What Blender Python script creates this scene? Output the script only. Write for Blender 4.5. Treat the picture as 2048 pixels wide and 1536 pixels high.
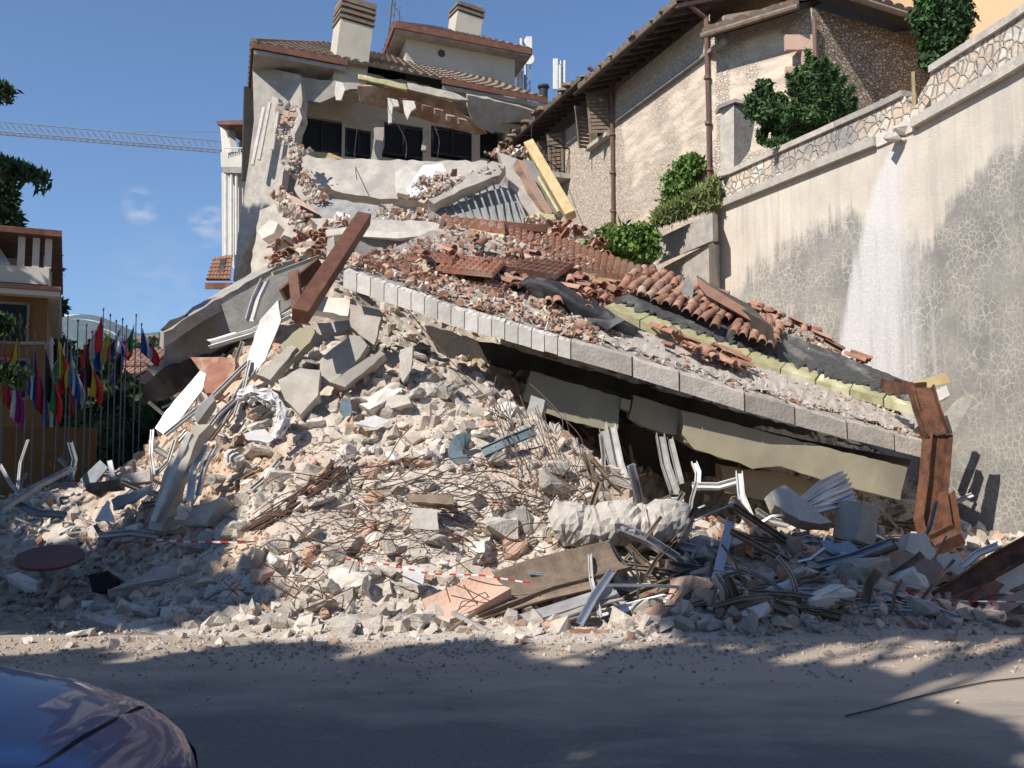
import bpy, math, random
import numpy as np
from mathutils import Vector, Matrix
random.seed(7); rng = np.random.default_rng(7)
for o in list(bpy.data.objects): bpy.data.objects.remove(o)
C = bpy.context.scene.collection
SC = bpy.context.scene
# ------------------------------------------------------------------ camera, sky, sun, exposure
F, CX, CY, HOR, EYE = 1992.0, 1024.0, 768.0, 950.0, 1.6
PITCH = math.atan((HOR-CY)/F)
cd = bpy.data.cameras.new('camera'); cam = bpy.data.objects.new('camera', cd); C.objects.link(cam)
cd.sensor_width = 36.0; cd.lens = F/2048*36; cd.clip_end = 12000; cd.clip_start = 0.05
cam.location = (0, 0, EYE); cam.rotation_euler = (math.pi/2+PITCH, 0, 0); SC.camera = cam
SUN_AZ, SUN_EL = math.radians(42), math.radians(41)      # azimuth measured from straight behind the camera towards the left
S = Vector((-math.sin(SUN_AZ)*math.cos(SUN_EL), -math.cos(SUN_AZ)*math.cos(SUN_EL), math.sin(SUN_EL)))
w = bpy.data.worlds.new('World'); SC.world = w; w.use_nodes = True
nt = w.node_tree; nt.nodes.clear()
sky = nt.nodes.new('ShaderNodeTexSky'); sky.sky_type = 'NISHITA'; sky.sun_disc = False
sky.sun_elevation = SUN_EL; sky.sun_rotation = math.atan2(S.x, S.y); sky.altitude = 700; sky.air_density = 1.0; sky.dust_density = 0.1; sky.ozone_density = 3.0
bgn = nt.nodes.new('ShaderNodeBackground'); bgn.inputs['Strength'].default_value = 0.108
wo = nt.nodes.new('ShaderNodeOutputWorld')
# thin wisps of cloud low on the left
tc = nt.nodes.new('ShaderNodeTexCoord'); nz = nt.nodes.new('ShaderNodeTexNoise'); nz.inputs['Scale'].default_value = 5.5; nz.inputs['Detail'].default_value = 7
mp = nt.nodes.new('ShaderNodeMapping'); mp.inputs['Scale'].default_value = (1, 1, 2.6); mp.inputs['Location'].default_value = (0.45, 0.1, 0.3)
cr = nt.nodes.new('ShaderNodeValToRGB'); cr.color_ramp.elements[0].position = .63; cr.color_ramp.elements[1].position = .9; cr.color_ramp.elements[1].color = (.3, .3, .3, 1)
mx = nt.nodes.new('ShaderNodeMixRGB'); mx.inputs['Color2'].default_value = (5.0, 5.4, 6.2, 1)
L = nt.links.new
nz.inputs['Scale'].default_value = 38; mp.inputs['Location'].default_value = (0, 0, 0); cr.color_ramp.elements[0].position = .42; cr.color_ramp.elements[1].position = .75; cr.color_ramp.elements[1].color = (.8, .8, .8, 1)
L(tc.outputs['Generated'], mp.inputs[0]); L(mp.outputs[0], nz.inputs['Vector']); L(nz.outputs[0], cr.inputs[0]); last = None
for dx, dy, dz, rad in ((-.3446, .907, .2487, 1.1), (-.2870, .930, .2360, 1.3), (-.33, .92, .18, 3.2)):
    v_ = Vector((dx, dy, dz)).normalized(); dp = nt.nodes.new('ShaderNodeVectorMath'); dp.operation = 'DOT_PRODUCT'; nv = nt.nodes.new('ShaderNodeVectorMath'); nv.operation = 'NORMALIZE'
    L(tc.outputs['Generated'], nv.inputs[0]); L(nv.outputs[0], dp.inputs[0]); dp.inputs[1].default_value = v_; mr = nt.nodes.new('ShaderNodeMapRange'); mr.inputs['From Min'].default_value = math.cos(math.radians(rad)); mr.inputs['From Max'].default_value = 1.0; mr.inputs['To Max'].default_value = 1.4 if rad < 2 else .35
    L(dp.outputs['Value'], mr.inputs['Value'])
    if last is None: last = mr.outputs[0]
    else: ad_ = nt.nodes.new('ShaderNodeMath'); L(last, ad_.inputs[0]); L(mr.outputs[0], ad_.inputs[1]); last = ad_.outputs[0]
cm = nt.nodes.new('ShaderNodeMath'); cm.operation = 'MULTIPLY'; cm.use_clamp = True; L(cr.outputs[0], cm.inputs[0]); L(last, cm.inputs[1]); L(cm.outputs[0], mx.inputs[0])
ti = nt.nodes.new('ShaderNodeMixRGB'); ti.blend_type = 'MULTIPLY'; ti.inputs[0].default_value = 1; ti.inputs['Color2'].default_value = (.86, .985, 1.13, 1); L(sky.outputs[0], ti.inputs['Color1']); L(ti.outputs[0], mx.inputs['Color1']); L(mx.outputs[0], bgn.inputs[0]); L(bgn.outputs[0], wo.inputs[0])
sd = bpy.data.lights.new('sun', 'SUN'); sd.energy = 5.0; sd.angle = math.radians(.5); sd.color = (1, .945, .86)
sun = bpy.data.objects.new('sun', sd); C.objects.link(sun); sun.rotation_euler = (-S).to_track_quat('-Z', 'Y').to_euler(); sun.location = (-8, -10, 20)
SC.view_settings.view_transform = 'Standard'; SC.view_settings.look = 'None'; SC.view_settings.gamma = 1; SC.view_settings.exposure = 0.25
SC.cycles.max_bounces = 6

# ------------------------------------------------------------------ pixel -> world helpers (photo pixels, 2048 x 1536; d = world distance ahead)
cp, sp = math.cos(PITCH), math.sin(PITCH)
def ray(px, py):
    a = (px-CX)/F; b = (CY-py)/F
    return Vector((a, cp - b*sp, sp + b*cp))
def W(px, py, d):
    r = ray(px, py); t = d/r.y
    return Vector((r.x*t, d, EYE+r.z*t))
def G(px, py, z=0.0):
    r = ray(px, py); t = (z-EYE)/r.z
    return Vector((r.x*t, r.y*t, z))
def PX(p, d=None):   # metres per photo pixel at distance d
    return d/F

# ------------------------------------------------------------------ materials
MATS = {}
def mat(name, c1, c2=None, rough=.85, scale=3.0, bump=.3, bscale=None, metal=0.0, detail=8, rnd=0.0, attr=False, spec=.3, c3=None, c3scale=.6, c3lim=(.5, .65), coat=0, bdist=.02, two=False):
    m = bpy.data.materials.new(name); m.use_nodes = True; t = m.node_tree; N = t.nodes; N.clear(); K = t.links.new
    out = N.new('ShaderNodeOutputMaterial'); p = N.new('ShaderNodeBsdfPrincipled'); K(p.outputs[0], out.inputs[0])
    p.inputs['Roughness'].default_value = rough; p.inputs['Metallic'].default_value = metal; p.inputs['Specular IOR Level'].default_value = spec
    if coat: p.inputs['Coat Weight'].default_value = coat; p.inputs['Coat Roughness'].default_value = .03
    co = N.new('ShaderNodeTexCoord'); vec = co.outputs['Object']
    if rnd:
        oi = N.new('ShaderNodeObjectInfo'); ad = N.new('ShaderNodeVectorMath'); ad.operation = 'ADD'
        sc_ = N.new('ShaderNodeMath'); sc_.operation = 'MULTIPLY'; sc_.inputs[1].default_value = 37.0; K(oi.outputs['Random'], sc_.inputs[0])
        K(vec, ad.inputs[0]); K(sc_.outputs[0], ad.inputs[1]); vec = ad.outputs[0]
    n = N.new('ShaderNodeTexNoise'); n.inputs['Scale'].default_value = scale; n.inputs['Detail'].default_value = detail; n.inputs['Roughness'].default_value = .62; K(vec, n.inputs['Vector'])
    c2 = c2 or tuple(x*.7 for x in c1)
    r = N.new('ShaderNodeValToRGB'); r.color_ramp.elements[0].position = .34; r.color_ramp.elements[1].position = .66
    r.color_ramp.elements[0].color = (*c2, 1); r.color_ramp.elements[1].color = (*c1, 1); K(n.outputs[0], r.inputs[0]); col = r.outputs[0]
    if c3:
        n3 = N.new('ShaderNodeTexNoise'); n3.inputs['Scale'].default_value = c3scale; n3.inputs['Detail'].default_value = 6; K(vec, n3.inputs['Vector'])
        r3 = N.new('ShaderNodeValToRGB'); r3.color_ramp.elements[0].position = c3lim[0]; r3.color_ramp.elements[1].position = c3lim[1]; K(n3.outputs[0], r3.inputs[0])
        m3 = N.new('ShaderNodeMixRGB'); K(r3.outputs[0], m3.inputs[0]); K(col, m3.inputs[1]); m3.inputs[2].default_value = (*c3, 1); col = m3.outputs[0]
    if attr:
        at = N.new('ShaderNodeAttribute'); at.attribute_name = 'tint'; mm = N.new('ShaderNodeMixRGB'); mm.blend_type = 'MULTIPLY'; mm.inputs[0].default_value = 1
        K(col, mm.inputs[1]); K(at.outputs['Color'], mm.inputs[2]); col = mm.outputs[0]
    if rnd:
        hs = N.new('ShaderNodeHueSaturation'); mr = N.new('ShaderNodeMapRange'); mr.inputs['To Min'].default_value = 1-rnd; mr.inputs['To Max'].default_value = 1+rnd*.6
        K(oi.outputs['Random'], mr.inputs['Value']); K(mr.outputs[0], hs.inputs['Value']); K(col, hs.inputs['Color']); col = hs.outputs[0]
    K(col, p.inputs['Base Color'])
    if bump:
        nb = N.new('ShaderNodeTexNoise'); nb.inputs['Scale'].default_value = bscale or scale*5; nb.inputs['Detail'].default_value = 6; K(vec, nb.inputs['Vector'])
        b = N.new('ShaderNodeBump'); b.inputs['Strength'].default_value = bump; b.inputs['Distance'].default_value = bdist; K(nb.outputs[0], b.inputs['Height']); K(b.outputs[0], p.inputs['Normal'])
    MATS[name] = m; return m
mat('concrete', (.52, .47, .41), (.36, .33, .29), rnd=.3, bump=.7, scale=4)
mat('plaster_white', (.74, .70, .63), (.56, .51, .45), rnd=.15, bump=.4, scale=3)
mat('plaster_cream', (.49, .445, .38), (.35, .315, .27), rnd=.1, bump=.6, scale=2.5, c3=(.33, .30, .27), c3scale=1.1)
mat('plaster_pink', (.58, .36, .26), (.45, .33, .26), rnd=.2, bump=.7, scale=5)
mat('grey_slab', (.33, .32, .30), (.21, .205, .20), rnd=.1, bump=.6, scale=3)
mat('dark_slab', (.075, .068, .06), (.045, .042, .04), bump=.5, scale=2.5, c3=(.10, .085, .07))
mat('beam_cream', (.40, .36, .25), (.32, .29, .21), bump=.25, scale=1.6, c3=(.25, .22, .17), c3lim=(.52, .7))
mat('brick', (.36, .17, .11), (.25, .12, .08), rnd=.3, bump=.8, scale=9, c3=(.48, .36, .28), c3scale=2.5)
mat('tile', (.44, .225, .15), (.31, .15, .10), rnd=.4, bump=.5, scale=7, c3=(.40, .29, .22), c3scale=2.2, c3lim=(.48, .68))
mat('tile_old', (.34, .21, .15), (.17, .15, .12), rnd=.2, bump=.8, scale=5, c3=(.23, .23, .17), c3scale=3)
mat('fascia', (.25, .115, .07), (.15, .075, .05), bump=.3, scale=4, rough=.6)
mat('timber', (.17, .075, .045), (.10, .045, .03), bump=.4, scale=6, rough=.6, c3=(.22, .11, .07), c3scale=1.2)
mat('timber_pale', (.56, .43, .22), (.42, .31, .16), bump=.3, scale=5, rnd=.2)
mat('timber_old', (.28, .21, .15), (.16, .12, .09), bump=.4, scale=6, rnd=.4)
mat('rust', (.22, .095, .05), (.08, .042, .03), metal=.15, rough=.7, bump=.5, scale=5, c3=(.06, .035, .028), c3scale=1.7, c3lim=(.5, .6))
mat('rebar', (.16, .10, .07), (.10, .06, .045), rough=.8, bump=.2, scale=12, rnd=.3)
mat('alu', (.72, .73, .74), (.5, .5, .51), metal=.85, rough=.38, bump=.12, scale=3, rnd=.25)
mat('alu_paint', (.56, .54, .51), (.36, .34, .32), metal=.15, rough=.4, bump=.15, scale=3, rnd=.25)
mat('alu_blue', (.36, .38, .40), (.22, .23, .245), metal=.35, rough=.35, bump=.1, scale=3, rnd=.3)
mat('blue_sheet', (.13, .19, .22), (.09, .13, .15), rough=.5, bump=.3, scale=5)
mat('foam', (.50, .47, .27), (.38, .35, .18), bump=.4, scale=5, rnd=.1, c3=(.70, .66, .44), c3scale=1.5)
mat('membrane', (.10, .10, .10), (.06, .06, .06), bump=.7, scale=14, c3=(.26, .25, .23), c3scale=1.2, c3lim=(.5, .62))
mat('membrane_black', (.045, .045, .048), (.02, .02, .022), rough=.6, bump=.5, scale=4, c3=(.14, .13, .13), c3scale=1.5, c3lim=(.56, .66))
mat('cloth_white', (.70, .68, .66), (.52, .50, .48), bump=.2, scale=4)
mat('cloth_dark', (.015, .015, .02), (.01, .01, .012), bump=.3, scale=4)
mat('red_paint', (.50, .04, .03), (.36, .04, .03), rough=.4, bump=0)
mat('white_paint', (.74, .73, .70), (.58, .57, .55), rough=.5, bump=.1)
mat('eave_wood', (.085, .055, .04), (.05, .035, .028), bump=.4, scale=6)
mat('black', (.01, .01, .011), (.006, .006, .007), rough=.9, bump=0)
mat('dark_glass', (.012, .013, .015), (.008, .009, .011), rough=.5, bump=0, spec=.2)
mat('steel_grey', (.34, .35, .37), (.26, .27, .28), metal=.6, rough=.45, bump=0)
mat('pole_grey', (.16, .165, .17), (.12, .12, .125), metal=.5, rough=.5, bump=0)
mat('clay_ceiling', (.38, .22, .13), (.24, .14, .085), bump=.7, scale=4, c3=(.42, .33, .25), c3scale=1.5)
mat('pipe_brown', (.20, .115, .085), (.15, .085, .065), bump=.2, scale=5, rough=.6)
mat('stucco_beige', (.56, .50, .41), (.50, .45, .37), bump=.15, scale=1.2, c3=(.47, .42, .33), c3scale=.8)
mat('stucco_white', (.64, .60, .53), (.56, .52, .46), bump=.15, scale=1.5)
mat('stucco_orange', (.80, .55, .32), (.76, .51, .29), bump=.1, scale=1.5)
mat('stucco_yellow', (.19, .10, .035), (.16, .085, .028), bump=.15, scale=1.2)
mat('soffit', (.42, .38, .33), (.26, .24, .22), bump=.3, scale=1.5)
mat('leaf', (.05, .095, .028), (.025, .05, .018), rough=.6, bump=0, scale=1.3, detail=3, attr=True, spec=.25)
mat('leaf_bright', (.13, .22, .04), (.06, .12, .025), rough=.55, bump=0, scale=3, detail=3, attr=True)
mat('needle', (.05, .09, .028), (.025, .05, .018), rough=.65, bump=0, scale=1.5, detail=3, attr=True)
mat('grass', (.20, .23, .07), (.11, .14, .045), rough=.7, bump=0, scale=3, attr=True)
mat('bark', (.12, .09, .065), (.06, .045, .035), bump=.8, scale=8)
mat('rubble', (.60, .54, .47), (.45, .40, .35), bump=1.0, scale=9, attr=True, bdist=.015)
mat('car_paint', (.006, .04, .17), (.005, .036, .15), rough=.4, metal=.3, bump=0, coat=.4, spec=.4)
mat('dusty_slab', (.40, .345, .30), (.27, .25, .235), bump=.8, scale=3, c3=(.48, .41, .35), c3scale=1.5)
mat('rubber', (.015, .015, .015), (.02, .02, .02), rough=.8, bump=.2)
mat('chrome', (.8, .8, .8), (.75, .75, .75), metal=1, rough=.1, bump=0)

# ------------------------------------------------------------------ mesh helpers
def tag(o, label=None, cat=None, group=None, kind=None):
    if label: o['label'] = label
    if cat: o['category'] = cat
    if group: o['group'] = group
    if kind: o['kind'] = kind
    return o
def empty(name, loc, label=None, cat=None, group=None, kind=None):
    o = bpy.data.objects.new(name, None); o.empty_display_size = .2; C.objects.link(o); o.location = loc
    return tag(o, label, cat, group, kind)
def wloc(o):
    v = Vector(o.location)
    while o.parent: o = o.parent; v += Vector(o.location)
    return v
def mesh(name, vs, fs, m, parent=None, smooth=False, tint=None, local=False, bevel=0):
    V = np.asarray(vs, dtype=float).reshape(-1, 3)
    if parent is not None: base = np.array(wloc(parent)) if not local else np.zeros(3)
    elif local: base = np.zeros(3)
    else: base = np.array([(V[:, 0].min()+V[:, 0].max())/2, (V[:, 1].min()+V[:, 1].max())/2, V[:, 2].min()])
    me = bpy.data.meshes.new(name)
    if isinstance(fs, np.ndarray):
        k = fs.shape[1]; me.vertices.add(len(V)); me.vertices.foreach_set('co', (V-base).astype(np.float32).ravel())
        me.loops.add(fs.size); me.loops.foreach_set('vertex_index', fs.astype(np.int32).ravel())
        me.polygons.add(len(fs)); me.polygons.foreach_set('loop_start', np.arange(0, fs.size, k, dtype=np.int32)); me.polygons.foreach_set('loop_total', np.full(len(fs), k, dtype=np.int32))
        me.update(calc_edges=True)
    else:
        me.from_pydata((V-base).tolist(), [], [tuple(f) for f in fs]); me.update()
    if tint is not None:
        a = me.color_attributes.new('tint', 'FLOAT_COLOR', 'POINT'); a.data.foreach_set('color', np.c_[np.asarray(tint), np.ones(len(V))].astype(np.float32).ravel())
    me.polygons.foreach_set('use_smooth', np.full(len(me.polygons), bool(smooth)))
    me.materials.append(MATS[m] if isinstance(m, str) else m)
    o = bpy.data.objects.new(name, me); C.objects.link(o)
    if parent is not None: o.parent = parent
    elif not local: o.location = base
    if bevel:
        b = o.modifiers.new('bevel', 'BEVEL'); b.width = bevel; b.segments = 2; b.limit_method = 'ANGLE'
    return o
class MB:
    def __init__(s): s.v = []; s.f = []
    def add(s, vs, fs):
        n = len(s.v); s.v += [tuple(v) for v in vs]; s.f += [tuple(i+n for i in f) for f in fs]; return s
    def box(s, c, size, R=None):
        c = Vector(c); hx, hy, hz = [q/2 for q in size]
        vs = [Vector((x, y, z)) for x in (-hx, hx) for y in (-hy, hy) for z in (-hz, hz)]
        if R is not None: vs = [R @ v for v in vs]
        return s.add([v+c for v in vs], [(0, 1, 3, 2), (4, 6, 7, 5), (0, 4, 5, 1), (2, 3, 7, 6), (0, 2, 6, 4), (1, 5, 7, 3)])
    def b2(s, x0, x1, y0, y1, z0, z1): return s.box(((x0+x1)/2, (y0+y1)/2, (z0+z1)/2), (x1-x0, y1-y0, z1-z0))
    def bar(s, p0, p1, w_, h_, ref=(0, 0, 1)):
        p0, p1 = Vector(p0), Vector(p1); d = (p1-p0).normalized(); r = Vector(ref)
        a = d.cross(r)
        if a.length < .05: a = d.cross(Vector((0, 1, 0)))
        a.normalize(); b = a.cross(d).normalized()
        vs = [p+a*sx*w_/2+b*sy*h_/2 for p in (p0, p1) for sx, sy in ((-1, -1), (1, -1), (1, 1), (-1, 1))]
        return s.add(vs, [(3, 2, 1, 0), (4, 5, 6, 7), (0, 1, 5, 4), (1, 2, 6, 5), (2, 3, 7, 6), (3, 0, 4, 7)])
    def sweep(s, pts, prof, ref=(0, 0, 1), closed=True, cap=True, scale=None):
        pts = [Vector(p) for p in pts]; n = len(prof); st = len(s.v); vs = []
        r = Vector(ref)
        for i, p in enumerate(pts):
            d = (pts[min(i+1, len(pts)-1)]-pts[max(i-1, 0)]).normalized()
            a = d.cross(r)
            if a.length < .05: a = d.cross(Vector((0, 1, .1)))
            a.normalize(); b = a.cross(d).normalized(); k = scale[i] if scale else 1
            vs += [p+a*q[0]*k+b*q[1]*k for q in prof]
        fs = []
        for i in range(len(pts)-1):
            for j in range(n if closed else n-1):
                j2 = (j+1) % n; fs.append((i*n+j, i*n+j2, (i+1)*n+j2, (i+1)*n+j))
        if cap and closed: fs += [tuple(range(n))[::-1], tuple((len(pts)-1)*n+j for j in range(n))]
        return s.add(vs, fs)
    def tube(s, pts, r, n=6, scale=None): return s.sweep(pts, [(r*math.cos(2*math.pi*k/n), r*math.sin(2*math.pi*k/n)) for k in range(n)], scale=scale)
    def build(s, name, m, parent=None, **k): return mesh(name, s.v, s.f, m, parent, **k)
def ring(n, r): return [(r*math.cos(2*math.pi*k/n), r*math.sin(2*math.pi*k/n)) for k in range(n)]
def plane_hit(px, py, p0, n):
    r = ray(px, py); o = Vector((0, 0, EYE)); t = (Vector(p0)-o).dot(n)/r.dot(n); return o+r*t
def panel(name, pts, d, m, thick=.15, normal=(0, -1, 0), parent=None, label=None, cat=None, rough=0, group=None, bevel=0, d2=None, mbx=None):
    """A slab of real thickness whose outline is given in photo pixels, standing on the plane through its centre at distance d."""
    cx = sum(p[0] for p in pts)/len(pts); cy = sum(p[1] for p in pts)/len(pts); n = Vector(normal).normalized(); p0 = W(cx, cy, d)
    P = pts
    if rough:
        P = []
        for i, a in enumerate(pts):
            b = pts[(i+1) % len(pts)]; L_ = math.hypot(b[0]-a[0], b[1]-a[1]); k = max(1, int(L_/14))
            for q in range(k):
                t = q/k; j = 0 if q == 0 else rough
                P.append((a[0]+(b[0]-a[0])*t+random.uniform(-j, j), a[1]+(b[1]-a[1])*t+random.uniform(-j, j)))
    f = [plane_hit(x, y, p0, n) for x, y in P]; b = [v-n*thick for v in f]; k = len(f)
    if rough: b = [v+Vector((random.uniform(-.03, .03), random.uniform(-.02, .02), random.uniform(-.03, .03))) for v in b]
    fs = [tuple(range(k)), tuple(range(2*k-1, k-1, -1))]+[(i, i+k, (i+1) % k+k, (i+1) % k) for i in range(k)]
    if mbx is not None: mbx.add(f+b, fs); return
    o = mesh(name, f+b, fs, m, parent, bevel=bevel)
    if label or cat or group: tag(o, label, cat, group)
    return o
def hull(pts):
    import bmesh
    bm = bmesh.new()
    for p in pts: bm.verts.new(p)
    r = bmesh.ops.convex_hull(bm, input=bm.verts)
    bmesh.ops.delete(bm, geom=[g for g in bm.verts if not g.link_faces], context='VERTS')
    bm.verts.ensure_lookup_table(); bm.verts.index_update()
    v = np.array([q.co[:] for q in bm.verts]); f = [[x.index for x in q.verts] for q in bm.faces]; bm.free(); return v, f
def stone(rs, sx=1, sy=1, sz=1, n=3, blocky=.5):
    pts = []
    for i in range(8): pts.append([(1 if i & 1 else -1)*(1-rs.random()**2*.8), (1 if i & 2 else -1)*(1-rs.random()**2*.8), (1 if i & 4 else -1)*(1-rs.random()**2*.8)])
    for i in range(n):
        q = rs.normal(size=3); q /= np.linalg.norm(q); pts.append(q*(1.0+.35*rs.random()))
    P = np.array(pts)*.5*np.array([sx, sy, sz]); return hull(P.tolist())
def patch(A, B, n=40):
    """A, B: lists of world points (front and back line) -> S(u, v)"""
    def along(P, u):
        D = [0]
        for i in range(1, len(P)): D.append(D[-1]+(P[i]-P[i-1]).length)
        s_ = u*D[-1]
        for i in range(1, len(P)):
            if s_ <= D[i]+1e-9: t = (s_-D[i-1])/max(1e-9, D[i]-D[i-1]); return P[i-1].lerp(P[i], t)
        return P[-1].copy()
    return lambda u, v: along(A, u).lerp(along(B, u), v)
def pw(l): return [W(*q) for q in l]
def tilefield(Sf, u0, u1, v0, v1, cols, rows, amp=.055, step=.035, lift=.03, jag=0):
    """barrel-tile surface: columns across u, courses down v (v0 = low edge)"""
    n = 6; nu = cols*n+1; vs = []; fs = []; thick = .03
    vr = []
    for r_ in range(rows): vr += [(r_/rows, 1), ((r_+1)/rows-1e-4, 0)]
    for j, (v, hi) in enumerate(vr):
        for i in range(nu):
            cph = (i/n) % 1; c_ = i//n
            hgt = amp*abs(math.sin(math.pi*(i/n)))**.6 + lift + (step if hi else 0)
            u = u0+(u1-u0)*i/(nu-1); vv = v0+(v1-v0)*v
            p = Sf(u, vv); e = 1e-3
            nn = (Sf(u+e, vv)-p).cross(Sf(u, vv+e)-p).normalized()
            if nn.z < 0: nn = -nn
            vs.append(p+nn*(hgt+random.uniform(-.004, .004)))
    nr = len(vr)
    for j in range(nr-1):
        for i in range(nu-1): fs.append((j*nu+i, j*nu+i+1, (j+1)*nu+i+1, (j+1)*nu+i))
    st = len(vs)
    for i in range(nu):       # downward lip at the low edge
        p = Sf(u0+(u1-u0)*i/(nu-1), v0); vs.append(p+Vector((0, 0, lift*.3)))
    for i in range(nu-1): fs.append((i, st+i, st+i+1, i+1))
    return vs, fs
def leaves(P, size, tint_lo=.6, tint_hi=1.4, droop=0, aspect=1.8, rs=rng):
    """P (n,3) -> quads randomly turned, one tint each"""
    P = np.asarray(P); n = len(P); a = rs.normal(size=(n, 3)); a[:, 2] -= droop; a /= np.linalg.norm(a, axis=1)[:, None]
    b = np.cross(a, rs.normal(size=(n, 3))); b /= np.linalg.norm(b, axis=1)[:, None]; sz = (size*(.6+.8*rs.random(n)))[:, None]
    V = np.stack([P-a*sz*aspect/2, P+b*sz/2, P+a*sz*aspect/2, P-b*sz/2], 1).reshape(-1, 3)
    Fq = np.arange(4*n).reshape(n, 4); t = np.repeat(tint_lo+(tint_hi-tint_lo)*rs.random(n), 4)
    return V, Fq, np.stack([t, t, t], 1)
def copyo(o, parent=None, data=None):
    c = o.copy(); C.objects.link(c)
    if parent is not None: c.parent = parent
    return c
# ------------------------------------------------------------------ ground, road, hills
def asphalt():
    m = mat('asphalt', (.19, .178, .165), (.13, .123, .115), bump=.8, scale=30, bscale=140, bdist=.004)
    t = m.node_tree; N = t.nodes; K = t.links.new; p = [n for n in N if n.type == 'BSDF_PRINCIPLED'][0]
    src = p.inputs['Base Color'].links[0].from_socket
    co = N.new('ShaderNodeTexCoord'); mp_ = N.new('ShaderNodeMapping'); mp_.inputs['Scale'].default_value = (.7, 1.25, 1); K(co.outputs['Object'], mp_.inputs[0])
    n = N.new('ShaderNodeTexNoise'); n.inputs['Scale'].default_value = 1.1; n.inputs['Detail'].default_value = 9; n.inputs['Roughness'].default_value = .65; K(mp_.outputs[0], n.inputs['Vector'])
    sx = N.new('ShaderNodeSeparateXYZ'); K(co.outputs['Object'], sx.inputs[0])
    # dust thickens towards the foot of the heap (y grows away from the camera)
    mr = N.new('ShaderNodeMapRange'); mr.inputs['From Min'].default_value = 5.5; mr.inputs['From Max'].default_value = 9.3; mr.inputs['To Min'].default_value = -.20; mr.inputs['To Max'].default_value = .42; K(sx.outputs['Y'], mr.inputs['Value'])
    mrx = N.new('ShaderNodeMapRange'); mrx.inputs['From Min'].default_value = -2; mrx.inputs['From Max'].default_value = 4.5; mrx.inputs['To Min'].default_value = -.06; mrx.inputs['To Max'].default_value = .22; K(sx.outputs['X'], mrx.inputs['Value'])
    ad = N.new('ShaderNodeMath'); K(mr.outputs[0], ad.inputs[0]); K(mrx.outputs[0], ad.inputs[1])
    a2 = N.new('ShaderNodeMath'); K(n.outputs[0], a2.inputs[0]); K(ad.outputs[0], a2.inputs[1])
    r = N.new('ShaderNodeValToRGB'); r.color_ramp.elements[0].position = .42; r.color_ramp.elements[1].position = .82; K(a2.outputs[0], r.inputs[0])
    mx_ = N.new('ShaderNodeMixRGB'); K(r.outputs[0], mx_.inputs[0]); K(src, mx_.inputs[1]); mx_.inputs[2].default_value = (.40, .33, .265, 1); K(mx_.outputs[0], p.inputs['Base Color'])
asphalt()
mat('dirt', (.34, .28, .22), (.22, .18, .15), bump=1, scale=4, bscale=60)
m = MB(); m.add([(-300, -60, -.02), (300, -60, -.02), (300, 260, -.02), (-300, 260, -.02)], [(0, 1, 2, 3)])
tag(mesh('ground', m.v, m.f, 'dirt', local=True), 'dusty brown ground under the rubble and around the houses', 'ground', kind='structure')
m = MB(); m.add([(-60, -9, 0), (60, -9, 0), (60, 10.2, 0), (-60, 10.2, 0)], [(0, 1, 2, 3)])
tag(mesh('road', m.v, m.f, 'asphalt', local=True), 'dusty asphalt road in dappled tree shade in front of the rubble', 'road', kind='structure')
# dust spread across the road edge: a thin ragged sheet of fine crumbs is scattered later

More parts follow.
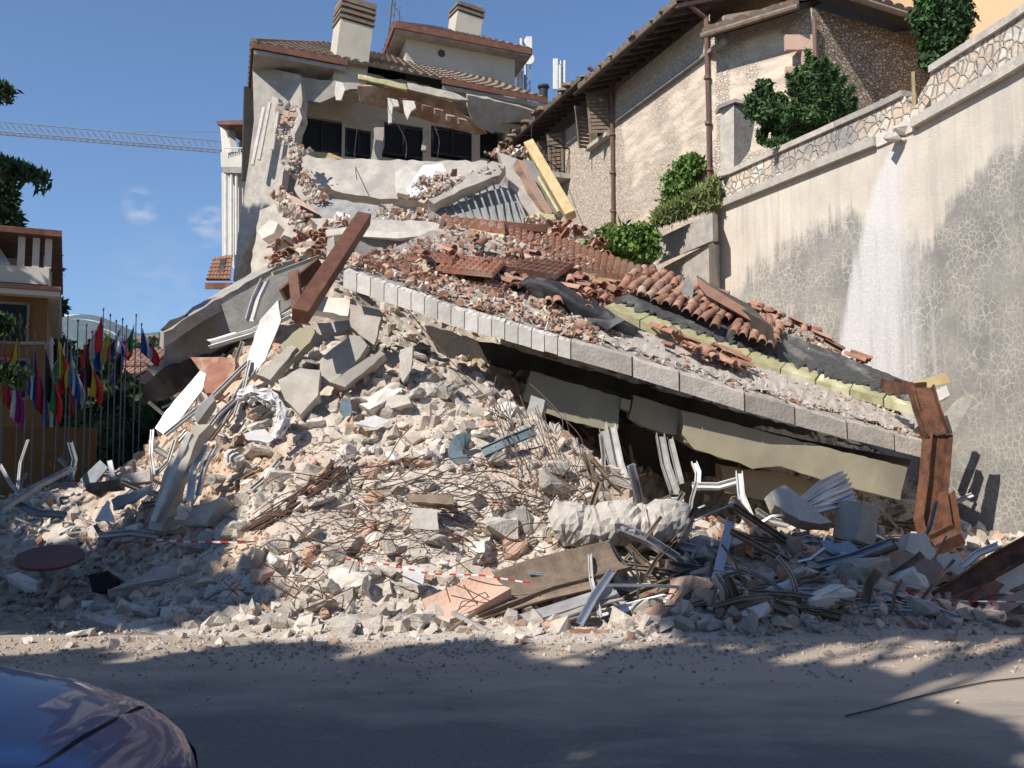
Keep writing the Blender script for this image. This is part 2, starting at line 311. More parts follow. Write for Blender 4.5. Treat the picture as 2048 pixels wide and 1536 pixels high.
def hills():
    vs = []; fs = []; nx, ny = 120, 24
    ridge = [(-300, 860), (-100, 720), (0, 690), (60, 655), (110, 632), (160, 627), (200, 632), (240, 650), (280, 668), (330, 662), (400, 655), (520, 700), (700, 760), (1000, 800), (2400, 860)]
    for j in range(ny):
        v = j/(ny-1)
        for i in range(nx):
            px = -300+2700*i/(nx-1) if i > 60 else -300+ (1050*i/60)
            py = np.interp(px, [a for a, b in ridge], [b for a, b in ridge])
            top = W(px, py, 2600); foot = W(px, 950, 900)
            p = foot.lerp(top, v); n_ = math.sin(px*.05+j)*.3+math.sin(px*.013+j*.7)*.5
            p.z = -1+(top.z+1)*(v**.85)+n_*16*v*(1-v)*2; vs.append(p)
    for j in range(ny-1):
        for i in range(nx-1): fs.append((j*nx+i, j*nx+i+1, (j+1)*nx+i+1, (j+1)*nx+i))
    mm = bpy.data.materials.new('mountain'); mm.use_nodes = True; t = mm.node_tree; N = t.nodes; K = t.links.new; p = N['Principled BSDF']; p.inputs['Roughness'].default_value = .95
    co = N.new('ShaderNodeTexCoord'); n1 = N.new('ShaderNodeTexNoise'); n1.inputs['Scale'].default_value = .009; n1.inputs['Detail'].default_value = 6; K(co.outputs['Object'], n1.inputs['Vector'])
    n2 = N.new('ShaderNodeTexNoise'); n2.inputs['Scale'].default_value = .05; n2.inputs['Detail'].default_value = 8; K(co.outputs['Object'], n2.inputs['Vector'])
    r2 = N.new('ShaderNodeValToRGB'); r2.color_ramp.elements[0].color = (.05, .07, .065, 1); r2.color_ramp.elements[1].color = (.11, .125, .11, 1); r2.color_ramp.elements[0].position = .4; r2.color_ramp.elements[1].position = .62; K(n2.outputs[0], r2.inputs[0])
    sx = N.new('ShaderNodeSeparateXYZ'); K(co.outputs['Object'], sx.inputs[0]); mr = N.new('ShaderNodeMapRange'); mr.inputs['From Min'].default_value = 200; mr.inputs['From Max'].default_value = 420; mr.inputs['To Min'].default_value = -.10; mr.inputs['To Max'].default_value = .02; K(sx.outputs['Z'], mr.inputs['Value'])
    ad = N.new('ShaderNodeMath'); K(n1.outputs[0], ad.inputs[0]); K(mr.outputs[0], ad.inputs[1])
    r1 = N.new('ShaderNodeValToRGB'); r1.color_ramp.elements[0].position = .60; r1.color_ramp.elements[1].position = .615; K(ad.outputs[0], r1.inputs[0])
    mx_ = N.new('ShaderNodeMixRGB'); K(r1.outputs[0], mx_.inputs[0]); K(r2.outputs[0], mx_.inputs[1]); mx_.inputs[2].default_value = (.8, .82, .86, 1); K(mx_.outputs[0], p.inputs['Base Color'])
    tag(mesh('hills', vs, fs, mm, local=True, smooth=True), 'hazy blue mountain with patches of snow beyond the flags', 'mountain', kind='structure')
hills()

# ------------------------------------------------------------------ the heap as a height field through surveyed points
ctrl = [(-200,1190,None),(0,1195,None),(200,1235,None),(400,1268,None),(700,1285,None),(1000,1290,None),(1300,1285,None),(1600,1275,None),(1900,1262,None),(2048,1250,None),(2400,1240,None),(-700,1180,None),
(100,1130,14.4),(100,1040,17),(250,1012,17),(0,1000,18.5),(-250,1010,18.5),(400,1150,12.3),(400,1050,13.8),(350,950,15.6),(340,880,17),
(600,1200,11),(600,1100,12),(600,1000,13),(560,900,14.3),(520,800,15.6),(490,710,17.2),(520,610,19.5),(570,540,22),
(800,1200,11.2),(800,1100,12.2),(800,1000,13.2),(800,900,14.2),(800,800,15.3),(810,740,16.0),(690,700,16.3),(640,590,19),
(1000,1150,11.6),(1000,1050,12.6),(1000,950,13.7),(950,850,14.9),(1010,800,16.2),(1200,1200,11),(1200,1100,12),(1200,1030,12.8),(1150,930,14.2),(1120,890,15.2),
(1300,1030,13.6),(1500,1150,11.8),(1500,1075,12.8),(1500,1045,13.8),(1700,1150,12.3),(1700,1095,13.2),(1720,1075,14.2),
(1900,1200,12.2),(1880,1135,13.8),(2010,1150,13.5),(1950,1110,16),(2100,1130,15)]
CP = [G(a, b) if d is None else W(a, b, d) for a, b, d in ctrl]
CP += [Vector(q) for q in [(-12,7,-.15),(-6,7,-.15),(0,7,-.15),(6,7,-.15),(11,7,-.15),(-14,12,-.1),(-13,20,.5),(-14,27,.4),(-10,22,.9),(-10.5,27,.8),(-7.4,25,4.2),(-9.0,24,1.3),(-7.8,18.5,1.2),(-8.6,20.5,1.2),(-9.6,28,1.4),(-6.9,19,1.45),(-6.25,18,2.1),(-7.6,21.5,1.6),(-6.4,20,2.9),(-6.3,23.5,4.7),
 (2,18.5,1.1),(4,18,.5),(6,18.5,.4),(0,18.3,2.6),(-.2,16.6,2.75),(1,16.3,1.5),(2.6,15.9,.75),(4.3,15.8,.55),(5.8,15.8,.45),(6.6,17.5,.3),(-2,17.6,3.3),(-.8,17.2,2.8),(-3.1,18.2,4.0),(-1.5,22,5.7),(1,22,5.2),(3,22,4.4),(5,21.5,3.4),(7,20,1.8),(-4.5,24,6.4),(-2,24.5,6.9),(0,24.5,7.0),(1.8,24,6.7),(3.4,24,6.0),(4.5,24,5.2),
 (-6,29,7.6),(-3,29,8.2),(0,29,8.3),(3,29,8.0),(5,30,7.0),(-8.5,31,5.5),(9.5,17,.5),(9.5,21,1.5),(8,26,4),(-11,33,3),(0,34,8),(5,34,7.5)]]
A_ = np.array([list(p) for p in CP])
def _k(r2): return np.where(r2 > 0, .5*r2*np.log(np.maximum(r2, 1e-9)), 0)
_n = len(A_); _K = _k(((A_[:, None, :2]-A_[None, :, :2])**2).sum(-1))+np.eye(_n)*.25; _P = np.c_[np.ones(_n), A_[:, :2]]
_M = np.block([[_K, _P], [_P.T, np.zeros((3, 3))]]); _w = np.linalg.solve(_M, np.r_[A_[:, 2], 0, 0, 0])
def _hsmooth(x, y):
    x = np.asarray(x, float); y = np.asarray(y, float); sh = x.shape; x = x.ravel(); y = y.ravel(); out = np.zeros(len(x))
    for i in range(0, len(x), 20000):
        X = x[i:i+20000, None]; Y = y[i:i+20000, None]
        out[i:i+20000] = _k((X-A_[None, :, 0])**2+(Y-A_[None, :, 1])**2) @ _w[:_n] + _w[_n]+_w[_n+1]*X[:, 0]+_w[_n+2]*Y[:, 0]
    return out.reshape(sh)
# cached grid
GX = np.arange(-14.5, 12.01, .08); GY = np.arange(8.2, 34, .08)
_ph = rng.random((60, 3))*6.28; _fr = np.exp(rng.uniform(math.log(.9), math.log(7), 60)); _an = rng.random(60)*6.28
XX, YY = np.meshgrid(GX, GY)
HH = _hsmooth(XX, YY)
nzv = np.zeros_like(XX)
for a_, f_, p_ in zip(_an, _fr, _ph[:, 0]): nzv += np.sin((XX*math.cos(a_)+YY*math.sin(a_))*f_+p_)*(.22/f_**.9)
edge = np.clip(HH/.35, 0, 1)
HH = HH+edge*(nzv*.28+rng.normal(size=HH.shape)*.018)
def H(x, y):
    i = (x-GX[0])/.08; j = (y-GY[0])/.08; i0 = int(min(max(i, 0), len(GX)-2)); j0 = int(min(max(j, 0), len(GY)-2)); a = min(max(i-i0, 0), 1); b = min(max(j-j0, 0), 1)
    return max(0, (HH[j0, i0]*(1-a)+HH[j0, i0+1]*a)*(1-b)+(HH[j0+1, i0]*(1-a)+HH[j0+1, i0+1]*a)*b)
def HN(x, y):
    e = .15; return Vector((-(H(x+e, y)-H(x-e, y))/(2*e), -(H(x, y+e)-H(x, y-e))/(2*e), 1)).normalized()
def M(px, py, lift=0, dmax=33):
    """where the line of sight through a photo pixel first meets the heap"""
    d = 8.5; r = ray(px, py)
    while d < dmax:
        t = d/r.y; x = r.x*t; z = EYE+r.z*t
        if z <= H(x, d)+1e-3: return Vector((x, d, max(z, 0)+lift))
        d += .06
    return None
nyy, nxx = HH.shape
ids = np.arange(nyy*nxx).reshape(nyy, nxx); Fq = np.stack([ids[:-1, :-1], ids[:-1, 1:], ids[1:, 1:], ids[1:, :-1]], -1).reshape(-1, 4)
keep = (HH.ravel()[Fq].max(1) > -.02); Fq = Fq[keep]
Vh = np.c_[XX.ravel(), YY.ravel(), np.maximum(HH.ravel(), -.03)]
tn = np.zeros_like(XX)
for a_, f_, p_ in zip(_an[::-1], _fr, _ph[:, 1]): tn += np.sin((XX*math.cos(a_)+YY*math.sin(a_))*f_*.7+p_)*(.25/f_**.4)
pk = np.clip((tn.ravel()+.3)*.5, 0, 1)[:, None]*(YY.ravel()[:, None] > 12)
tint = np.array([[1.0, .98, .95]])*(1-pk)+np.array([[1.0, .83, .70]])*pk
zb = np.clip((XX.ravel()[:, None]-1.4)/1.2, 0, 1)*np.clip((14.6-YY.ravel()[:, None])/1.2, 0, 1)*(.55+.45*np.clip(tn.ravel()[:, None]+.5, 0, 1))    # darker, browner tint towards the near right
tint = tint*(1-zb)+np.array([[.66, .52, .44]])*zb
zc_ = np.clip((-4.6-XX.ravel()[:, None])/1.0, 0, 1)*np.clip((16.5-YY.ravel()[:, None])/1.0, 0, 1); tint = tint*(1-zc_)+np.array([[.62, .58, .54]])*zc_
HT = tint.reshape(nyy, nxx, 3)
def tint_at(x, y):
    i0 = int(min(max((x-GX[0])/.08, 0), len(GX)-1)); j0 = int(min(max((y-GY[0])/.08, 0), len(GY)-1)); return HT[j0, i0]
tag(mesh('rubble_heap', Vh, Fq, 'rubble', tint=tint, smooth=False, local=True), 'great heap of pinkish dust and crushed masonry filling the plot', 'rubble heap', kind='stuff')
# crushed masonry: thousands of small angular pieces as one object, two sizes
protos = [stone(rng, 1, .8+.4*rng.random(), .5+.4*rng.random()) for _ in range(14)]
def triangulate(v, f):
    o = []
    for q in f:
        for i in range(1, len(q)-1): o.append([q[0], q[i], q[i+1]])
    return v, np.array(o)
protos = [triangulate(v, f) for v, f in protos]
def rotm(n):
    q = rng.normal(size=(n, 4)); q /= np.linalg.norm(q, axis=1)[:, None]; a, b, c, d = q.T
    return np.stack([1-2*(c*c+d*d), 2*(b*c-a*d), 2*(b*d+a*c), 2*(b*c+a*d), 1-2*(b*b+d*d), 2*(c*d-a*b), 2*(b*d-a*c), 2*(c*d+a*b), 1-2*(b*b+c*c)], -1).reshape(n, 3, 3)
def scatter_mass(name, n, lo, hi, label, pw_=2.2, region=None, power=1):
    xs = rng.uniform(-14, 10.5, n*3); ys = rng.uniform(9, 33, n*3) if region is None else rng.uniform(region[0], region[1], n*3)
    # denser where it is near the camera
    pr = rng.random(n*3) < np.clip((13.0/ys)**power, 0, 1)
    xs, ys = xs[pr][:n], ys[pr][:n]; Vs = []; Fs = []; Ts = []; off = 0
    for x, y in zip(xs, ys):
        h = H(x, y)
        if h <= 0.0 and (y > 13 or rng.random() > .25*max(0, (y-7.5)/3)): continue
        v, f = protos[rng.integers(len(protos))]; s_ = lo+(hi-lo)*rng.random()**pw_
        if h <= .02: s_ *= .5
        R = rotm(1)[0]; sc3 = np.array([1, .6+.6*rng.random(), .5+.5*rng.random()])*s_
        Vs.append((v*sc3) @ R.T+np.array([x, y, h+s_*.12])); Fs.append(f+off); off += len(v)
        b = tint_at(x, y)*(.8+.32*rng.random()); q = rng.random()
        if q < .10: b = b*np.array([.92, .66, .53])
        elif q < .2: b = b*np.array([.78, .79, .82])
        elif q < .27: b = b*np.array([1.25, 1.25, 1.25])
        Ts.append(np.repeat(b[None], len(v), 0))
    V = np.concatenate(Vs); Fq_ = np.concatenate(Fs); T = np.concatenate(Ts)
    tag(mesh(name, V, Fq_, 'rubble', tint=np.clip(T, 0, 1.35), local=True), label, 'rubble', kind='stuff')
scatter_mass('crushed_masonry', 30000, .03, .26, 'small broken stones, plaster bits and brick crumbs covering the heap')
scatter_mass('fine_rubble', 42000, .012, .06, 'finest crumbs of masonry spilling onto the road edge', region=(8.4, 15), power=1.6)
# a ragged skirt of dust and crumbs lying on the road at the foot of the heap
Vs = []; Fs = []; Ts = []; off = 0
for k in range(5200):
    x = rng.uniform(-9, 9); y = 9.85-abs(rng.normal())*.85+.12*math.sin(x*1.3); v, f = protos[k % 14]; s_ = .008+.035*rng.random()**3
    Vs.append((v*s_) @ rotm(1)[0].T+np.array([x, y, s_*.25])); Fs.append(f+off); off += len(v); Ts.append(np.repeat((np.array([.95, .85, .76])*(.6+.5*rng.random()))[None], len(v), 0))
tag(mesh('road_grit', np.concatenate(Vs), np.concatenate(Fs), 'rubble', tint=np.concatenate(Ts), local=True), 'fine grit scattered along the edge of the asphalt', 'grit', kind='stuff')

# ------------------------------------------------------------------ retaining wall (right)
PL = [Vector((4.55, 27.4, 0)), Vector((5.30, 25.7, 0)), Vector((7.73, 20.4, 0)), Vector((8.10, 19.4, 0)), Vector((8.67, 16.9, 0)), Vector((9.15, 14.0, 0)), Vector((9.4, 9.0, 0))]
ZC = EYE+6.9          # underside of the cornice
def rw(s_):           # plan position at running length
    for i in range(1, len(PL)):
        l = (PL[i]-PL[i-1]).length
        if s_ <= l or i == len(PL)-1: return PL[i-1]+(PL[i]-PL[i-1])*(s_/l), (PL[i]-PL[i-1]).normalized()
        s_ -= l
LT = sum((PL[i]-PL[i-1]).length for i in range(1, len(PL)))
def s_of(px):
    best = 0; bd = 1e9; s_ = 0
    while s_ < LT:
        p, _ = rw(s_); x = CX+F*p.x/(p.y/cp*1.0) if False else CX+p.x/p.y*F
        if abs(x-px) < bd: bd = abs(x-px); best = s_
        s_ += .03
    return best
rwall = empty('retaining_wall', PL[3], 'tall beige concrete retaining wall with cracked peeling coat and white streak, right of the heap', 'retaining wall')
def wallmat():
    m = bpy.data.materials.new('retaining_coat'); m.use_nodes = True; t = m.node_tree; N = t.nodes; K = t.links.new; p = N['Principled BSDF']; p.inputs['Roughness'].default_value = .9; p.inputs['Specular IOR Level'].default_value = .2
    uv = N.new('ShaderNodeAttribute'); uv.attribute_name = 'wallco'; at = N.new('ShaderNodeAttribute'); at.attribute_name = 'tint'; sp_ = N.new('ShaderNodeSeparateColor'); K(at.outputs['Color'], sp_.inputs[0])
    vec = uv.outputs['Vector']
    def noise(scale, det=8, v=None, rough=.6):
        n = N.new('ShaderNodeTexNoise'); n.inputs['Scale'].default_value = scale; n.inputs['Detail'].default_value = det; n.inputs['Roughness'].default_value = rough; K(v or vec, n.inputs['Vector']); return n.outputs[0]
    def ramp(src, a, b, ca=(0, 0, 0, 1), cb=(1, 1, 1, 1)):
        r = N.new('ShaderNodeValToRGB'); r.color_ramp.elements[0].position = a; r.color_ramp.elements[1].position = b; r.color_ramp.elements[0].color = ca; r.color_ramp.elements[1].color = cb; K(src, r.inputs[0]); return r.outputs[0]
    def mix(f, a, b, mode='MIX'):
        m_ = N.new('ShaderNodeMixRGB'); m_.blend_type = mode
        for s_, q in zip((0, 1, 2), (f, a, b)):
            if hasattr(q, 'links'): K(q, m_.inputs[s_])
            elif isinstance(q, (int, float)): m_.inputs[s_].default_value = q
            else: m_.inputs[s_].default_value = q
        return m_.outputs[0]
    def math_(op, a, b):
        q = N.new('ShaderNodeMath'); q.operation = op
        for s_, x in zip((0, 1), (a, b)):
            if hasattr(x, 'links'): K(x, q.inputs[s_])
            else: q.inputs[s_].default_value = x
        return q.outputs[0]
    st = N.new('ShaderNodeMapping'); st.inputs['Scale'].default_value = (3.2, .22, 1); K(vec, st.inputs[0]); streak = noise(1.4, 8, st.outputs[0], .65)
    base = mix(ramp(noise(.7), .35, .65), (.68, .61, .51, 1), (.56, .50, .42, 1))
    base = mix(math_('MULTIPLY', ramp(streak, .48, .72), .55), base, (.34, .315, .28, 1)); base = mix(math_('MULTIPLY', ramp(noise(.9, 6, st.outputs[0]), .60, .74), .5), base, (.42, .27, .16, 1))
    # distorted voronoi net: pale crack lines over grey weathered coat
    dn = N.new('ShaderNodeTexNoise'); dn.inputs['Scale'].default_value = 2.2; dn.inputs['Detail'].default_value = 5; K(vec, dn.inputs['Vector'])
    vm = N.new('ShaderNodeMixRGB'); vm.inputs[0].default_value = .16; K(vec, vm.inputs[1]); K(dn.outputs['Color'], vm.inputs[2])
    def net(scale, wd):
        vo = N.new('ShaderNodeTexVoronoi'); vo.feature = 'DISTANCE_TO_EDGE'; vo.inputs['Scale'].default_value = scale; K(vm.outputs[0], vo.inputs['Vector']); return ramp(vo.outputs['Distance'], wd*.3, wd, (1, 1, 1, 1), (0, 0, 0, 1))
    zone = ramp(noise(.55, 4), .40, .62)
    crack = mix(zone, net(9.5, .10), net(6.5, .07))
    crack = math_('MULTIPLY', crack, ramp(noise(1.3, 5), .34, .55))
    crack = math_('MULTIPLY', crack, .8)
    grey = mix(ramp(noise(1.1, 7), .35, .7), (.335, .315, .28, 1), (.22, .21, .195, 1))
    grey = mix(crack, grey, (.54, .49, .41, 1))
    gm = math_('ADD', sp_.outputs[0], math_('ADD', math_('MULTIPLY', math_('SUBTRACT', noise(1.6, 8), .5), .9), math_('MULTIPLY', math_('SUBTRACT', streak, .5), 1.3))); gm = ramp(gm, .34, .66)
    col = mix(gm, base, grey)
    wm = math_('ADD', sp_.outputs[1], math_('MULTIPLY', math_('SUBTRACT', streak, .5), 2.2)); wm = math_('MULTIPLY', ramp(wm, .15, .95), .72)
    fine = ramp(noise(14, 6), .3, .7)
    col = mix(wm, col, mix(fine, (.76, .73, .72, 1), (.62, .59, .58, 1)))
    K(col, p.inputs['Base Color'])
    b = N.new('ShaderNodeBump'); b.inputs['Strength'].default_value = .3; b.inputs['Distance'].default_value = .02; K(math_('ADD', noise(12), math_('MULTIPLY', crack, .5)), b.inputs['Height']); K(b.outputs[0], p.inputs['Normal'])
    return m
SA0 = s_of(1434)
ns, nz_ = int(LT/.12), 60; vs = []; wc = []; tt = []
def img(p): return CX+F*((p.x)/(p.y*cp+(p.z-EYE)*sp)), CY-F*(((p.z-EYE)*cp-p.y*sp)/(p.y*cp+(p.z-EYE)*sp))
from mathutils.geometry import intersect_line_line
def smooth01(x, a, b): t = min(max((x-a)/(b-a), 0), 1); return t*t*(3-2*t)
for i in range(ns+1):
    s_ = LT*i/ns; p, d_ = rw(s_)
    for j in range(nz_+1):
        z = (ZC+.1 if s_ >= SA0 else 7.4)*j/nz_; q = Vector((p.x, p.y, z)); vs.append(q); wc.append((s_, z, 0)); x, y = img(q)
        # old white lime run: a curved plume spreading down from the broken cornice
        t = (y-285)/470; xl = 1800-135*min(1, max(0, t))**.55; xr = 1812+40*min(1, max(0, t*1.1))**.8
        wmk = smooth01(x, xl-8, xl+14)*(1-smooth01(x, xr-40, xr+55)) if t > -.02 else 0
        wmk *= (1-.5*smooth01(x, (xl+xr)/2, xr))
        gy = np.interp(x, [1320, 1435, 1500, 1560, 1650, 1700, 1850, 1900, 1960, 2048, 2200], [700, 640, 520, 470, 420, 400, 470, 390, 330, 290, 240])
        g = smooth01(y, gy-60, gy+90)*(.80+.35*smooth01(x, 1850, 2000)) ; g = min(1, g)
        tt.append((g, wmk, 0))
Fw = []
for i in range(ns):
    for j in range(nz_): a = i*(nz_+1)+j; Fw.append((a, a+1, a+nz_+2, a+nz_+1))
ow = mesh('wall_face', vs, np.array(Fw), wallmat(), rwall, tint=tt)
a_ = ow.data.attributes.new('wallco', 'FLOAT_VECTOR', 'POINT'); a_.data.foreach_set('vector', np.array(wc, np.float32).ravel())
# stone-mosaic material for the parapet
def cellmat(name, scale, mortar, stones, mw=.06, stretch=(1, 1, 1), bump=1.0, plaster=None, pl_lim=(.5, .6), bd=.04, dirt=None, useattr=False):
    m = bpy.data.materials.new(name); m.use_nodes = True; t = m.node_tree; N = t.nodes; K = t.links.new; p = N['Principled BSDF']; p.inputs['Roughness'].default_value = .9; p.inputs['Specular IOR Level'].default_value = .2
    co = N.new('ShaderNodeAttribute'); co.attribute_name = 'wallco'; vec0 = co.outputs['Vector']
    mp_ = N.new('ShaderNodeMapping'); mp_.inputs['Scale'].default_value = stretch; K(vec0, mp_.inputs[0])
    dn = N.new('ShaderNodeTexNoise'); dn.inputs['Scale'].default_value = 2.5; dn.inputs['Detail'].default_value = 4; K(mp_.outputs[0], dn.inputs['Vector'])
    vm = N.new('ShaderNodeMixRGB'); vm.inputs[0].default_value = .12; K(mp_.outputs[0], vm.inputs[1]); K(dn.outputs['Color'], vm.inputs[2])
    vo = N.new('ShaderNodeTexVoronoi'); vo.feature = 'DISTANCE_TO_EDGE'; vo.inputs['Scale'].default_value = scale; K(vm.outputs[0], vo.inputs['Vector'])
    vc = N.new('ShaderNodeTexVoronoi'); vc.inputs['Scale'].default_value = scale; K(vm.outputs[0], vc.inputs['Vector'])
    r = N.new('ShaderNodeValToRGB'); r.color_ramp.elements[0].position = mw*.4; r.color_ramp.elements[1].position = mw; K(vo.outputs['Distance'], r.inputs[0])
    sc_ = N.new('ShaderNodeValToRGB'); e = sc_.color_ramp.elements; e[0].color = (*stones[0], 1); e[1].color = (*stones[1], 1)
    if len(stones) > 2: q = e.new(.5); q.color = (*stones[2], 1)
    sep = N.new('ShaderNodeSeparateColor'); K(vc.outputs['Color'], sep.inputs[0]); K(sep.outputs[0], sc_.inputs[0])
    nn = N.new('ShaderNodeTexNoise'); nn.inputs['Scale'].default_value = 9; nn.inputs['Detail'].default_value = 7; K(vec0, nn.inputs['Vector'])
    mm = N.new('ShaderNodeMixRGB'); mm.blend_type = 'OVERLAY'; mm.inputs[0].default_value = .45; K(sc_.outputs[0], mm.inputs[1]); K(nn.outputs[0], mm.inputs[2])
    mx_ = N.new('ShaderNodeMixRGB'); K(r.outputs[0], mx_.inputs[0]); mx_.inputs[1].default_value = (*mortar, 1); K(mm.outputs[0], mx_.inputs[2]); col = mx_.outputs[0]; hgt = r.outputs[0]
    if dirt:
        nd = N.new('ShaderNodeTexNoise'); nd.inputs['Scale'].default_value = .7; nd.inputs['Detail'].default_value = 7; K(vec0, nd.inputs['Vector'])
        rd = N.new('ShaderNodeValToRGB'); rd.color_ramp.elements[0].position = .45; rd.color_ramp.elements[1].position = .7; K(nd.outputs[0], rd.inputs[0])
        md = N.new('ShaderNodeMixRGB'); K(rd.outputs[0], md.inputs[0]); K(col, md.inputs[1]); md.inputs[2].default_value = (*dirt, 1); col = md.outputs[0]
    if plaster:
        np_ = N.new('ShaderNodeTexNoise'); np_.inputs['Scale'].default_value = .55; np_.inputs['Detail'].default_value = 9; np_.inputs['Roughness'].default_value = .6; K(vec0, np_.inputs['Vector'])
        src = np_.outputs[0]
        if useattr:
            at = N.new('ShaderNodeAttribute'); at.attribute_name = 'tint'; sp_ = N.new('ShaderNodeSeparateColor'); K(at.outputs['Color'], sp_.inputs[0]); ad = N.new('ShaderNodeMath'); K(np_.outputs[0], ad.inputs[0]); K(sp_.outputs[0], ad.inputs[1]); src = ad.outputs[0]
        rp = N.new('ShaderNodeValToRGB'); rp.color_ramp.elements[0].position = pl_lim[0]; rp.color_ramp.elements[1].position = pl_lim[1]; K(src, rp.inputs[0])
        n5 = N.new('ShaderNodeTexNoise'); n5.inputs['Scale'].default_value = 1.7; n5.inputs['Detail'].default_value = 8; mp5 = N.new('ShaderNodeMapping'); mp5.inputs['Scale'].default_value = (.5, 2.2, 1); K(vec0, mp5.inputs[0]); K(mp5.outputs[0], n5.inputs['Vector'])
        pc = N.new('ShaderNodeMixRGB'); pc.inputs[1].default_value = (*plaster, 1); pc.inputs[2].default_value = tuple(x*.68 for x in plaster)+(1,); r5 = N.new('ShaderNodeValToRGB'); r5.color_ramp.elements[0].position = .4; r5.color_ramp.elements[1].position = .65; K(n5.outputs[0], r5.inputs[0]); K(r5.outputs[0], pc.inputs[0])
        mp2 = N.new('ShaderNodeMixRGB'); K(rp.outputs[0], mp2.inputs[0]); K(col, mp2.inputs[1]); K(pc.outputs[0], mp2.inputs[2]); col = mp2.outputs[0]
        mh = N.new('ShaderNodeMixRGB'); K(rp.outputs[0], mh.inputs[0]); K(hgt, mh.inputs[1]); mh.inputs[2].default_value = (1, 1, 1, 1); hgt = mh.outputs[0]
    K(col, p.inputs['Base Color'])
    ah = N.new('ShaderNodeMath'); K(hgt, ah.inputs[0]); sn = N.new('ShaderNodeMath'); sn.operation = 'MULTIPLY'; sn.inputs[1].default_value = .8; K(nn.outputs[0], sn.inputs[0]); K(sn.outputs[0], ah.inputs[1])
    b = N.new('ShaderNodeBump'); b.inputs['Strength'].default_value = bump; b.inputs['Distance'].default_value = bd; K(ah.outputs[0], b.inputs['Height']); K(b.outputs[0], p.inputs['Normal'])
    MATS[name] = m; return m
cellmat('mosaic', 5.2, (.43, .395, .35), ((.66, .58, .46), (.74, .68, .58), (.60, .46, .33)), mw=.11, dirt=(.30, .28, .255))
cellmat('stone_old', 10.5, (.47, .39, .31), ((.50, .41, .32), (.70, .61, .51), (.60, .50, .40)), mw=.10, stretch=(1, 1.7, 1), plaster=(.70, .58, .46), pl_lim=(.50, .66), useattr=True)
cellmat('stone_rough', 8.0, (.19, .15, .12), ((.30, .235, .18), (.52, .45, .36), (.36, .28, .21)), mw=.12, stretch=(1, 1.5, 1), bump=1.0)
def wallco(o, fn):
    n = len(o.data.vertices); a = o.data.attributes.new('wallco', 'FLOAT_VECTOR', 'POINT'); M_ = np.array([fn(v.co+wloc(o)) for v in o.data.vertices], np.float32); a.data.foreach_set('vector', M_.ravel())
def run(s0, s1, z0, z1, off0, off1, name, m, parent=rwall, step=.25, zj=0, jag=0):
    """a course following the wall's line; off = metres in front of (towards the plot) the wall face"""
    vs = []; fs = []; k = max(1, int((s1-s0)/step)); k4 = 0
    for i in range(k+1):
        s_ = s0+(s1-s0)*i/k; p, d_ = rw(s_); nrm = Vector((-d_.y, d_.x, 0)); nrm = nrm if nrm.x < 0 else -nrm
        a = p+nrm*off0; b = p+nrm*off1; jz = random.uniform(-jag, jag)
        vs += [(a.x, a.y, z0+zj*i/k), (b.x, b.y, z0+zj*i/k), (b.x, b.y, z1+zj*i/k+jz), (a.x, a.y, z1+zj*i/k+jz)]
    for i in range(k):
        for q in range(4): a = i*4+q; b = i*4+(q+1) % 4; fs.append((a, b, b+4, a+4))
    fs += [(3, 2, 1, 0), (k*4, k*4+1, k*4+2, k*4+3)]
    o = mesh(name, vs, fs, m, parent); wallco(o, lambda v: (v.y*1.1, v.z, 0)); return o
sa, sb, sc_b, sd_ = s_of(1436), s_of(1775), s_of(1855), LT
run(sa, sb, ZC, ZC+.20, -.3, .14, 'cornice', 'concrete', jag=.008)
run(sc_b, sd_, ZC+.02, ZC+.22, -.3, .14, 'cornice', 'concrete', jag=.008)
run(sb, sc_b, ZC-.03, ZC+.22, -.3, .05, 'broken_cornice', 'plaster_white', step=.12, jag=.05)
run(sa+.02, s_of(1835), ZC+.20, ZC+.80, -.28, -.02, 'parapet', 'mosaic', jag=0)
run(s_of(1835), sc_b+.05, ZC+.20, ZC+.55, -.28, -.04, 'parapet', 'mosaic', step=.1, jag=.06)
run(sc_b+.05, sc_b+.45, ZC+.22, ZC+.62, -.28, -.02, 'parapet', 'mosaic', step=.1, zj=.25)
run(sc_b+.45, sd_, ZC+.22, ZC+.96, -.28, -.02, 'parapet', 'mosaic')
run(sa, s_of(1690), ZC+.80, ZC+.93, -.34, .05, 'coping', 'concrete', jag=.004)
run(s_of(1690)+.02, s_of(1832), ZC+.80, ZC+.93, -.34, .05, 'coping', 'concrete', jag=.004)
run(sc_b+.5, sd_, ZC+.96, ZC+1.10, -.34, .05, 'coping', 'concrete', jag=.004)
run(sa, LT, 0, ZC+.1, -.6, -.03, 'wall_core', 'concrete', step=.5)
# fence stub and split pipe at the break of the parapet
p, _ = rw(s_of(1842)); m = MB(); m.bar(p+Vector((.1, 0, ZC+.3)), p+Vector((.1, 0, ZC+1.25)), .05, .05); tag(m.build('broken_post', 'timber_pale'), 'thin pale post standing in the gap of the broken parapet', 'post')
m = MB(); m.tube([W(1762, 200, 20.4), W(1790, 236, 20.2)], .045, 8); tag(m.build('broken_pipe', 'brick'), 'short rusty red pipe hanging over the broken parapet', 'pipe')
for k, (x, y, r_) in enumerate([(1800, 262, .2), (1824, 246, .16), (1784, 275, .14), (1848, 238, .12), (1812, 280, .09)]):
    v, f = stone(rng, r_*2.4, r_*1.6, r_*1.1); p = W(x, y, 19.7)
    tag(mesh('concrete_chunk', v+np.array(p), f, 'plaster_white'), 'white broken piece of cornice lying in the gap of the parapet', 'concrete chunk', 'broken cornice pieces on the retaining wall')
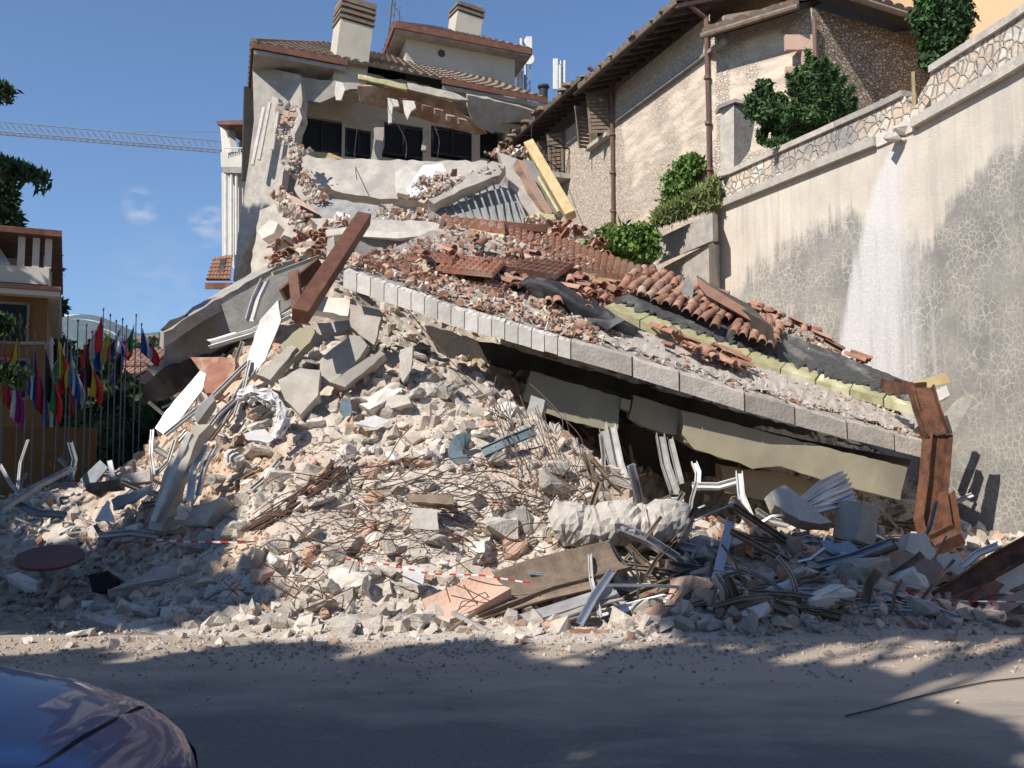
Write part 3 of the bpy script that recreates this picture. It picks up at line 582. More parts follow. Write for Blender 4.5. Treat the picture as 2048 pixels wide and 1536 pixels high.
# grade behind the wall top
t = MB(); 
poly = [rw(sa+.3+(LT-sa-.3)*i/30)[0] for i in range(31)]
vs = [(p.x+.3, p.y, ZC+.15) for p in poly]+[(p.x+30, p.y+12, ZC+.9) for p in poly]
tag(mesh('upper_terrace', vs, [(i, i+1, i+32, i+31) for i in range(30)], 'dirt', local=True), 'level ground behind the top of the retaining wall', 'ground', kind='structure')
# ------------------------------------------------------------------ old stone building above the wall
SB0 = Vector((5.78, 28, 0)); SBD = Vector((-math.sin(math.radians(20.5)), math.cos(math.radians(20.5)), 0)); SBN = Vector((-SBD.y, SBD.x, 0))   # SBN points towards the plot
def sb(t, off=0, z=0): return SB0+SBD*t+SBN*off+Vector((0, 0, z))
def sb_t(px): k = (px-CX)/F; return (SB0.x-k*SB0.y)/(SBD.y*k-SBD.x)
def sb_px(px, py, off=0):
    p = plane_hit(px, py, sb(0, off), SBN); t = (p-SB0).dot(SBD); return t, p.z
ZE = sb_px(1232, 118, 1.22)[1]-.08; ZE2 = sb_px(1100, 218, 1.07)[1]-.08; stb = empty('stone_house', sb(8, 0, 7.5), 'old tall house of rough stone and peeling plaster with brown downpipes, above the ivy', 'house')
def wallgrid(fn, nu, nv, name, m, parent, depth=None, holes=None, att=None):
    """wall face as a grid fn(u, v) -> point, holes are (u0,u1,v0,v1) snapped to grid lines"""
    us = sorted(set([i/nu for i in range(nu+1)]+[q for h in (holes or []) for q in h[:2]])); vs_ = sorted(set([i/nv for i in range(nv+1)]+[q for h in (holes or []) for q in h[2:]]))
    V = [fn(u, v) for u in us for v in vs_]; k = len(vs_); Fc = []
    for i in range(len(us)-1):
        for j in range(k-1):
            uc, vc = (us[i]+us[i+1])/2, (vs_[j]+vs_[j+1])/2
            if any(h[0] < uc < h[1] and h[2] < vc < h[3] for h in (holes or [])): continue
            Fc.append((i*k+j, i*k+j+1, (i+1)*k+j+1, (i+1)*k+j))
    o = mesh(name, V, Fc, m, parent, tint=[att(p) if att else (0, 0, 0) for p in V])
    return o
def pl_att(p):       # where plaster still covers the stones, in photo terms: the big middle field and part of the wing
    x, y = img(p); a = -.12
    if 1243 < x < 1432 and y > 235-(x-1243)*.74: a = .17 if y < 330 else .06
    if 1460 < x < 1590 and 60 < y < 300: a = .14
    if x < 1100: a = .1
    return (a, 0, 0)
T0, T1 = 0.0, 22.0; ZB = 6.5
w1 = sb_px(1183, 290); w2 = sb_px(1222, 205); wh = (min(w1[0], w2[0]), max(w1[0], w2[0])-.1)
zt = sb_px(1200, 205)[1]; zb_ = sb_px(1200, 283)[1]
hol = [((wh[0]-T0)/(T1-T0), (wh[1]-T0)/(T1-T0), (zb_-ZB)/(ZE-ZB), (zt-ZB)/(ZE-ZB))]
d1 = sb_px(1104, 270); d2 = sb_px(1131, 365); dz0 = sb_px(1118, 362)[1]; dz1 = sb_px(1118, 275)[1]
hol.append(((min(d1[0], d2[0])-T0)/(T1-T0), (max(d1[0], d2[0])-T0)/(T1-T0), (dz0-ZB)/(ZE-ZB), (dz1-ZB)/(ZE-ZB)))
ow = wallgrid(lambda u, v: sb(T0+(T1-T0)*u, 0, ZB+(ZE-ZB)*v), 60, 26, 'wall', 'stone_old', stb, holes=hol, att=pl_att); wallco(ow, lambda v: ((v-SB0).dot(SBD), v.z, 0))
m = MB(); m.add([sb(.02, -.5, ZB), sb(22, -.5, ZB), sb(22, -.5, ZE+.2), sb(.02, -.5, ZE+.2), sb(.02, -3, ZB), sb(22, -3, ZB), sb(22, -3, ZE+1), sb(.02, -3, ZE+1)], [(0, 1, 2, 3), (5, 4, 7, 6), (1, 5, 6, 2), (3, 2, 6, 7), (0, 3, 7, 4)]); m.build('inner_wall', 'stone_rough', stb)
def framebox(parent, t0, t1, z0, z1, wd, dp, name, mt):
    m = MB(); R = Matrix((SBD, SBN, (0, 0, 1))).transposed().to_3x3()
    for a, b, c_, e in ((t0, t0+wd, z0, z1), (t1-wd, t1, z0, z1), (t0, t1, z0, z0+wd), (t0, t1, z1-wd, z1)):
        m.box(sb((a+b)/2, 0, (c_+e)/2), (b-a, dp, e-c_), R)
    return m.build(name, mt, parent), R
wf, SR = framebox(stb, wh[0], wh[1], zb_, zt, .10, .3, 'window', 'timber_old')
m = MB(); m.box(sb(sum(wh)/2, .1, zb_-.08), (wh[1]-wh[0]+.3, .35, .14), SR); m.build('sill', 'concrete', wf)
def shutter(par, t, z0, z1, wd, ang, tilt=0):
    g = MB(); ax = Matrix.Rotation(ang, 3, 'Z'); R = ax @ SR @ Matrix.Rotation(tilt, 3, 'Y')
    hinge = sb(t, .1, (z0+z1)/2); hz = z1-z0
    for k in (-1, 1): g.box(hinge+R @ Vector((wd/2+k*(wd/2-.04), 0, 0)), (.08, .05, hz), R)
    for k in range(11): g.box(hinge+R @ Vector((wd/2, 0, -hz/2+hz*(k+.5)/11)), (wd-.1, .035, hz/11*.72), R)
    return g.build('shutter', 'timber_old', par)
shutter(wf, wh[0], zb_, zt+.05, .75, math.radians(75), .07); shutter(wf, wh[1], zb_-.1, zt, .75, math.radians(115), .16)
da, db = min(d1[0], d2[0]), max(d1[0], d2[0]); df, _ = framebox(stb, da, db, dz0, dz1, .10, .25, 'balcony_door', 'timber_old')
shutter(df, da, dz0, dz1, .6, math.radians(60), .05); shutter(df, db, dz0, dz1, .6, math.radians(95), -.04)
m = MB(); m.box(sb((da+db)/2, .5, dz0-.12), (db-da+1.0, 1.0, .2), SR); blc = m.build('balcony', 'concrete', stb)
m = MB()
for k in range(17): t = da-.45+(db-da+.9)*k/16; m.bar(sb(t, .95, dz0-.02), sb(t, .95, dz0+.95), .025, .025)
for q in (da-.45, db+.45):
    for k in range(6): m.bar(sb(q, .05+.9*k/5, dz0), sb(q, .05+.9*k/5, dz0+.95), .025, .025)
    m.bar(sb(q, .02, dz0+.96), sb(q, .95, dz0+.96), .04, .04)
m.bar(sb(da-.45, .95, dz0+.96), sb(db+.45, .95, dz0+.96), .04, .04); m.build('railing', 'black', blc)
m = MB(); m.b2(0, .55, 0, .3, 0, .75)
for k in range(9): m.bar(sb(da+.1+k*.07, .90, dz0+.05), sb(da+.1+k*.07, .90, dz0+.85), .055, .012)
m.v = [v if i >= 8 else sb(db-.1-v[0], .8-v[1], dz0+.02+v[2]) for i, v in enumerate(m.v)]; m.v = m.v[8:]; m.f = [tuple(i-8 for i in f) for f in m.f[6:]]
tag(m.build('slatted_screen', 'timber_old'), 'brown slatted screen standing on the small balcony of the stone house', 'screen')
# narrow string ledge across the wall
l0 = sb_px(1240, 240); l1 = sb_px(1455, 82); 
m = MB(); m.bar(sb(l0[0], .07, l0[1]), sb(l1[0]-.0, .07, l1[1]), .16, .10, (0, 0, 1)); m.build('string_ledge', 'grey_slab', stb)
# eaves and roof
def eave(t0, t1, ze, over, name='roof', base=sb, mt='tile_old', rise=.36, back=5.5):
    Sx = lambda u, v: base(t0+(t1-t0)*u, over-(over+back)*v, ze+.22+rise*(over+back)*v)
    vs, fs = tilefield(Sx, 0, 1, 0, 1, int(abs(t1-t0)/.42), 12, amp=.10, step=.05, lift=.05)
    o = mesh(name, vs, fs, mt, stb)
    g = MB(); g.add([base(t0, over-.03, ze+.10), base(t1, over-.03, ze+.10), base(t1, -.05, ze+.10+rise*over), base(t0, -.05, ze+.10+rise*over), base(t0, over-.03, ze+.22), base(t1, over-.03, ze+.22), base(t1, -.05, ze+.22+rise*over), base(t0, -.05, ze+.22+rise*over)],
        [(0, 1, 2, 3), (4, 7, 6, 5), (0, 4, 5, 1), (1, 5, 6, 2), (3, 7, 4, 0)])
    g.build('eave_boards', 'eave_wood', o)
    g = MB(); k = int(abs(t1-t0)/.6)
    for i in range(k+1):
        t = t0+(t1-t0)*(i+.5)/(k+1); g.bar(base(t, -.1, ze+.02+rise*(over+.1)), base(t, over-.1, ze+.03+rise*.1), .12, .14)
    g.build('rafters', 'eave_wood', o)
    g = MB(); g.sweep([base(t0-.1, over+.07, ze+.10), base(t1+.1, over+.07, ze+.10)], [(.09*math.cos(a), .09*math.sin(a)) for a in [math.pi+math.pi*q/6 for q in range(7)]]+[(.075*math.cos(a), .075*math.sin(a)) for a in [2*math.pi-math.pi*q/6 for q in range(7)]]); g.build('gutter', 'eave_wood', o)
    return o
eave(-.1, sb_t(1222), ZE, 1.15); eave(sb_t(1222)+.1, 21.5, ZE2, 1.0)
for k in range(26):
    t = random.uniform(.5, 17); v, f = stone(rng, .5, .3, .14); mesh('ridge_tile', v+np.array(sb(t, 1.05, ZE+.38 if t < 6 else ZE2+.38)), f, 'tile_old', stb)
# wing to the right of the downpipe and its return wall
tw = sb_t(1436); PA = SB0.copy(); rA = W(1625, 60, 26.1); PBc = Vector((rA.x, rA.y, 0))
PA2 = SB0+SBD*.02
dirC = Vector((.88, .47, 0)); PCc = PBc+dirC*9
ZW0 = EYE+(950-20)/F*PBc.y+.5
def facewall(P0, P1, z0, z1, name, mt, att=None):
    o = wallgrid(lambda u, v: P0.lerp(P1, u)+Vector((0, 0, z0+(z1-z0)*v)), 24, 20, name, mt, stb, att=att); L_ = (P1-P0).normalized(); wallco(o, lambda v: ((v-P0).dot(L_)+50, v.z, 0)); return o
facewall(PA2, PBc, ZB, ZW0, 'wall', 'stone_old', pl_att); facewall(PBc, PCc, ZB, ZW0, 'wall', 'stone_rough')
m = MB()
for k in range(3):
    z = EYE+(950-60-k*34)/F*PBc.y; s_ = .3 if k % 2 else .75; m.bar(PBc+Vector((-.03-s_, -.05, z)), PBc+Vector((.02, -.05, z)), .14, .42)
m.build('corner_stone', 'plaster_pink', stb)
dirW = (PBc-PA2).normalized(); nW = Vector((dirW.y, -dirW.x, 0)); nC = Vector((dirC.y, -dirC.x, 0))
def bw(t, off=0, z=0): return PA2+dirW*t+nW*off+Vector((0, 0, z))
def bc_(t, off=0, z=0): return PBc+dirC*t+nC*off+Vector((0, 0, z))
lw = (PBc-PA2).length
zl = EYE+(950-50)/F*(PA2.y-.6)
# low lean-to eave over the wing, whose gutter climbs out of the picture
def eave2(base, t0, t1, z0, over, sl):
    g = MB(); g.add([base(t0, over, z0), base(t1, over, z0), base(t1, -.1, z0+sl), base(t0, -.1, z0+sl), base(t0, over, z0+.14), base(t1, over, z0+.14), base(t1, -3, z0+sl+1.6), base(t0, -3, z0+sl+1.6)], [(0, 1, 2, 3), (0, 4, 5, 1), (4, 7, 6, 5), (1, 5, 6, 2), (0, 3, 7, 4)])
    o = g.build('roof', 'eave_wood', stb)
    Sx = lambda u, v: base(t0+(t1-t0)*u, over-(over+3)*v, z0+.14+(sl+1.5)*v)
    vs, fs = tilefield(Sx, 0, 1, 0, 1, int((t1-t0)/.42), 6, amp=.09, step=.05, lift=.04); mesh('roof_tiles', vs, fs, 'tile_old', o)
    g = MB(); g.tube([base(t0, over+.08, z0+.03), base(t1, over+.08, z0+.03)], .085, 8); g.build('gutter', 'timber_old', o)
eave2(bw, .15, lw-.05, zl, .75, .35); eave2(bc_, -.1, 9, ZW0-.1, .95, .4)
for px, py0, py1, d_ in ((1236, 118, 520, None), (1435, -30, 455, None)):
    t = sb_t(px); p = sb(t, .12); m = MB()
    z1 = EYE+(950-py0)/F*p.y; z0 = EYE+(950-py1)/F*p.y; m.tube([p+Vector((0, 0, z0)), p+Vector((0, 0, z1-.5)), p+Vector((SBN.x*.9, SBN.y*.9, z1))], .075, 8)
    for k in range(5):
        q = p+Vector((0, 0, z0+(z1-z0)*k/5+.4)); m.tube([q, q+Vector((0, 0, .09))], .10, 8)
    m.build('downpipe', 'pipe_brown', stb)
p = PBc+Vector((.02, -.1, 0)); m = MB(); m.tube([p+Vector((0, 0, 12.2)), p+Vector((0, 0, ZW0-.4))], .07, 8); m.build('downpipe', 'pipe_brown', stb)

# ------------------------------------------------------------------ damaged building at the back
EL = W(505, 100, 36); ZR = EL.z; ER = W(1095, 215, 41.6); ER.z = ZR; DW = (ER-EL); DW.z = 0; LE = DW.length; DW.normalize(); NW = Vector((DW.y, -DW.x, 0))
DB = Vector((-.277, .961, 0))     # direction of the left eave, going back
rb = empty('damaged_building', EL+DW*5-NW*3-Vector((0, 0, ZR-8)), 'torn open apartment block with tiled roof, dark top floor windows and hanging ceiling', 'apartment block')
def rp(t, back=0, z=0): return EL+DW*t-NW*back+Vector((0, 0, z-ZR)) if z else EL+DW*t-NW*back
def rq(t, back, z): p = EL+DW*t+DB*back; return Vector((p.x, p.y, z))
# hipped roof with barrel tiles
RH = 6.2; rise = .52
def hip(name, P, mt='tile_old', cols=26, rows=13, par=rb):     # P = low-left, low-right, high-right, high-left
    Sx = lambda u, v: P[0].lerp(P[1], u).lerp(P[3].lerp(P[2], u), v)
    vs, fs = tilefield(Sx, 0, 1, 0, 1, cols, rows, amp=.085, step=.05, lift=.03); return mesh(name, vs, fs, mt, par)
za = ZR+.22
# roof front slope: left of the tower the ridge, right of it behind
rt1 = hip('roof', [rq(0, 0, za), rq(LE, 0, za), rq(LE-3.0, 4.6, za+2.6), rq(3.2, 4.6, za+2.6)], cols=30, rows=12)
hip('roof', [rq(0, 11, za), rq(0, 0, za), rq(3.2, 4.6, za+2.6), rq(3.2, 8, za+2.6)], cols=20, rows=12)
g = MB(); g.bar(rq(2.6, 4.5, za+1.3), rq(LE-2.4, 4.5, za+1.3), .2, 2.5); g.build('attic_wall', 'dark_slab', rb)
m = MB(); m.sweep([rq(.03, 0, za+.1), rq(3.2, 4.6, za+2.58)], ring(8, .16)); m.build('hip_tiles', 'tile_old', rt1)
def fascia(a, b, h=.27, t=.06, par=rb, mt='fascia', out=.03):
    d_ = (b-a).normalized(); n = Vector((d_.y, -d_.x, 0)); g = MB(); g.bar(a+n*out+Vector((0, 0, -h/2+.12)), b+n*out+Vector((0, 0, -h/2+.12)), t, h); return g.build('fascia', mt, par)
tA = (W(700, 135, 37.5)-EL).dot(DW); tB = (W(935, 190, 40)-EL).dot(DW)
fascia(rq(0, 0, za), rq(3.65, 0, za)); fascia(rq(7.65, 0, za), rq(LE, 0, za)); fascia(rq(0, 9, za), rq(0, 0, za))
# soffit slab under the eaves, torn in the middle
def sof(t0, t1, b0, b1, z, th=.16, name='soffit', mt='soffit', jag=0):
    k = 14; A = [rq(t0+(t1-t0)*i/k, b0+(random.uniform(0, jag) if jag else 0), z) for i in range(k+1)]; B = [rq(t0+(t1-t0)*i/k, b1, z) for i in range(k+1)]
    up = Vector((0, 0, th)); vs = A+B+[v+up for v in A]+[v+up for v in B]; n = k+1; fs = []
    for i in range(k): fs += [(i, i+1, n+i+1, n+i), (2*n+i, 3*n+i, 3*n+i+1, 2*n+i+1), (i, 2*n+i, 2*n+i+1, i+1), (n+i, n+i+1, 3*n+i+1, 3*n+i)]
    fs += [(0, n, 3*n, 2*n), (k, 2*n+k, 3*n+k, n+k)]
    return mesh(name, vs, fs, mt, rb)
sof(.05, 3.6, .02, 9, ZR-.12); sof(7.7, LE, .02, 9, ZR-.12, mt='soffit'); sof(3.6, 7.7, .35, 9, ZR-.05, mt='soffit', jag=.3)
# sagging ceiling of hollow bricks hanging out of the torn eave
panel('hanging_ceiling', [(715, 172), (800, 176), (870, 190), (905, 205), (930, 232), (975, 268), (950, 270), (900, 254), (850, 240), (790, 222), (722, 206)], 38.3, 'clay_ceiling', .25, normal=(.3, -.75, -.6), parent=rb, rough=2)
g = MB()
for k in range(9):
    x = 726+k*24; y = 178+k*7.4+(k > 6)*5; panel('x', [(x, y-4), (x+17, y-1), (x+17, y+10), (x, y+7)], 37.6, 'brick', .2, normal=(.3, -.75, -.6), mbx=g, rough=0)
g.build('ceiling_brick', 'brick', rb)
panel('torn_edge', [(555, 150), (640, 160), (700, 165), (760, 172), (765, 182), (700, 178), (640, 205), (600, 200), (560, 176)], 37.6, 'soffit', .3, parent=rb, rough=2)
for q in ([(672, 163), (686, 166), (690, 178), (682, 200), (672, 200), (669, 184)], [(775, 195), (795, 200), (798, 212), (785, 214), (783, 245), (776, 246)], [(805, 200), (828, 202), (832, 215), (822, 222), (815, 238), (808, 222)]):
    panel('hanging_plaster', q, 37.0, 'plaster_white', .15, parent=rb, rough=1)
panel('insulation_edge', [(716, 148), (812, 168), (814, 179), (780, 172), (716, 157)], 37.0, 'foam', .25, parent=rb, rough=1)
panel('insulation_edge', [(814, 165), (905, 184), (938, 200), (905, 198), (850, 186), (816, 178)], 37.3, 'plaster_cream', .25, parent=rb, rough=1)
panel('cracked_beam', [(935, 190), (1005, 205), (1085, 228), (1060, 240), (1000, 246), (985, 268), (945, 240), (935, 215)], 39.0, 'soffit', .3, normal=(.2, -.8, -.55), parent=rb, rough=2)
# top-floor room: back wall with openings, piers, floor and parapet
zf = W(780, 318, 38).z; zc = ZR-.2
def rpx(px, py, off): p = plane_hit(px, py, EL-NW*off, NW); return (p-EL).dot(DW), p.z
def rwall_(off, x0, x1, zz0, zz1, holes, name, mt):
    hs = []; t0, t1 = rpx(x0, 250, off)[0], rpx(x1, 250, off)[0]
    for a, b, c_, d_ in holes:
        u0, u1 = (rpx(a, 270, off)[0]-t0)/(t1-t0), (rpx(b, 270, off)[0]-t0)/(t1-t0); v0, v1 = (rpx((a+b)/2, d_, off)[1]-zz0)/(zz1-zz0), (rpx((a+b)/2, c_, off)[1]-zz0)/(zz1-zz0); hs.append((max(u0, 0), min(u1, 1), max(0, v0), v1))
    us = sorted({0, 1} | {q for h in hs for q in h[:2]}); vs_ = sorted({0, 1} | {q for h in hs for q in h[2:]}); g = MB(); R = Matrix((DW, -NW, Vector((0, 0, 1)))).transposed()
    for i in range(len(us)-1):
        for j in range(len(vs_)-1):
            uc, vc = (us[i]+us[i+1])/2, (vs_[j]+vs_[j+1])/2
            if any(h[0] < uc < h[1] and h[2] < vc < h[3] for h in hs): continue
            tl = t0+(t1-t0)*uc; g.box(EL+DW*tl-NW*(off+.12)+Vector((0, 0, zz0+(zz1-zz0)*vc-ZR)), ((us[i+1]-us[i])*(t1-t0), .24, (vs_[j+1]-vs_[j])*(zz1-zz0)), R)
    o = g.build(name, mt, rb)
    return o, R
o, RR = rwall_(2.2, 590, 1110, zf-.2, zc, [(602, 684, 236, 312), (690, 742, 258, 316), (764, 846, 248, 320), (862, 944, 256, 320), (960, 1010, 262, 320), (1020, 1080, 262, 325)], 'back_wall', 'stucco_beige')
for a, b, c_, d_ in ((602, 684, 236, 312), (690, 742, 258, 316), (764, 846, 248, 320), (862, 944, 256, 320)):
    t0, z1 = rpx(a, c_, 2.35); t1, z0 = rpx(b, d_, 2.35); g = MB(); cz = (z0+z1)/2
    for tt_ in (t0+.04, (t0+t1)/2, t1-.04): g.box(EL+DW*tt_-NW*2.3+Vector((0, 0, cz-ZR)), (.07, .08, z1-z0), RR)
    for zz in (z0+.04, z1-.04): g.box(EL+DW*((t0+t1)/2)-NW*2.3+Vector((0, 0, zz-ZR)), (t1-t0, .08, .07), RR)
    wo_ = g.build('window', 'membrane_black', rb); g = MB(); g.box(EL+DW*((t0+t1)/2)-NW*2.36+Vector((0, 0, cz-ZR)), (t1-t0, .02, z1-z0), RR); g.build('pane', 'dark_glass', wo_)
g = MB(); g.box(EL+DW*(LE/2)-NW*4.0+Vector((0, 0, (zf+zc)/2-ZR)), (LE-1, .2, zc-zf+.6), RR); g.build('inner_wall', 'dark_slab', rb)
sof(.9, LE-.3, 1.0, 9, zf-.25, .25, 'floor_slab', 'concrete')
for (a, b, y0, y1) in ((750, 768, 240, 318), (850, 857, 262, 300)):
    panel('pier', [(a, y0), (b, y0), (b-6, y1), (a-8, y1)], 38.6, 'soffit', .3, parent=rb, rough=2.2)
panel('fallen_brick_board', [(612, 302), (660, 306), (690, 318), (614, 316)], 37.2, 'timber_pale', .1, parent=rb)
g = MB(); q = [rq(.9, 1.6, 0), rq(LE-.4, 1.6, 0), rq(LE-.4, 8.5, 0), rq(.9, 8.5, 0)]; g.add([Vector((p.x, p.y, z)) for z in (0, zf-.3) for p in q], [(0, 1, 5, 4), (1, 2, 6, 5), (2, 3, 7, 6), (3, 0, 4, 7)]); g.build('lower_wall', 'soffit', rb)
# left flank wall and torn wall end
panel('side_wall', [(505, 128), (600, 150), (605, 200), (588, 300), (592, 420), (600, 520), (560, 548), (466, 562), (480, 440), (497, 330), (508, 240)], 37.4, 'soffit', .5, normal=(-.25, -1, 0), parent=rb)
panel('torn_wall_end', [(545, 192), (556, 196), (558, 216), (598, 214), (604, 236), (590, 268), (583, 300), (566, 345), (562, 390), (552, 420), (505, 470), (468, 560), (480, 440), (505, 330), (528, 250)], 36.6, 'concrete', .45, normal=(-.35, -1, .05), parent=rb, rough=2)
for (a, b) in (((528, 215), (505, 330)), ((540, 205), (518, 320)), ((556, 225), (545, 300))):
    g = MB(); g.bar(W(a[0], a[1], 36.1), W(b[0], b[1], 36.1), .16, .1); g.build('wall_strip', 'plaster_white', rb)
for i in range(20):
    x = random.uniform(560, 600); y = random.uniform(205, 250); v, f = stone(rng, random.uniform(.25, .5), .3, random.uniform(.2, .35)); mesh('torn_brick', v+np.array(W(x, y, 36.5)), f, random.choice(['brick', 'plaster_pink', 'concrete']), rb)
# rear left bay with loggia, white flank and small tiled canopy
bay = rb
panel('bay_wall', [(443, 345), (500, 348), (490, 560), (444, 512)], 44, 'stucco_white', 3, normal=(-.2, -1, 0), parent=bay)
g = MB()
for x in (452, 463, 473): g.tube([W(x, 350, 43.6), W(x, 510, 43.6)], .07, 8)
g.build('drainpipe', 'white_paint', bay)
panel('loggia_roof', [(433, 242), (508, 238), (508, 249), (434, 249)], 43.2, 'timber', 3.2, normal=(-.2, -1, 0), parent=bay)
panel('loggia_parapet', [(441, 304), (508, 304), (508, 334), (442, 334)], 43.4, 'stucco_white', .25, normal=(-.2, -1, 0), parent=bay)
panel('loggia_floor', [(444, 334), (506, 334), (506, 347), (446, 345)], 43.4, 'soffit', 2.6, normal=(-.2, -1, 0), parent=bay)
panel('bay_back_wall', [(440, 249), (455, 249), (462, 304), (444, 304)], 44.2, 'stucco_white', .3, normal=(-.9, -.6, 0), parent=bay)
panel('bay_back_wall', [(478, 249), (510, 249), (510, 304), (478, 304)], 45.4, 'soffit', .2, normal=(-.2, -1, 0), parent=bay)
panel('loggia_window', [(486, 262), (504, 262), (504, 302), (486, 302)], 45.15, 'alu_paint', .06, normal=(-.2, -1, 0), parent=bay)
g = MB(); g.bar(W(448, 296, 43.3), W(508, 296, 43.3), .05, .05)
for k in range(12): g.bar(W(448+k*5.4, 296, 43.3), W(448+k*5.4, 304, 43.3), .03, .03)
g.build('railing', 'white_paint', bay)
Pc = [W(414, 562, 41.5), W(463, 562, 40.6), W(468, 512, 41.8), W(430, 518, 42.8)]; hip('canopy_tiles', Pc, 'tile', cols=7, rows=6)
g = MB(); g.bar(W(412, 572, 41.5), W(464, 572, 40.6), .12, .26); g.build('canopy_edge', 'timber', rb)
panel('canopy_glass', [(440, 520), (452, 516), (446, 556), (436, 558)], 41.3, 'dark_slab', .05, normal=(-.2, -1, .6), parent=rb)
# small upper tower
TL = W(790, 55, 41); ZT = TL.z; TR = W(1062, 112, 43.7); TR.z = ZT; TD = (TR-TL); TD.normalize(); TN = Vector((TD.y, -TD.x, 0)); TW = (TR-TL).length
TB = (lambda p: (Vector((p.x, p.y, ZT))-TL))(W(747, 118, 47.2)); LB = TB.length; TBn = TB.normalized()
def tq(t, b, z): p = TL+TD*t+TBn*b; return Vector((p.x, p.y, z))
ztw = ZT+.15
hip('tower_roof', [tq(0, 0, ztw), tq(TW, 0, ztw), tq(TW-2.6, 2.9, ztw+1.55), tq(2.4, 2.9, ztw+1.55)], cols=15, rows=8)
hip('tower_roof', [tq(0, LB, ztw), tq(0, 0, ztw), tq(2.4, 2.9, ztw+1.55), tq(2.4, 3.6, ztw+1.55)], cols=12, rows=8)
hip('tower_roof', [tq(TW, 0, ztw), tq(TW, LB, ztw), tq(TW-2.6, 3.4, ztw+1.55), tq(TW-2.6, 2.9, ztw+1.55)], cols=12, rows=8)
fascia(tq(0, 0, ztw), tq(TW, 0, ztw), .3); fascia(tq(0, LB, ztw), tq(0, 0, ztw), .3); fascia(tq(TW, 0, ztw), tq(TW, LB, ztw), .3)
g = MB(); g.add([tq(.03, .03, ZT-.1), tq(TW-.03, .03, ZT-.1), tq(TW-.03, LB, ZT-.1), tq(.03, LB, ZT-.1), tq(.03, .03, ZT), tq(TW-.03, .03, ZT), tq(TW-.03, LB, ZT), tq(.03, LB, ZT)], [(0, 1, 2, 3), (4, 7, 6, 5), (0, 4, 5, 1), (1, 5, 6, 2), (3, 7, 4, 0), (2, 6, 7, 3)]); g.build('tower_soffit', 'soffit', rb)
ov = .62; g = MB(); zb2 = ZR+.3
a, b, c_, e = tq(ov, ov, 0), tq(TW-ov, ov, 0), tq(TW-ov, LB-ov, 0), tq(ov, LB-ov, 0)
g.add([Vector((p.x, p.y, z)) for z in (zb2, ZT-.1) for p in (a, b, c_, e)], [(0, 1, 5, 4), (1, 2, 6, 5), (2, 3, 7, 6), (3, 0, 4, 7)]); g.build('tower_wall', 'stucco_beige', rb)
g = MB(); p = W(883, 107, 41.6); q = plane_hit(883, 107, a+Vector((0, 0, ZT)), TN); g.sweep([q+TN*.02-TN*.05, q+TN*.03], ring(10, .17)); g.build('vent_hole', 'dark_slab', rb)
# chimneys
def chimney(base_px, top_px, w_px, d_, dep, par, label=None, broken=False, hd=3):
    b0 = W(*base_px, d_); t0 = W(*top_px, d_); k = d_/F; R = Matrix((TD, -TN, Vector((0, 0, 1)))).transposed(); up = (t0-b0); wd = w_px*k; g = MB()
    axis = up.normalized(); g.bar(b0-axis*1.3, t0, wd, dep, -TN); o = g.build('chimney', 'stucco_beige', par)
    g = MB()
    for i in range(hd):
        q = t0+axis*(.11+.24*i); g.bar(q-axis*.05, q+axis*.06, wd*1.09, dep*1.1, -TN); g.bar(q+axis*.06, q+axis*.17, wd*.9, dep*.9, -TN)
    if not broken: q = t0+axis*(.24*hd+.02); g.bar(q, q+axis*.22, wd*1.06, dep*1.06, -TN)
    g.build('chimney_cap', 'tile_old', o)
    if broken:
        for i in range(9): v, f = stone(rng, .35, .3, .2); mesh('broken_brick', v+np.array(t0+axis*(.2+.5*random.random())+TD*random.uniform(-.5, .5)), f, 'tile_old', o)
chimney((697, 128), (706, 57), 68, 38.6, 1.2, rb); chimney((927, 74), (932, 38), 56, 44.5, 1.1, rb, broken=True, hd=2)
# roof-top masts
def phone_mast(px, y0, y1, d_, label, ants, dish=None):
    o = empty('phone_mast', W(px, y0, d_), label, 'antenna mast'); a, b = W(px, y0, d_), W(px, y1, d_); g = MB(); g.tube([a, b], .07, 8)
    k = 9
    for i in range(k):
        q = a.lerp(b, i/k); r_ = a.lerp(b, (i+1)/k); g.bar(q+Vector((.22, 0, 0)), r_+Vector((.22, 0, 0)), .04, .04); g.bar(q, r_+Vector((.22, 0, 0)), .03, .03)
    g.build('mast', 'steel_grey', o)
    for (ax, ay0, ay1, wd) in ants:
        g = MB(); p0, p1 = W(ax, ay0, d_-.2), W(ax, ay1, d_-.2); g.bar(p0, p1, wd, .16, (0, 1, 0)); an = g.build('panel_antenna', 'white_paint', o, bevel=.03)
        g = MB(); 
        for q_ in (.3, .8): mz = p0.lerp(p1, q_); MB().bar(mz, Vector((a.x, a.y, mz.z)), .04, .04).build('bracket', 'steel_grey', an)
    if dish:
        g = MB(); c0 = W(dish[0], dish[1], d_-.35); g.sweep([c0, c0+Vector((0, -.12, 0)), c0+Vector((0, -.2, 0))], ring(16, .29), scale=[.5, 1, .95]); g.build('dish', 'white_paint', o)
phone_mast(1051, 205, 78, 46, 'lattice antenna mast with white dish, just right of the tower eave', [(1042, 112, 77, .12), (1056, 125, 74, .22), (1062, 120, 74, .12), (1037, 200, 140, .16), (1044, 200, 142, .14)], (1057, 121))
phone_mast(1122, 210, 122, 47, 'antenna mast with thick white panel, between black flue and stone eave', [(1111, 180, 118, .25), (1129, 180, 121, .1), (1120, 200, 130, .12)])
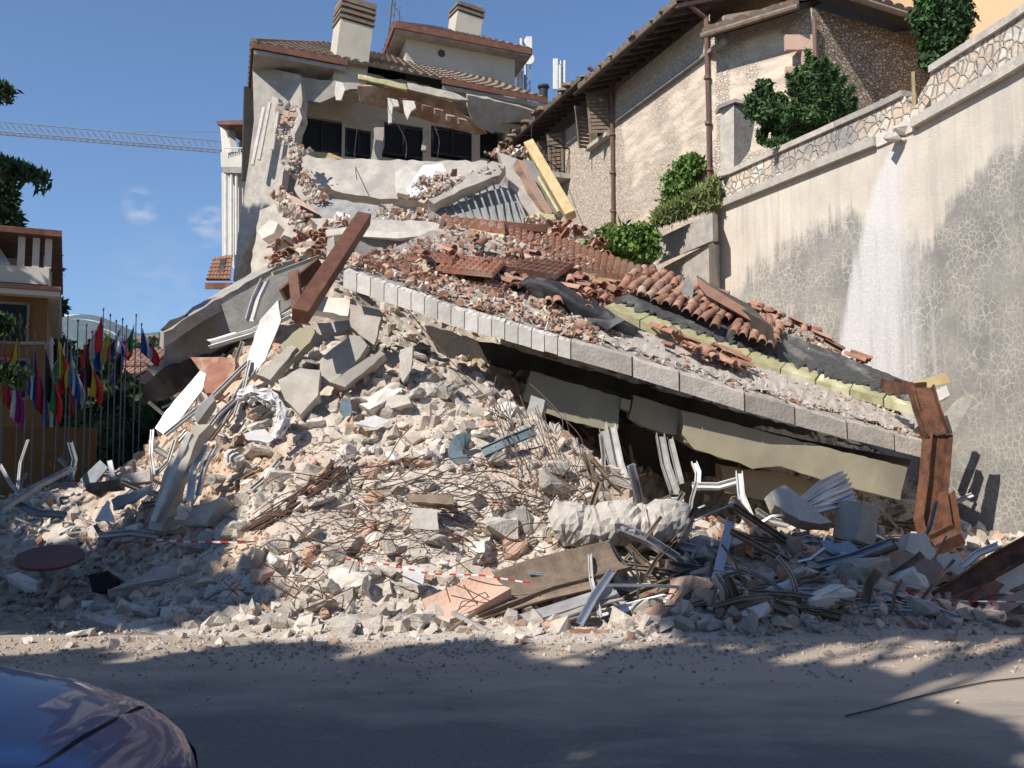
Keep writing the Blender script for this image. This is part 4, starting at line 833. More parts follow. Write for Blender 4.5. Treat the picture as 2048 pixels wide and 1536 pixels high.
g = MB(); q = W(1087, 215, 43); g.tube([q, W(1087, 176, 43)], .19, 14); g.tube([W(1087, 178, 43), W(1087, 175, 43), W(1087, 171, 43)], .27, 14, scale=[.8, 1, .9]); tag(g.build('flue_pipe', 'membrane_black'), 'dark round flue pipe on the roof behind the long eave', 'flue')
g = MB(); a, b = W(776, 118, 43), W(791, -45, 43)
for k in range(3):
    o_ = Vector((.13*math.cos(k*2.1), .13*math.sin(k*2.1), 0)); g.tube([a+o_, b+o_*.6], .018, 5)
for i in range(22):
    q = a.lerp(b, i/22); r_ = a.lerp(b, (i+1)/22); o1 = Vector((.13*math.cos(i*2.1), .13*math.sin(i*2.1), 0)); o2 = Vector((.13*math.cos((i+1)*2.1), .13*math.sin((i+1)*2.1), 0)); g.tube([q+o1, r_+o2], .012, 4)
g.tube([W(786, 8, 43), W(806, 42, 43)], .012, 4); g.tube([W(790, 20, 43), W(803, 13, 43)], .012, 4); g.tube([W(799, 20, 43), W(799, 44, 43)], .02, 4)
tag(g.build('television_mast', 'rebar'), 'thin lattice aerial mast between the left chimney and the tower', 'aerial')
# crane jib far away
cr_ = empty('tower_crane', W(560, 320, 125)-Vector((0, 0, 40)), 'thin blue grey lattice crane jib reaching from the left edge to the roof', 'crane')
def P_(x, y): return W(x, y, 125)
g = MB(); k = 46; tp = [P_(-60+i*(620)/k, 238+i*(620)/k*.089) for i in range(k+1)]; bt = [P_(-60+i*620/k, 258+i*620/k*.083) for i in range(k+1)]
off = Vector((0, 1.3, 0))
g.tube(tp, .07, 4); g.tube(bt, .075, 4); g.tube([p+off for p in bt], .075, 4)
for i in range(k):
    g.tube([tp[i], bt[i+1]], .035, 3); g.tube([bt[i+1], tp[i+1]], .035, 3); g.tube([tp[i], bt[i+1]+off], .035, 3); g.tube([bt[i], bt[i+1]+off], .03, 3)
g.build('jib', 'alu_blue', cr_); g = MB(); g.tube([tp[21], P_(440, 264), P_(560, 250)], .04, 4); g.build('tie_rod', 'alu_blue', cr_)
g = MB(); b0 = P_(565, 300); 
for s1, s2 in ((-.8, 0), (.8, 0), (-.8, 1.6), (.8, 1.6)): g.tube([b0+Vector((s1, s2, -45)), b0+Vector((s1*.6, s2, 6))], .1, 4)
g.build('mast', 'alu_blue', cr_)
# ------------------------------------------------------------------ collapsed roof slab, the big tilted plate in the middle
FR = pw([(690,540,15),(800,575,15.1),(900,612,15.2),(1050,655,15.4),(1250,712,15.7),(1500,790,16.1),(1700,845,16.6),(1855,885,17)])
BK = pw([(890,447,20.5),(1000,468,20.4),(1120,500,20.2),(1340,572,20.0),(1500,642,19.8),(1640,702,19.6),(1752,768,19.3)])
Sl = patch(FR, BK)
rs_ = empty('collapsed_roof', Sl(.5, .2)-Vector((0, 0, 1.2)), 'great tilted concrete roof slab with tiles and yellow insulation lying on the heap', 'collapsed roof')
TH = .28
def slabmesh(name, u0, u1, v0, v1, th, m, lift=0, nu=50, nv=8, S=Sl, parent=rs_, jag=0, nz=.0):
    vs = []; up = Vector((0, 0, 1))
    for z in (lift, lift-th):
        for i in range(nu+1):
            for j in range(nv+1):
                v_ = v0+(v1-v0)*j/nv+(random.uniform(-jag, jag) if (jag and j in (0,)) else 0)
                p = S(u0+(u1-u0)*i/nu, v_); vs.append(p+up*(z+(random.uniform(-nz, nz) if z == lift else 0)))
    k = (nu+1)*(nv+1); I = lambda s_, i, j: s_*k+i*(nv+1)+j; fs = []
    for i in range(nu):
        for j in range(nv): fs += [(I(0, i, j), I(0, i+1, j), I(0, i+1, j+1), I(0, i, j+1)), (I(1, i, j+1), I(1, i+1, j+1), I(1, i+1, j), I(1, i, j))]
        fs += [(I(0, i+1, 0), I(0, i, 0), I(1, i, 0), I(1, i+1, 0)), (I(0, i, nv), I(0, i+1, nv), I(1, i+1, nv), I(1, i, nv))]
    for j in range(nv): fs += [(I(0, 0, j), I(0, 0, j+1), I(1, 0, j+1), I(1, 0, j)), (I(0, nu, j+1), I(0, nu, j), I(1, nu, j), I(1, nu, j+1))]
    return mesh(name, vs, fs, m, parent)
slabmesh('slab', 0, 1, .016, 1, TH-.02, 'dusty_slab', lift=-.01, nv=14, nz=.012)
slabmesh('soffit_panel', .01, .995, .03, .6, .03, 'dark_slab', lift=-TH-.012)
# edge blocks: white rendered ones on the left, bare concrete on the right with rusty joints
us = [0]+[.36*(i+1)/17 for i in range(17)]; us = us+[.36+(1-.36)*((i+1)/7+(random.uniform(-.04, .04) if i < 6 else 0)) for i in range(7)]
for i in range(len(us)-1):
    wht = i < 17; g = .0007 if wht else .0014
    o = slabmesh('edge_block', us[i]+g, us[i+1]-g, -.014, .0155, (.27 if wht else TH), 'plaster_white' if wht else 'concrete', lift=random.uniform(-.005, .02), nu=6, nv=2, nz=.016)
    if not wht:
        slabmesh('edge_joint', us[i+1]-g*.7, us[i+1]+g*.7, -.009, .0155, TH-.03, 'timber', lift=-.01, nu=1, nv=1)
# second ledge of screed behind the edge
slabmesh('screed', .12, .99, .07, .34, .05, 'concrete', lift=.05, nu=90, nv=5, jag=.02, nz=.018)
# under-hanging drip strip near the left end
panel('hanging_strip', [(688, 556), (700, 560), (752, 606), (744, 612), (690, 572)], 15.3, 'grey_slab', .05, parent=rs_)
# raised layer: insulation boards under grey membrane
IF = pw([(1208,640,16.75),(1400,714,17.15),(1600,780,17.5),(1835,842,17.95)]); IB = pw([(1290,606,18.4),(1420,650,18.55),(1600,708,18.75),(1855,808,18.9)])
Si = patch(IF, IB)
nb = 9
for i in range(nb):
    a, b = i/nb+.002, (i+1)/nb-.002; slabmesh('insulation_board', a, b, 0, .27, .15, 'foam', lift=.24+random.uniform(-.01, .02), nu=6, nv=2, S=Si, nz=.008)
    slabmesh('insulation_board', a, b, .28, .98, .1, 'foam', lift=.22, nu=6, nv=2, S=Si)
slabmesh('roofing_membrane', .0, 1, .27, 1.02, .03, 'membrane', lift=.28, nu=80, nv=8, S=Si, jag=.13, nz=.014)
# bituminous sheet bulging out under the tiles
g = MB(); pts = pw([(1012,588,16.9),(1060,575,17),(1110,590,16.9),(1160,622,16.8),(1215,650,16.7),(1260,672,16.8)])
pf = [(.40*math.cos(a)*(1+.12*math.sin(3*a)), .22*math.sin(a)) for a in [2*math.pi*k/20 for k in range(20)]]
g.sweep(pts, pf, scale=[.35, .9, 1.1, 1.0, .95, .8]); tag(g.build('bitumen_sheet', 'membrane_black', smooth=True), 'black bulging roofing felt on the middle of the tilted slab', 'roofing felt')
for (q, d_, nrm) in ([(1500,0),0,0],)[:0]: pass
tag(panel('felt_flap', [(1015,580),(1060,568),(1130,586),(1215,618),(1250,640),(1215,660),(1150,628),(1090,606),(1030,600)], 16.9, 'membrane_black', .05, normal=(-.1,-.6,.8), rough=2), 'flat torn flap of black felt beside the bulging roll', 'roofing felt')
def foamstrip(pts, wd, th, label, m='foam', ref=(0, 0, 1)):
    g = MB(); g.sweep(pw(pts), [(-wd/2, -th/2), (wd/2, -th/2), (wd/2, th/2), (-wd/2, th/2)], ref=ref); o = g.build('insulation_strip' if m == 'foam' else 'timber_batten', m); tag(o, label, 'insulation' if m == 'foam' else 'batten'); return o
foamstrip([(905,560,16.6),(940,578,16.4),(1012,602,16.3)], .10, .13, 'yellow insulation strip ending at the white fragment on the tilted slab')
foamstrip([(893,478,20.0),(945,500,19.7),(1010,522,19.5)], .5, .2, 'wide bent yellow insulation sheet left of the neatly tiled roof piece')
foamstrip([(945,497,19.2),(1010,518,19.0),(1070,538,18.8)], .3, .12, 'second yellow insulation strip with pale film just above the loose tiles')
foamstrip([(900,463,20.6),(1012,477,20.2)], .3, .10, 'short yellow insulation strip under the tile row end')
foamstrip([(1120,548,18.7),(1230,566,18.9),(1330,590,19.0)], .12, .10, 'pale batten along the lower edge of the neatly tiled roof piece', 'timber_pale')
panel('board', [(1012,520),(1062,530),(1072,552),(1030,548)], 18.9, 'foam', .15, label='short yellow board stub below the tiled roof piece', cat='board')
# neatly tiled roof piece
TF = pw([(1005,512,19.3),(1120,536,19.2),(1220,560,19.2),(1335,592,19.2)]); TBk = pw([(1000,447,21.8),(1110,480,21.6),(1210,515,21.2),(1350,566,20.6)])
St = patch(TF, TBk); tp_ = empty('tiled_roof_piece', St(.5, 0)-Vector((0, 0, .5)), 'intact piece of roof with neat rows of terracotta tiles behind the tilted slab', 'roof piece')
vs, fs = tilefield(St, 0, 1, 0, 1, 26, 8, amp=.075, step=.045, lift=.04); mesh('tiles', vs, fs, 'tile', tp_)
slabmesh('roof_board', 0, 1, .01, 1, .12, 'timber_pale', lift=.02, S=St, parent=tp_)
TF2 = pw([(890,452,20.3),(950,458,20.3),(1010,472,20.2)]); TB2 = pw([(885,440,21.6),(950,446,21.5),(1010,452,21.4)]); S2 = patch(TF2, TB2)
tp2 = empty('tiled_roof_piece', S2(.5, 0)-Vector((0, 0, .3)), 'narrow row of roof tiles left of the intact tiled piece, with a white verge strip', 'roof piece')
vs, fs = tilefield(S2, 0, 1, 0, 1, 7, 3, amp=.08, step=.04, lift=.04); mesh('tiles', vs, fs, 'tile', tp2); slabmesh('roof_board', 0, 1, -.05, 1, .14, 'timber_pale', lift=0, S=S2, parent=tp2, nu=8)
g = MB(); g.bar(W(888,452,20.2), W(884,470,20.0), .1, .3); g.bar(W(888,441,21), W(1095,458,21.3), .06, .16); g.build('verge_strip', 'timber', tp2)
# slipped but still connected tile patches on the left of the slab
def tilepatch(q, d_, cols, rows, label, m='tile'):
    A = pw([(q[0][0], q[0][1], d_[0]), (q[1][0], q[1][1], d_[1])]); B = pw([(q[3][0], q[3][1], d_[3]), (q[2][0], q[2][1], d_[2])]); Sx = patch(A, B)
    vs, fs = tilefield(Sx, 0, 1, 0, 1, cols, rows, amp=.06, step=.04, lift=.02); tag(mesh('tile_patch', vs, fs, m), label, 'roof tiles')
tilepatch([(800,522),(905,528),(925,515),(835,508)], (16.6,16.6,18,18), 9, 4, 'slipped patch of overlapping roof tiles behind the foot of the brown beam')
tilepatch([(870,545),(985,556),(1010,530),(905,515)], (16.3,16.3,17.6,17.6), 9, 5, 'slipped patch of overlapping tiles left of the black felt')
tilepatch([(735,528),(820,548),(830,528),(770,512)], (15.9,15.9,17.2,17.2), 7, 4, 'slipped patch of tiles nearest the white edge blocks')
tilepatch([(1010,545),(1110,560),(1150,532),(1060,522)], (17.3,17.4,18.4,18.4), 8, 4, 'slipped patch of tiles behind the black felt')
tilepatch([(745,548),(900,592),(925,560),(800,528)], (15.75,15.9,16.9,17.0), 14, 5, 'broad slipped patch of tiles right behind the white edge blocks', 'tile')
tilepatch([(905,578),(1000,592),(1030,566),(960,556)], (16.2,16.3,17.1,17.2), 8, 4, 'slipped patch of tiles left end of the black felt roll', 'tile')
tilepatch([(1120,590),(1250,622),(1280,596),(1160,568)], (17.5,17.7,18.6,18.5), 11, 5, 'slipped patch of tiles above the black felt flap', 'tile')
tilepatch([(1270,632),(1400,668),(1420,640),(1300,606)], (18.0,18.2,19.0,18.9), 11, 5, 'slipped patch of tiles on the grey membrane before the tipped fascia board', 'tile')
for k, (q, d_, c_) in enumerate((([(705,530),(780,552),(800,530),(740,512)], (15.4,15.5,16.3,16.3), 6), ([(800,560),(880,584),(900,562),(830,540)], (15.6,15.7,16.4,16.4), 7), ([(930,536),(1040,548),(1060,526),(960,516)], (17.5,17.6,18.6,18.6), 9), ([(1050,575),(1130,592),(1150,570),(1080,556)], (17.2,17.3,18.0,18.0), 7))):
    tilepatch(q, d_, c_, 4, ['small slipped patch of tiles at the left tip of the slab by the brown beam', 'small slipped patch of tiles above the middle of the white edge blocks', 'slipped patch of tiles below the yellow insulation strips', 'slipped patch of tiles right above the black felt roll'][k])
# loose barrel tiles, each one an object
def barrel(L_=.42, r0=.085, r1=.07, th=.016):
    vs = []; n = 8
    for (rr, ) in ((0,), (th,)):
        for y, r_ in ((-L_/2, r0), (L_/2, r1)):
            for k in range(n+1): a = math.pi*k/n; vs.append(((r_-rr)*math.cos(a), y, (r_-rr)*math.sin(a)))
    m_ = n+1; fs = []
    for k in range(n): fs += [(k, k+1, m_+k+1, m_+k), (2*m_+k+1, 2*m_+k, 3*m_+k, 3*m_+k+1), (k+1, k, 2*m_+k, 2*m_+k+1), (m_+k, m_+k+1, 3*m_+k+1, 3*m_+k)]
    fs += [(0, m_, 3*m_, 2*m_), (n, 2*m_+n, 3*m_+n, m_+n)]
    return vs, fs
vs, fs = barrel(); tile0 = mesh('clay_tile', vs, fs, 'tile', local=True); used0 = [False]
vs, fs = barrel(.24, .085, .08); tileh = mesh('clay_tile', vs, fs, 'tile', local=True); usedh = [False]
def place(proto, used, loc, rot, label, cat, group, sc=1):
    if used[0]: o = copyo(proto)
    else: o = proto; used[0] = True
    o.location = loc; o.rotation_euler = rot; o.scale = (sc,)*3 if isinstance(sc, (int, float)) else sc; tag(o, label, cat, group); return o
NT = [0]
def slab_tiles(n, uv, rot0, jit, label, group, half=.3, lift=.06):
    for k in range(n):
        u = random.uniform(*uv[:2]); v = random.uniform(*uv[2:]); p = Sl(u, v); pr = random.random() < half; NT[0] += 1
        base = tileh if pr else tile0
        place(base, usedh if pr else used0, p+Vector((0, 0, lift+random.uniform(0, .12))), (math.radians(22+random.uniform(-9, 9)), random.uniform(-.25, .25)+math.radians(12), rot0+random.uniform(-jit, jit)), ('half a ' if pr else 'whole ')+label, 'roof tile', ('broken ' if pr else 'whole ')+group, random.uniform(.9, 1.1))
# ordered slipping rows in the middle
for r_ in range(7):
    for c_ in range(17):
        if random.random() < .2: continue
        u = .43+c_*.0185+r_*.006+random.uniform(-.003, .003); v = .50+r_*.055+random.uniform(-.012, .012)-.006*c_; p = Sl(min(u, 1), v); NT[0] += 1
        place(tile0, used0, p+Vector((0, 0, .40+random.uniform(0, .05))), (math.radians(26+random.uniform(-5, 5)), math.radians(12)+random.uniform(-.12, .12), math.radians(-20)+random.uniform(-.25, .25)), 'whole terracotta tile slid down beside the black felt on the tilted slab', 'roof tile', 'whole slid tiles beside the black felt', random.uniform(.95, 1.08))
slab_tiles(50, (.05, .42, .22, .75), math.radians(20), .7, 'terracotta tile scattered on the left part of the tilted slab', 'tiles on the left part of the slab', lift=.12)
slab_tiles(30, (.50, .66, .12, .26), math.radians(60), 1.2, 'terracotta tile heaped near the front edge of the tilted slab', 'tiles near the front edge of the slab', lift=.14)
slab_tiles(26, (.60, .97, .86, 1.0), math.radians(30), 1.2, 'terracotta tile on the far right strip of the tilted slab', 'tiles on the far strip of the slab', lift=.32)
for k in range(30):
    x = 1095+random.random()*115; y = 432+(x-1095)*.45+random.random()*46; p = W(x, y, 21.9+random.random()*.6); p.z = max(p.z, H(p.x, p.y)+.05); pr = random.random() < .4
    place(tileh if pr else tile0, usedh if pr else used0, p, (random.uniform(-.6, .3), random.uniform(-.6, .6), random.uniform(-1, 1)), ('half a ' if pr else 'whole ')+'terracotta tile in the jumble near the ivy', 'roof tile', ('broken' if pr else 'whole')+' tiles in the jumble near the ivy')
for k in range(34):
    x = 540+random.random()*120; y = 470+random.random()*70+(600-x)*.4; p = M(x, y, .12) or W(x, y, 21.5); pr = random.random() < .5
    place(tileh if pr else tile0, usedh if pr else used0, p, (random.uniform(-.8, .5), random.uniform(-.6, .6), random.uniform(-1, 1)), ('half a ' if pr else 'whole ')+'terracotta tile behind the leaning brown beam', 'roof tile', ('broken' if pr else 'whole')+' tiles behind the brown beam')
# cream edge beam and broken wall below the slab
eb = empty('broken_edge_beam', W(1500, 960, 17), 'long cream wall beam, broken and sagging in the shade under the tilted slab', 'beam')
for q, d_, th in (([(1062,742),(1150,768),(1242,795),(1236,858),(1224,862),(1140,842),(1085,824),(1045,800)], 16.2, .3), ([(1244,796),(1262,801),(1258,822),(1240,815)], 16.2, .25), ([(1268,790),(1362,820),(1352,870),(1300,858),(1258,838)], 16.4, .3),
    ([(1362,820),(1560,872),(1815,935),(1800,1000),(1660,965),(1560,932),(1505,938),(1480,926),(1388,898),(1368,872)], 16.5, .35), ([(1440,930),(1480,938),(1560,945),(1650,968),(1655,1000),(1550,1004),(1450,985)], 17.0, .3)):
    panel('wall_piece', q, d_, 'beam_cream', th, normal=(.12, -1, -.08), parent=eb, rough=1.3)
g = MB(); g.sweep(pw([(1040,745,16.3),(1200,782,16.5),(1400,838,16.8),(1600,885,17.1),(1815,925,17.3)]), [(-.5, -.05), (.1, -.05), (.1, .05), (-.5, .05)]); g.build('beam_top', 'dark_slab', eb)
# dark fallen floor plates inside the cavity
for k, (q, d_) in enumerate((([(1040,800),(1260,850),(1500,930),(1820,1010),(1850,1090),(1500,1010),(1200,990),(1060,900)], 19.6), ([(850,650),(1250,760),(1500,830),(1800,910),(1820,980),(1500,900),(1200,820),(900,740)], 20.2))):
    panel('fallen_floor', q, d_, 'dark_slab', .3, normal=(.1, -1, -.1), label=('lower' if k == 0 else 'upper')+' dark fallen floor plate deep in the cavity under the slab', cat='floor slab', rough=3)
# right end: jagged pieces
def obj_panel(name, q, d_, m, th, label, cat, normal=(0, -1, .2), rough=1.2, group=None, bevel=0):
    return panel(name, q, d_, m, th, normal=normal, label=label, cat=cat, rough=rough, group=group, bevel=bevel)
obj_panel('concrete_post', [(1888,838),(1928,790),(1942,800),(1940,812),(1906,866)], 16.4, 'concrete', .25, 'pale broken concrete post leaning against the wall by the rusty beam', 'post')
obj_panel('board', [(1826,764),(1890,746),(1902,764),(1838,782)], 16.9, 'timber_pale', .12, 'pale yellow board sticking out above the rusty bent beam', 'board')
obj_panel('insulation_block', [(1850,790),(1892,770),(1900,790),(1870,806)], 16.7, 'plaster_white', .2, 'white and blue block wedged beside the rusty bent beam', 'block')
obj_panel('timber_fascia', [(1393,553),(1420,572),(1536,644),(1530,657),(1412,590),(1396,570)], 18.2, 'fascia', .08, 'orange brown fascia board with gutter tipped above the tiles', 'fascia board', normal=(-.3,-.8,.3), rough=0)
obj_panel('gutter_sheet', [(1393,550),(1420,568),(1500,610),(1546,656),(1536,646),(1470,612),(1412,578)], 18.3, 'dark_slab', .4, 'dark sheet folded over the tipped orange fascia board', 'sheet', normal=(-.2,-.6,.8), rough=.5)
obj_panel('concrete_piece', [(1352,606),(1376,548),(1388,575),(1384,600)], 18.4, 'grey_slab', .2, 'grey triangular slab piece standing left of the tipped fascia board', 'slab piece')
obj_panel('dark_tile_strip', [(1698,725),(1720,733),(1800,795),(1790,806),(1740,772),(1700,740)], 18.6, 'rust', .1, 'dark red strip of flashing along the far right edge of the slab', 'flashing')
# rusty bent steel beams
def channel(name, pts, wd, fl, label, ref=(0, 0, 1), m='rust', t=.02, cat='steel beam'):
    pf = [(-wd/2, -fl/2), (-wd/2+t, -fl/2), (-wd/2+t, -t/2), (wd/2-t, -t/2), (wd/2-t, -fl/2), (wd/2, -fl/2), (wd/2, fl/2), (wd/2-t, fl/2), (wd/2-t, t/2), (-wd/2+t, t/2), (-wd/2+t, fl/2), (-wd/2, fl/2)]
    g = MB(); P = [pts[0]]
    for i in range(1, len(pts)):
        for q in range(1, 5): P.append(pts[i-1].lerp(pts[i], q/4))
    g.sweep(P, pf, ref=ref, cap=True); return tag(g.build(name, m), label, cat)
channel('steel_beam', pw([(1775,768,17.2),(1812,778,16.6),(1838,776,16.1)]), .26, .2, 'short rusty beam stub meeting the bent beam at the slab corner')
channel('steel_beam', pw([(1842,776,16.1),(1853,815,15.95),(1874,872,15.85)]), .36, .22, 'rusty upper half of the bent beam over the slab corner', ref=(0, -1, .2))
channel('steel_beam', pw([(1876,866,15.9),(1868,960,15.75),(1858,1040,15.6),(1872,1082,15.5)]), .38, .24, 'dark rusty beam hanging upright below the slab corner', ref=(.2, -1, 0))
channel('steel_beam', pw([(1893,985,15.4),(1902,1040,15.2),(1905,1090,15.1)]), .16, .2, 'thin rusty beam standing right of the hanging one', ref=(.2, -1, 0))
channel('steel_beam', pw([(1868,1090,15.0),(1918,1066,14.9)]), .3, .2, 'short rusty piece lying at the foot of the hanging beam', ref=(0, -.5, 1))
channel('steel_beam', pw([(1835,1226,11.6),(1900,1190,11.7),(1990,1130,11.8),(2110,1065,12.0)]), .24, .22, 'long rusty orange beam rising out of the picture at bottom right', ref=(0, -1, .5))
# leaning brown timbers
g = MB(); g.bar(W(600, 632, 14.3), W(728, 436, 17.2), .25, .22, (0, 1, 0)); tag(g.build('timber_beam', 'timber', bevel=.012), 'thick reddish brown timber leaning up left of the roof slab', 'timber')
g = MB(); g.bar(W(588, 548, 15.2), W(598, 640, 14.6), .16, .14, (0, 1, 0)); tag(g.build('timber_beam', 'timber', bevel=.01), 'short upright brown timber at the foot of the leaning one', 'timber')
g = MB(); g.bar(W(566, 590, 15.6), W(640, 528, 16.2), .08, .22, (0, 0, 1)); tag(g.build('timber_beam', 'timber', bevel=.01), 'brown board crossing behind the leaning timber', 'timber')
g = MB(); g.bar(W(545, 548, 15.9), W(640, 513, 16.6), .06, .06); tag(g.build('insulation_strip', 'foam'), 'thin yellow strip behind the short upright timber', 'insulation')
# upper wreck between heap and the building
obj_panel('wall_panel', [(600,306),(632,316),(855,322),(975,322),(968,345),(940,375),(900,400),(860,408),(830,400),(760,398),(700,388),(640,372),(606,350)], 31.5, 'plaster_cream', .35, 'long pale fallen parapet right under the dark windows', 'wall panel', normal=(0,-1,.45), rough=2.5)
obj_panel('wall_panel', [(790,345),(812,330),(832,345),(836,375),(815,390),(795,385)], 31.0, 'plaster_white', .3, 'broken rounded plaster piece in the middle of the fallen parapet', 'wall panel', normal=(.2,-1,.2), rough=2.5)
obj_panel('white_board', [(826,358),(846,330),(884,326),(896,352),(868,380),(838,388)], 30.6, 'white_paint', .12, 'bright white cracked board on the fallen parapet', 'board', normal=(.1,-1,.7), rough=.8)
obj_panel('white_board', [(812,380),(832,352),(840,360),(842,388),(822,392)], 30.5, 'white_paint', .12, 'narrow white board left of the bright cracked one', 'board', normal=(-.2,-1,.5), rough=.8)
obj_panel('floor_slab', [(612,402),(650,396),(720,405),(780,412),(846,440),(850,452),(740,445),(640,438),(618,428)], 27.6, 'grey_slab', .3, 'grey floor slab lying flat below the fallen parapet', 'floor slab', normal=(-.05,-.7,.7), rough=2)
obj_panel('floor_slab', [(872,390),(930,362),(975,338),(1000,345),(1030,392),(1052,455),(1010,452),(930,446),(872,440),(856,410)], 27.4, 'grey_slab', .3, 'grey ribbed floor slab tilted towards the street', 'floor slab', normal=(.05,-.8,.6), rough=2)
for k in range(11):
    x = 880+k*15; a = W(x, 398-(x-880)*.33+max(0, (x-985))*.9, 27.22); b = W(x+26, 446, 26.85); g = MB(); g.bar(a, b, .05, .018, (0, -1, .6)); 
    tag(g.build('concrete_rib', 'grey_slab'), 'thin pale rib on the face of the grey tilted floor slab', 'rib', 'ribs on the tilted floor slab')
obj_panel('broken_beam', [(856,398),(900,382),(960,335),(985,322),(1010,330),(1000,350),(960,365),(920,380),(868,408)], 26.9, 'plaster_cream', .4, 'cream broken beam arching over the grey ribbed slab', 'beam', normal=(0,-1,.4), rough=2)
obj_panel('wall_strip', [(996,305),(1036,318),(1060,360),(1090,428),(1062,436),(1040,400),(1010,350)], 27.6, 'plaster_cream', .35, 'cream draped wall strip at the right end of the ribbed slab', 'wall panel', normal=(.1,-1,.3), rough=2)
obj_panel('brick_strip', [(1034,318),(1048,322),(1075,372),(1106,424),(1094,430),(1066,388)], 27.3, 'plaster_pink', .4, 'pinkish brick edge of the draped wall strip', 'brick strip', normal=(.3,-1,.2), rough=2)
obj_panel('floor_slab', [(1046,318),(1066,322),(1100,380),(1128,430),(1104,426),(1078,380)], 27.8, 'grey_slab', .3, 'narrow grey slab between brick strip and yellow timber', 'floor slab', normal=(.3,-1,.3), rough=1.5)
g = MB(); g.bar(W(1058,288,28.6), W(1142,432,26.8), .30, .3, (0, 1, 0)); tag(g.build('timber_beam', 'timber_pale', bevel=.02), 'long yellow timber sloping down beside the stone house wall', 'timber')
g = MB(); g.bar(W(1043,300,28.8), W(1118,428,27.0), .08, .2, (0, 1, 0)); tag(g.build('timber_beam', 'foam', bevel=.01), 'thin pale green edging beside the long yellow timber', 'timber')
obj_panel('board', [(1060,432),(1078,424),(1108,428),(1112,440),(1085,460),(1064,452)], 25.8, 'foam', .15, 'crumpled yellow insulation board at the foot of the yellow timber', 'board', rough=2)
# concrete beam with pale top in front of the flat slab
obj_panel('concrete_beam', [(700,468),(735,474),(800,477),(885,470),(895,482),(890,522),(815,524),(740,520),(706,500)], 20.8, 'grey_slab', .45, 'grey shaded beam with white broken rim behind the loose tiles', 'beam', normal=(0,-1,-.15), rough=1.5)
g = MB(); g.sweep(pw([(656,472,21),(700,466,21),(735,472,20.9),(800,476,20.8),(885,466,20.8),(894,474,20.8)]), [(-.25, -.07), (.25, -.07), (.25, .07), (-.25, .07)]); tag(g.build('plaster_strip', 'plaster_white'), 'white broken plaster strip lying along the top of the grey shaded beam', 'plaster strip')
obj_panel('concrete_beam', [(620,436),(700,436),(760,440),(850,442),(880,448),(880,468),(800,470),(700,462),(640,455)], 23.2, 'concrete', .5, 'pale broken beam lying behind the leaning brown timber', 'beam', normal=(0,-1,.4), rough=2)
g = MB(); g.bar(W(674,432,22.6), W(722,446,22.3), .12, .2); tag(g.build('white_board', 'white_paint'), 'white batten just left of the leaning timber top', 'board')
obj_panel('wall_strip', [(655,478),(668,472),(672,520),(645,590),(634,588),(652,520)], 19.4, 'plaster_cream', .15, 'thin curved cream strip hanging left of the leaning timber', 'wall strip', rough=.6)
# column stack at left of the upper wreck (torn floors)
for k, (q, d_, m_) in enumerate([([(520,420),(560,400),(590,430),(600,470),(596,520),(560,548),(500,556),(505,500)], 26.5, 'concrete'), ([(515,462),(540,440),(556,446),(548,466),(524,478)], 25.9, 'plaster_white'), ([(596,352),(628,365),(636,392),(606,402),(588,378)], 29.5, 'plaster_cream'), ([(566,380),(600,398),(640,430),(650,470),(610,440),(570,410)], 27.5, 'plaster_pink'), ([(545,385),(580,395),(590,430),(556,420)], 27.9, 'concrete')]):
    obj_panel('wall_fragment', q, d_, m_, .4, ['large white plastered wall fragment below the torn flank', 'small white curved lump stuck on the torn flank', 'cream fragment beside the fallen parapet', 'pinkish broken wall edge left of the flat grey slab', 'grey fragment under the torn flank wall'][k], 'wall fragment', normal=(-.2,-1,.2), rough=2.5)
obj_panel('painted_shade_slab', [(600,410),(640,430),(648,462),(636,490),(612,480),(602,450)], 26.9, 'black', .2, 'black slab painted as the shade between torn floors left of the flat slab', 'dark panel', rough=1)  # black slab painted in for the shade between the floors
# tilted canopy slab on the left
cs = empty('tilted_canopy_slab', W(420, 700, 19.5), 'grey canopy slab tilted down to the left against the sky', 'canopy slab')
A = pw([(328,666,16.6),(400,617,17.3),(480,574,18.1),(560,530,19.0),(640,492,19.8)]); B = pw([(318,664,17.8),(400,606,18.6),(470,566,19.5),(540,526,20.4),(600,500,21.4)])
slabmesh('slab', 0, 1, 0, 1, .26, 'concrete', S=patch(A, B), parent=cs, nu=20, nv=3, nz=.03)
panel('under_wall', [(332,676),(420,622),(560,540),(620,525),(600,600),(520,650),(420,708),(352,742),(322,760),(328,715)], 17.8, 'grey_slab', .3, normal=(-.3,-1,-.3), parent=cs, rough=1.5)
panel('dark_void_plate', [(322,740),(360,728),(420,706),(470,680),(430,730),(380,770),(330,800),(276,812),(290,770)], 18.3, 'membrane_black', .3, normal=(-.1,-1,-.6), parent=cs, rough=2.5)  # black plate whose colour stands for the dark void below the canopy
panel('edge_piece', [(320,660),(340,640),(372,628),(366,640),(340,656)], 17.2, 'dark_slab', .4, parent=cs, rough=2)
# ------------------------------------------------------------------ debris, piece by piece
def onheap(px, py, lift=.05): 
    p = M(px, py, lift)
    return p if p is not None else W(px, py, 20)
def zone(px, py):
    if py > 1150 and px < 1050 and px > 420: return 'near the road in the middle'
    if px < 430: return 'in the shaded left foreground'
    if px > 1150 and py > 1000: return 'in the shade at lower right'
    if py > 980: return 'among the wires in the sunlit middle'
    return 'on the upper sunlit slope'
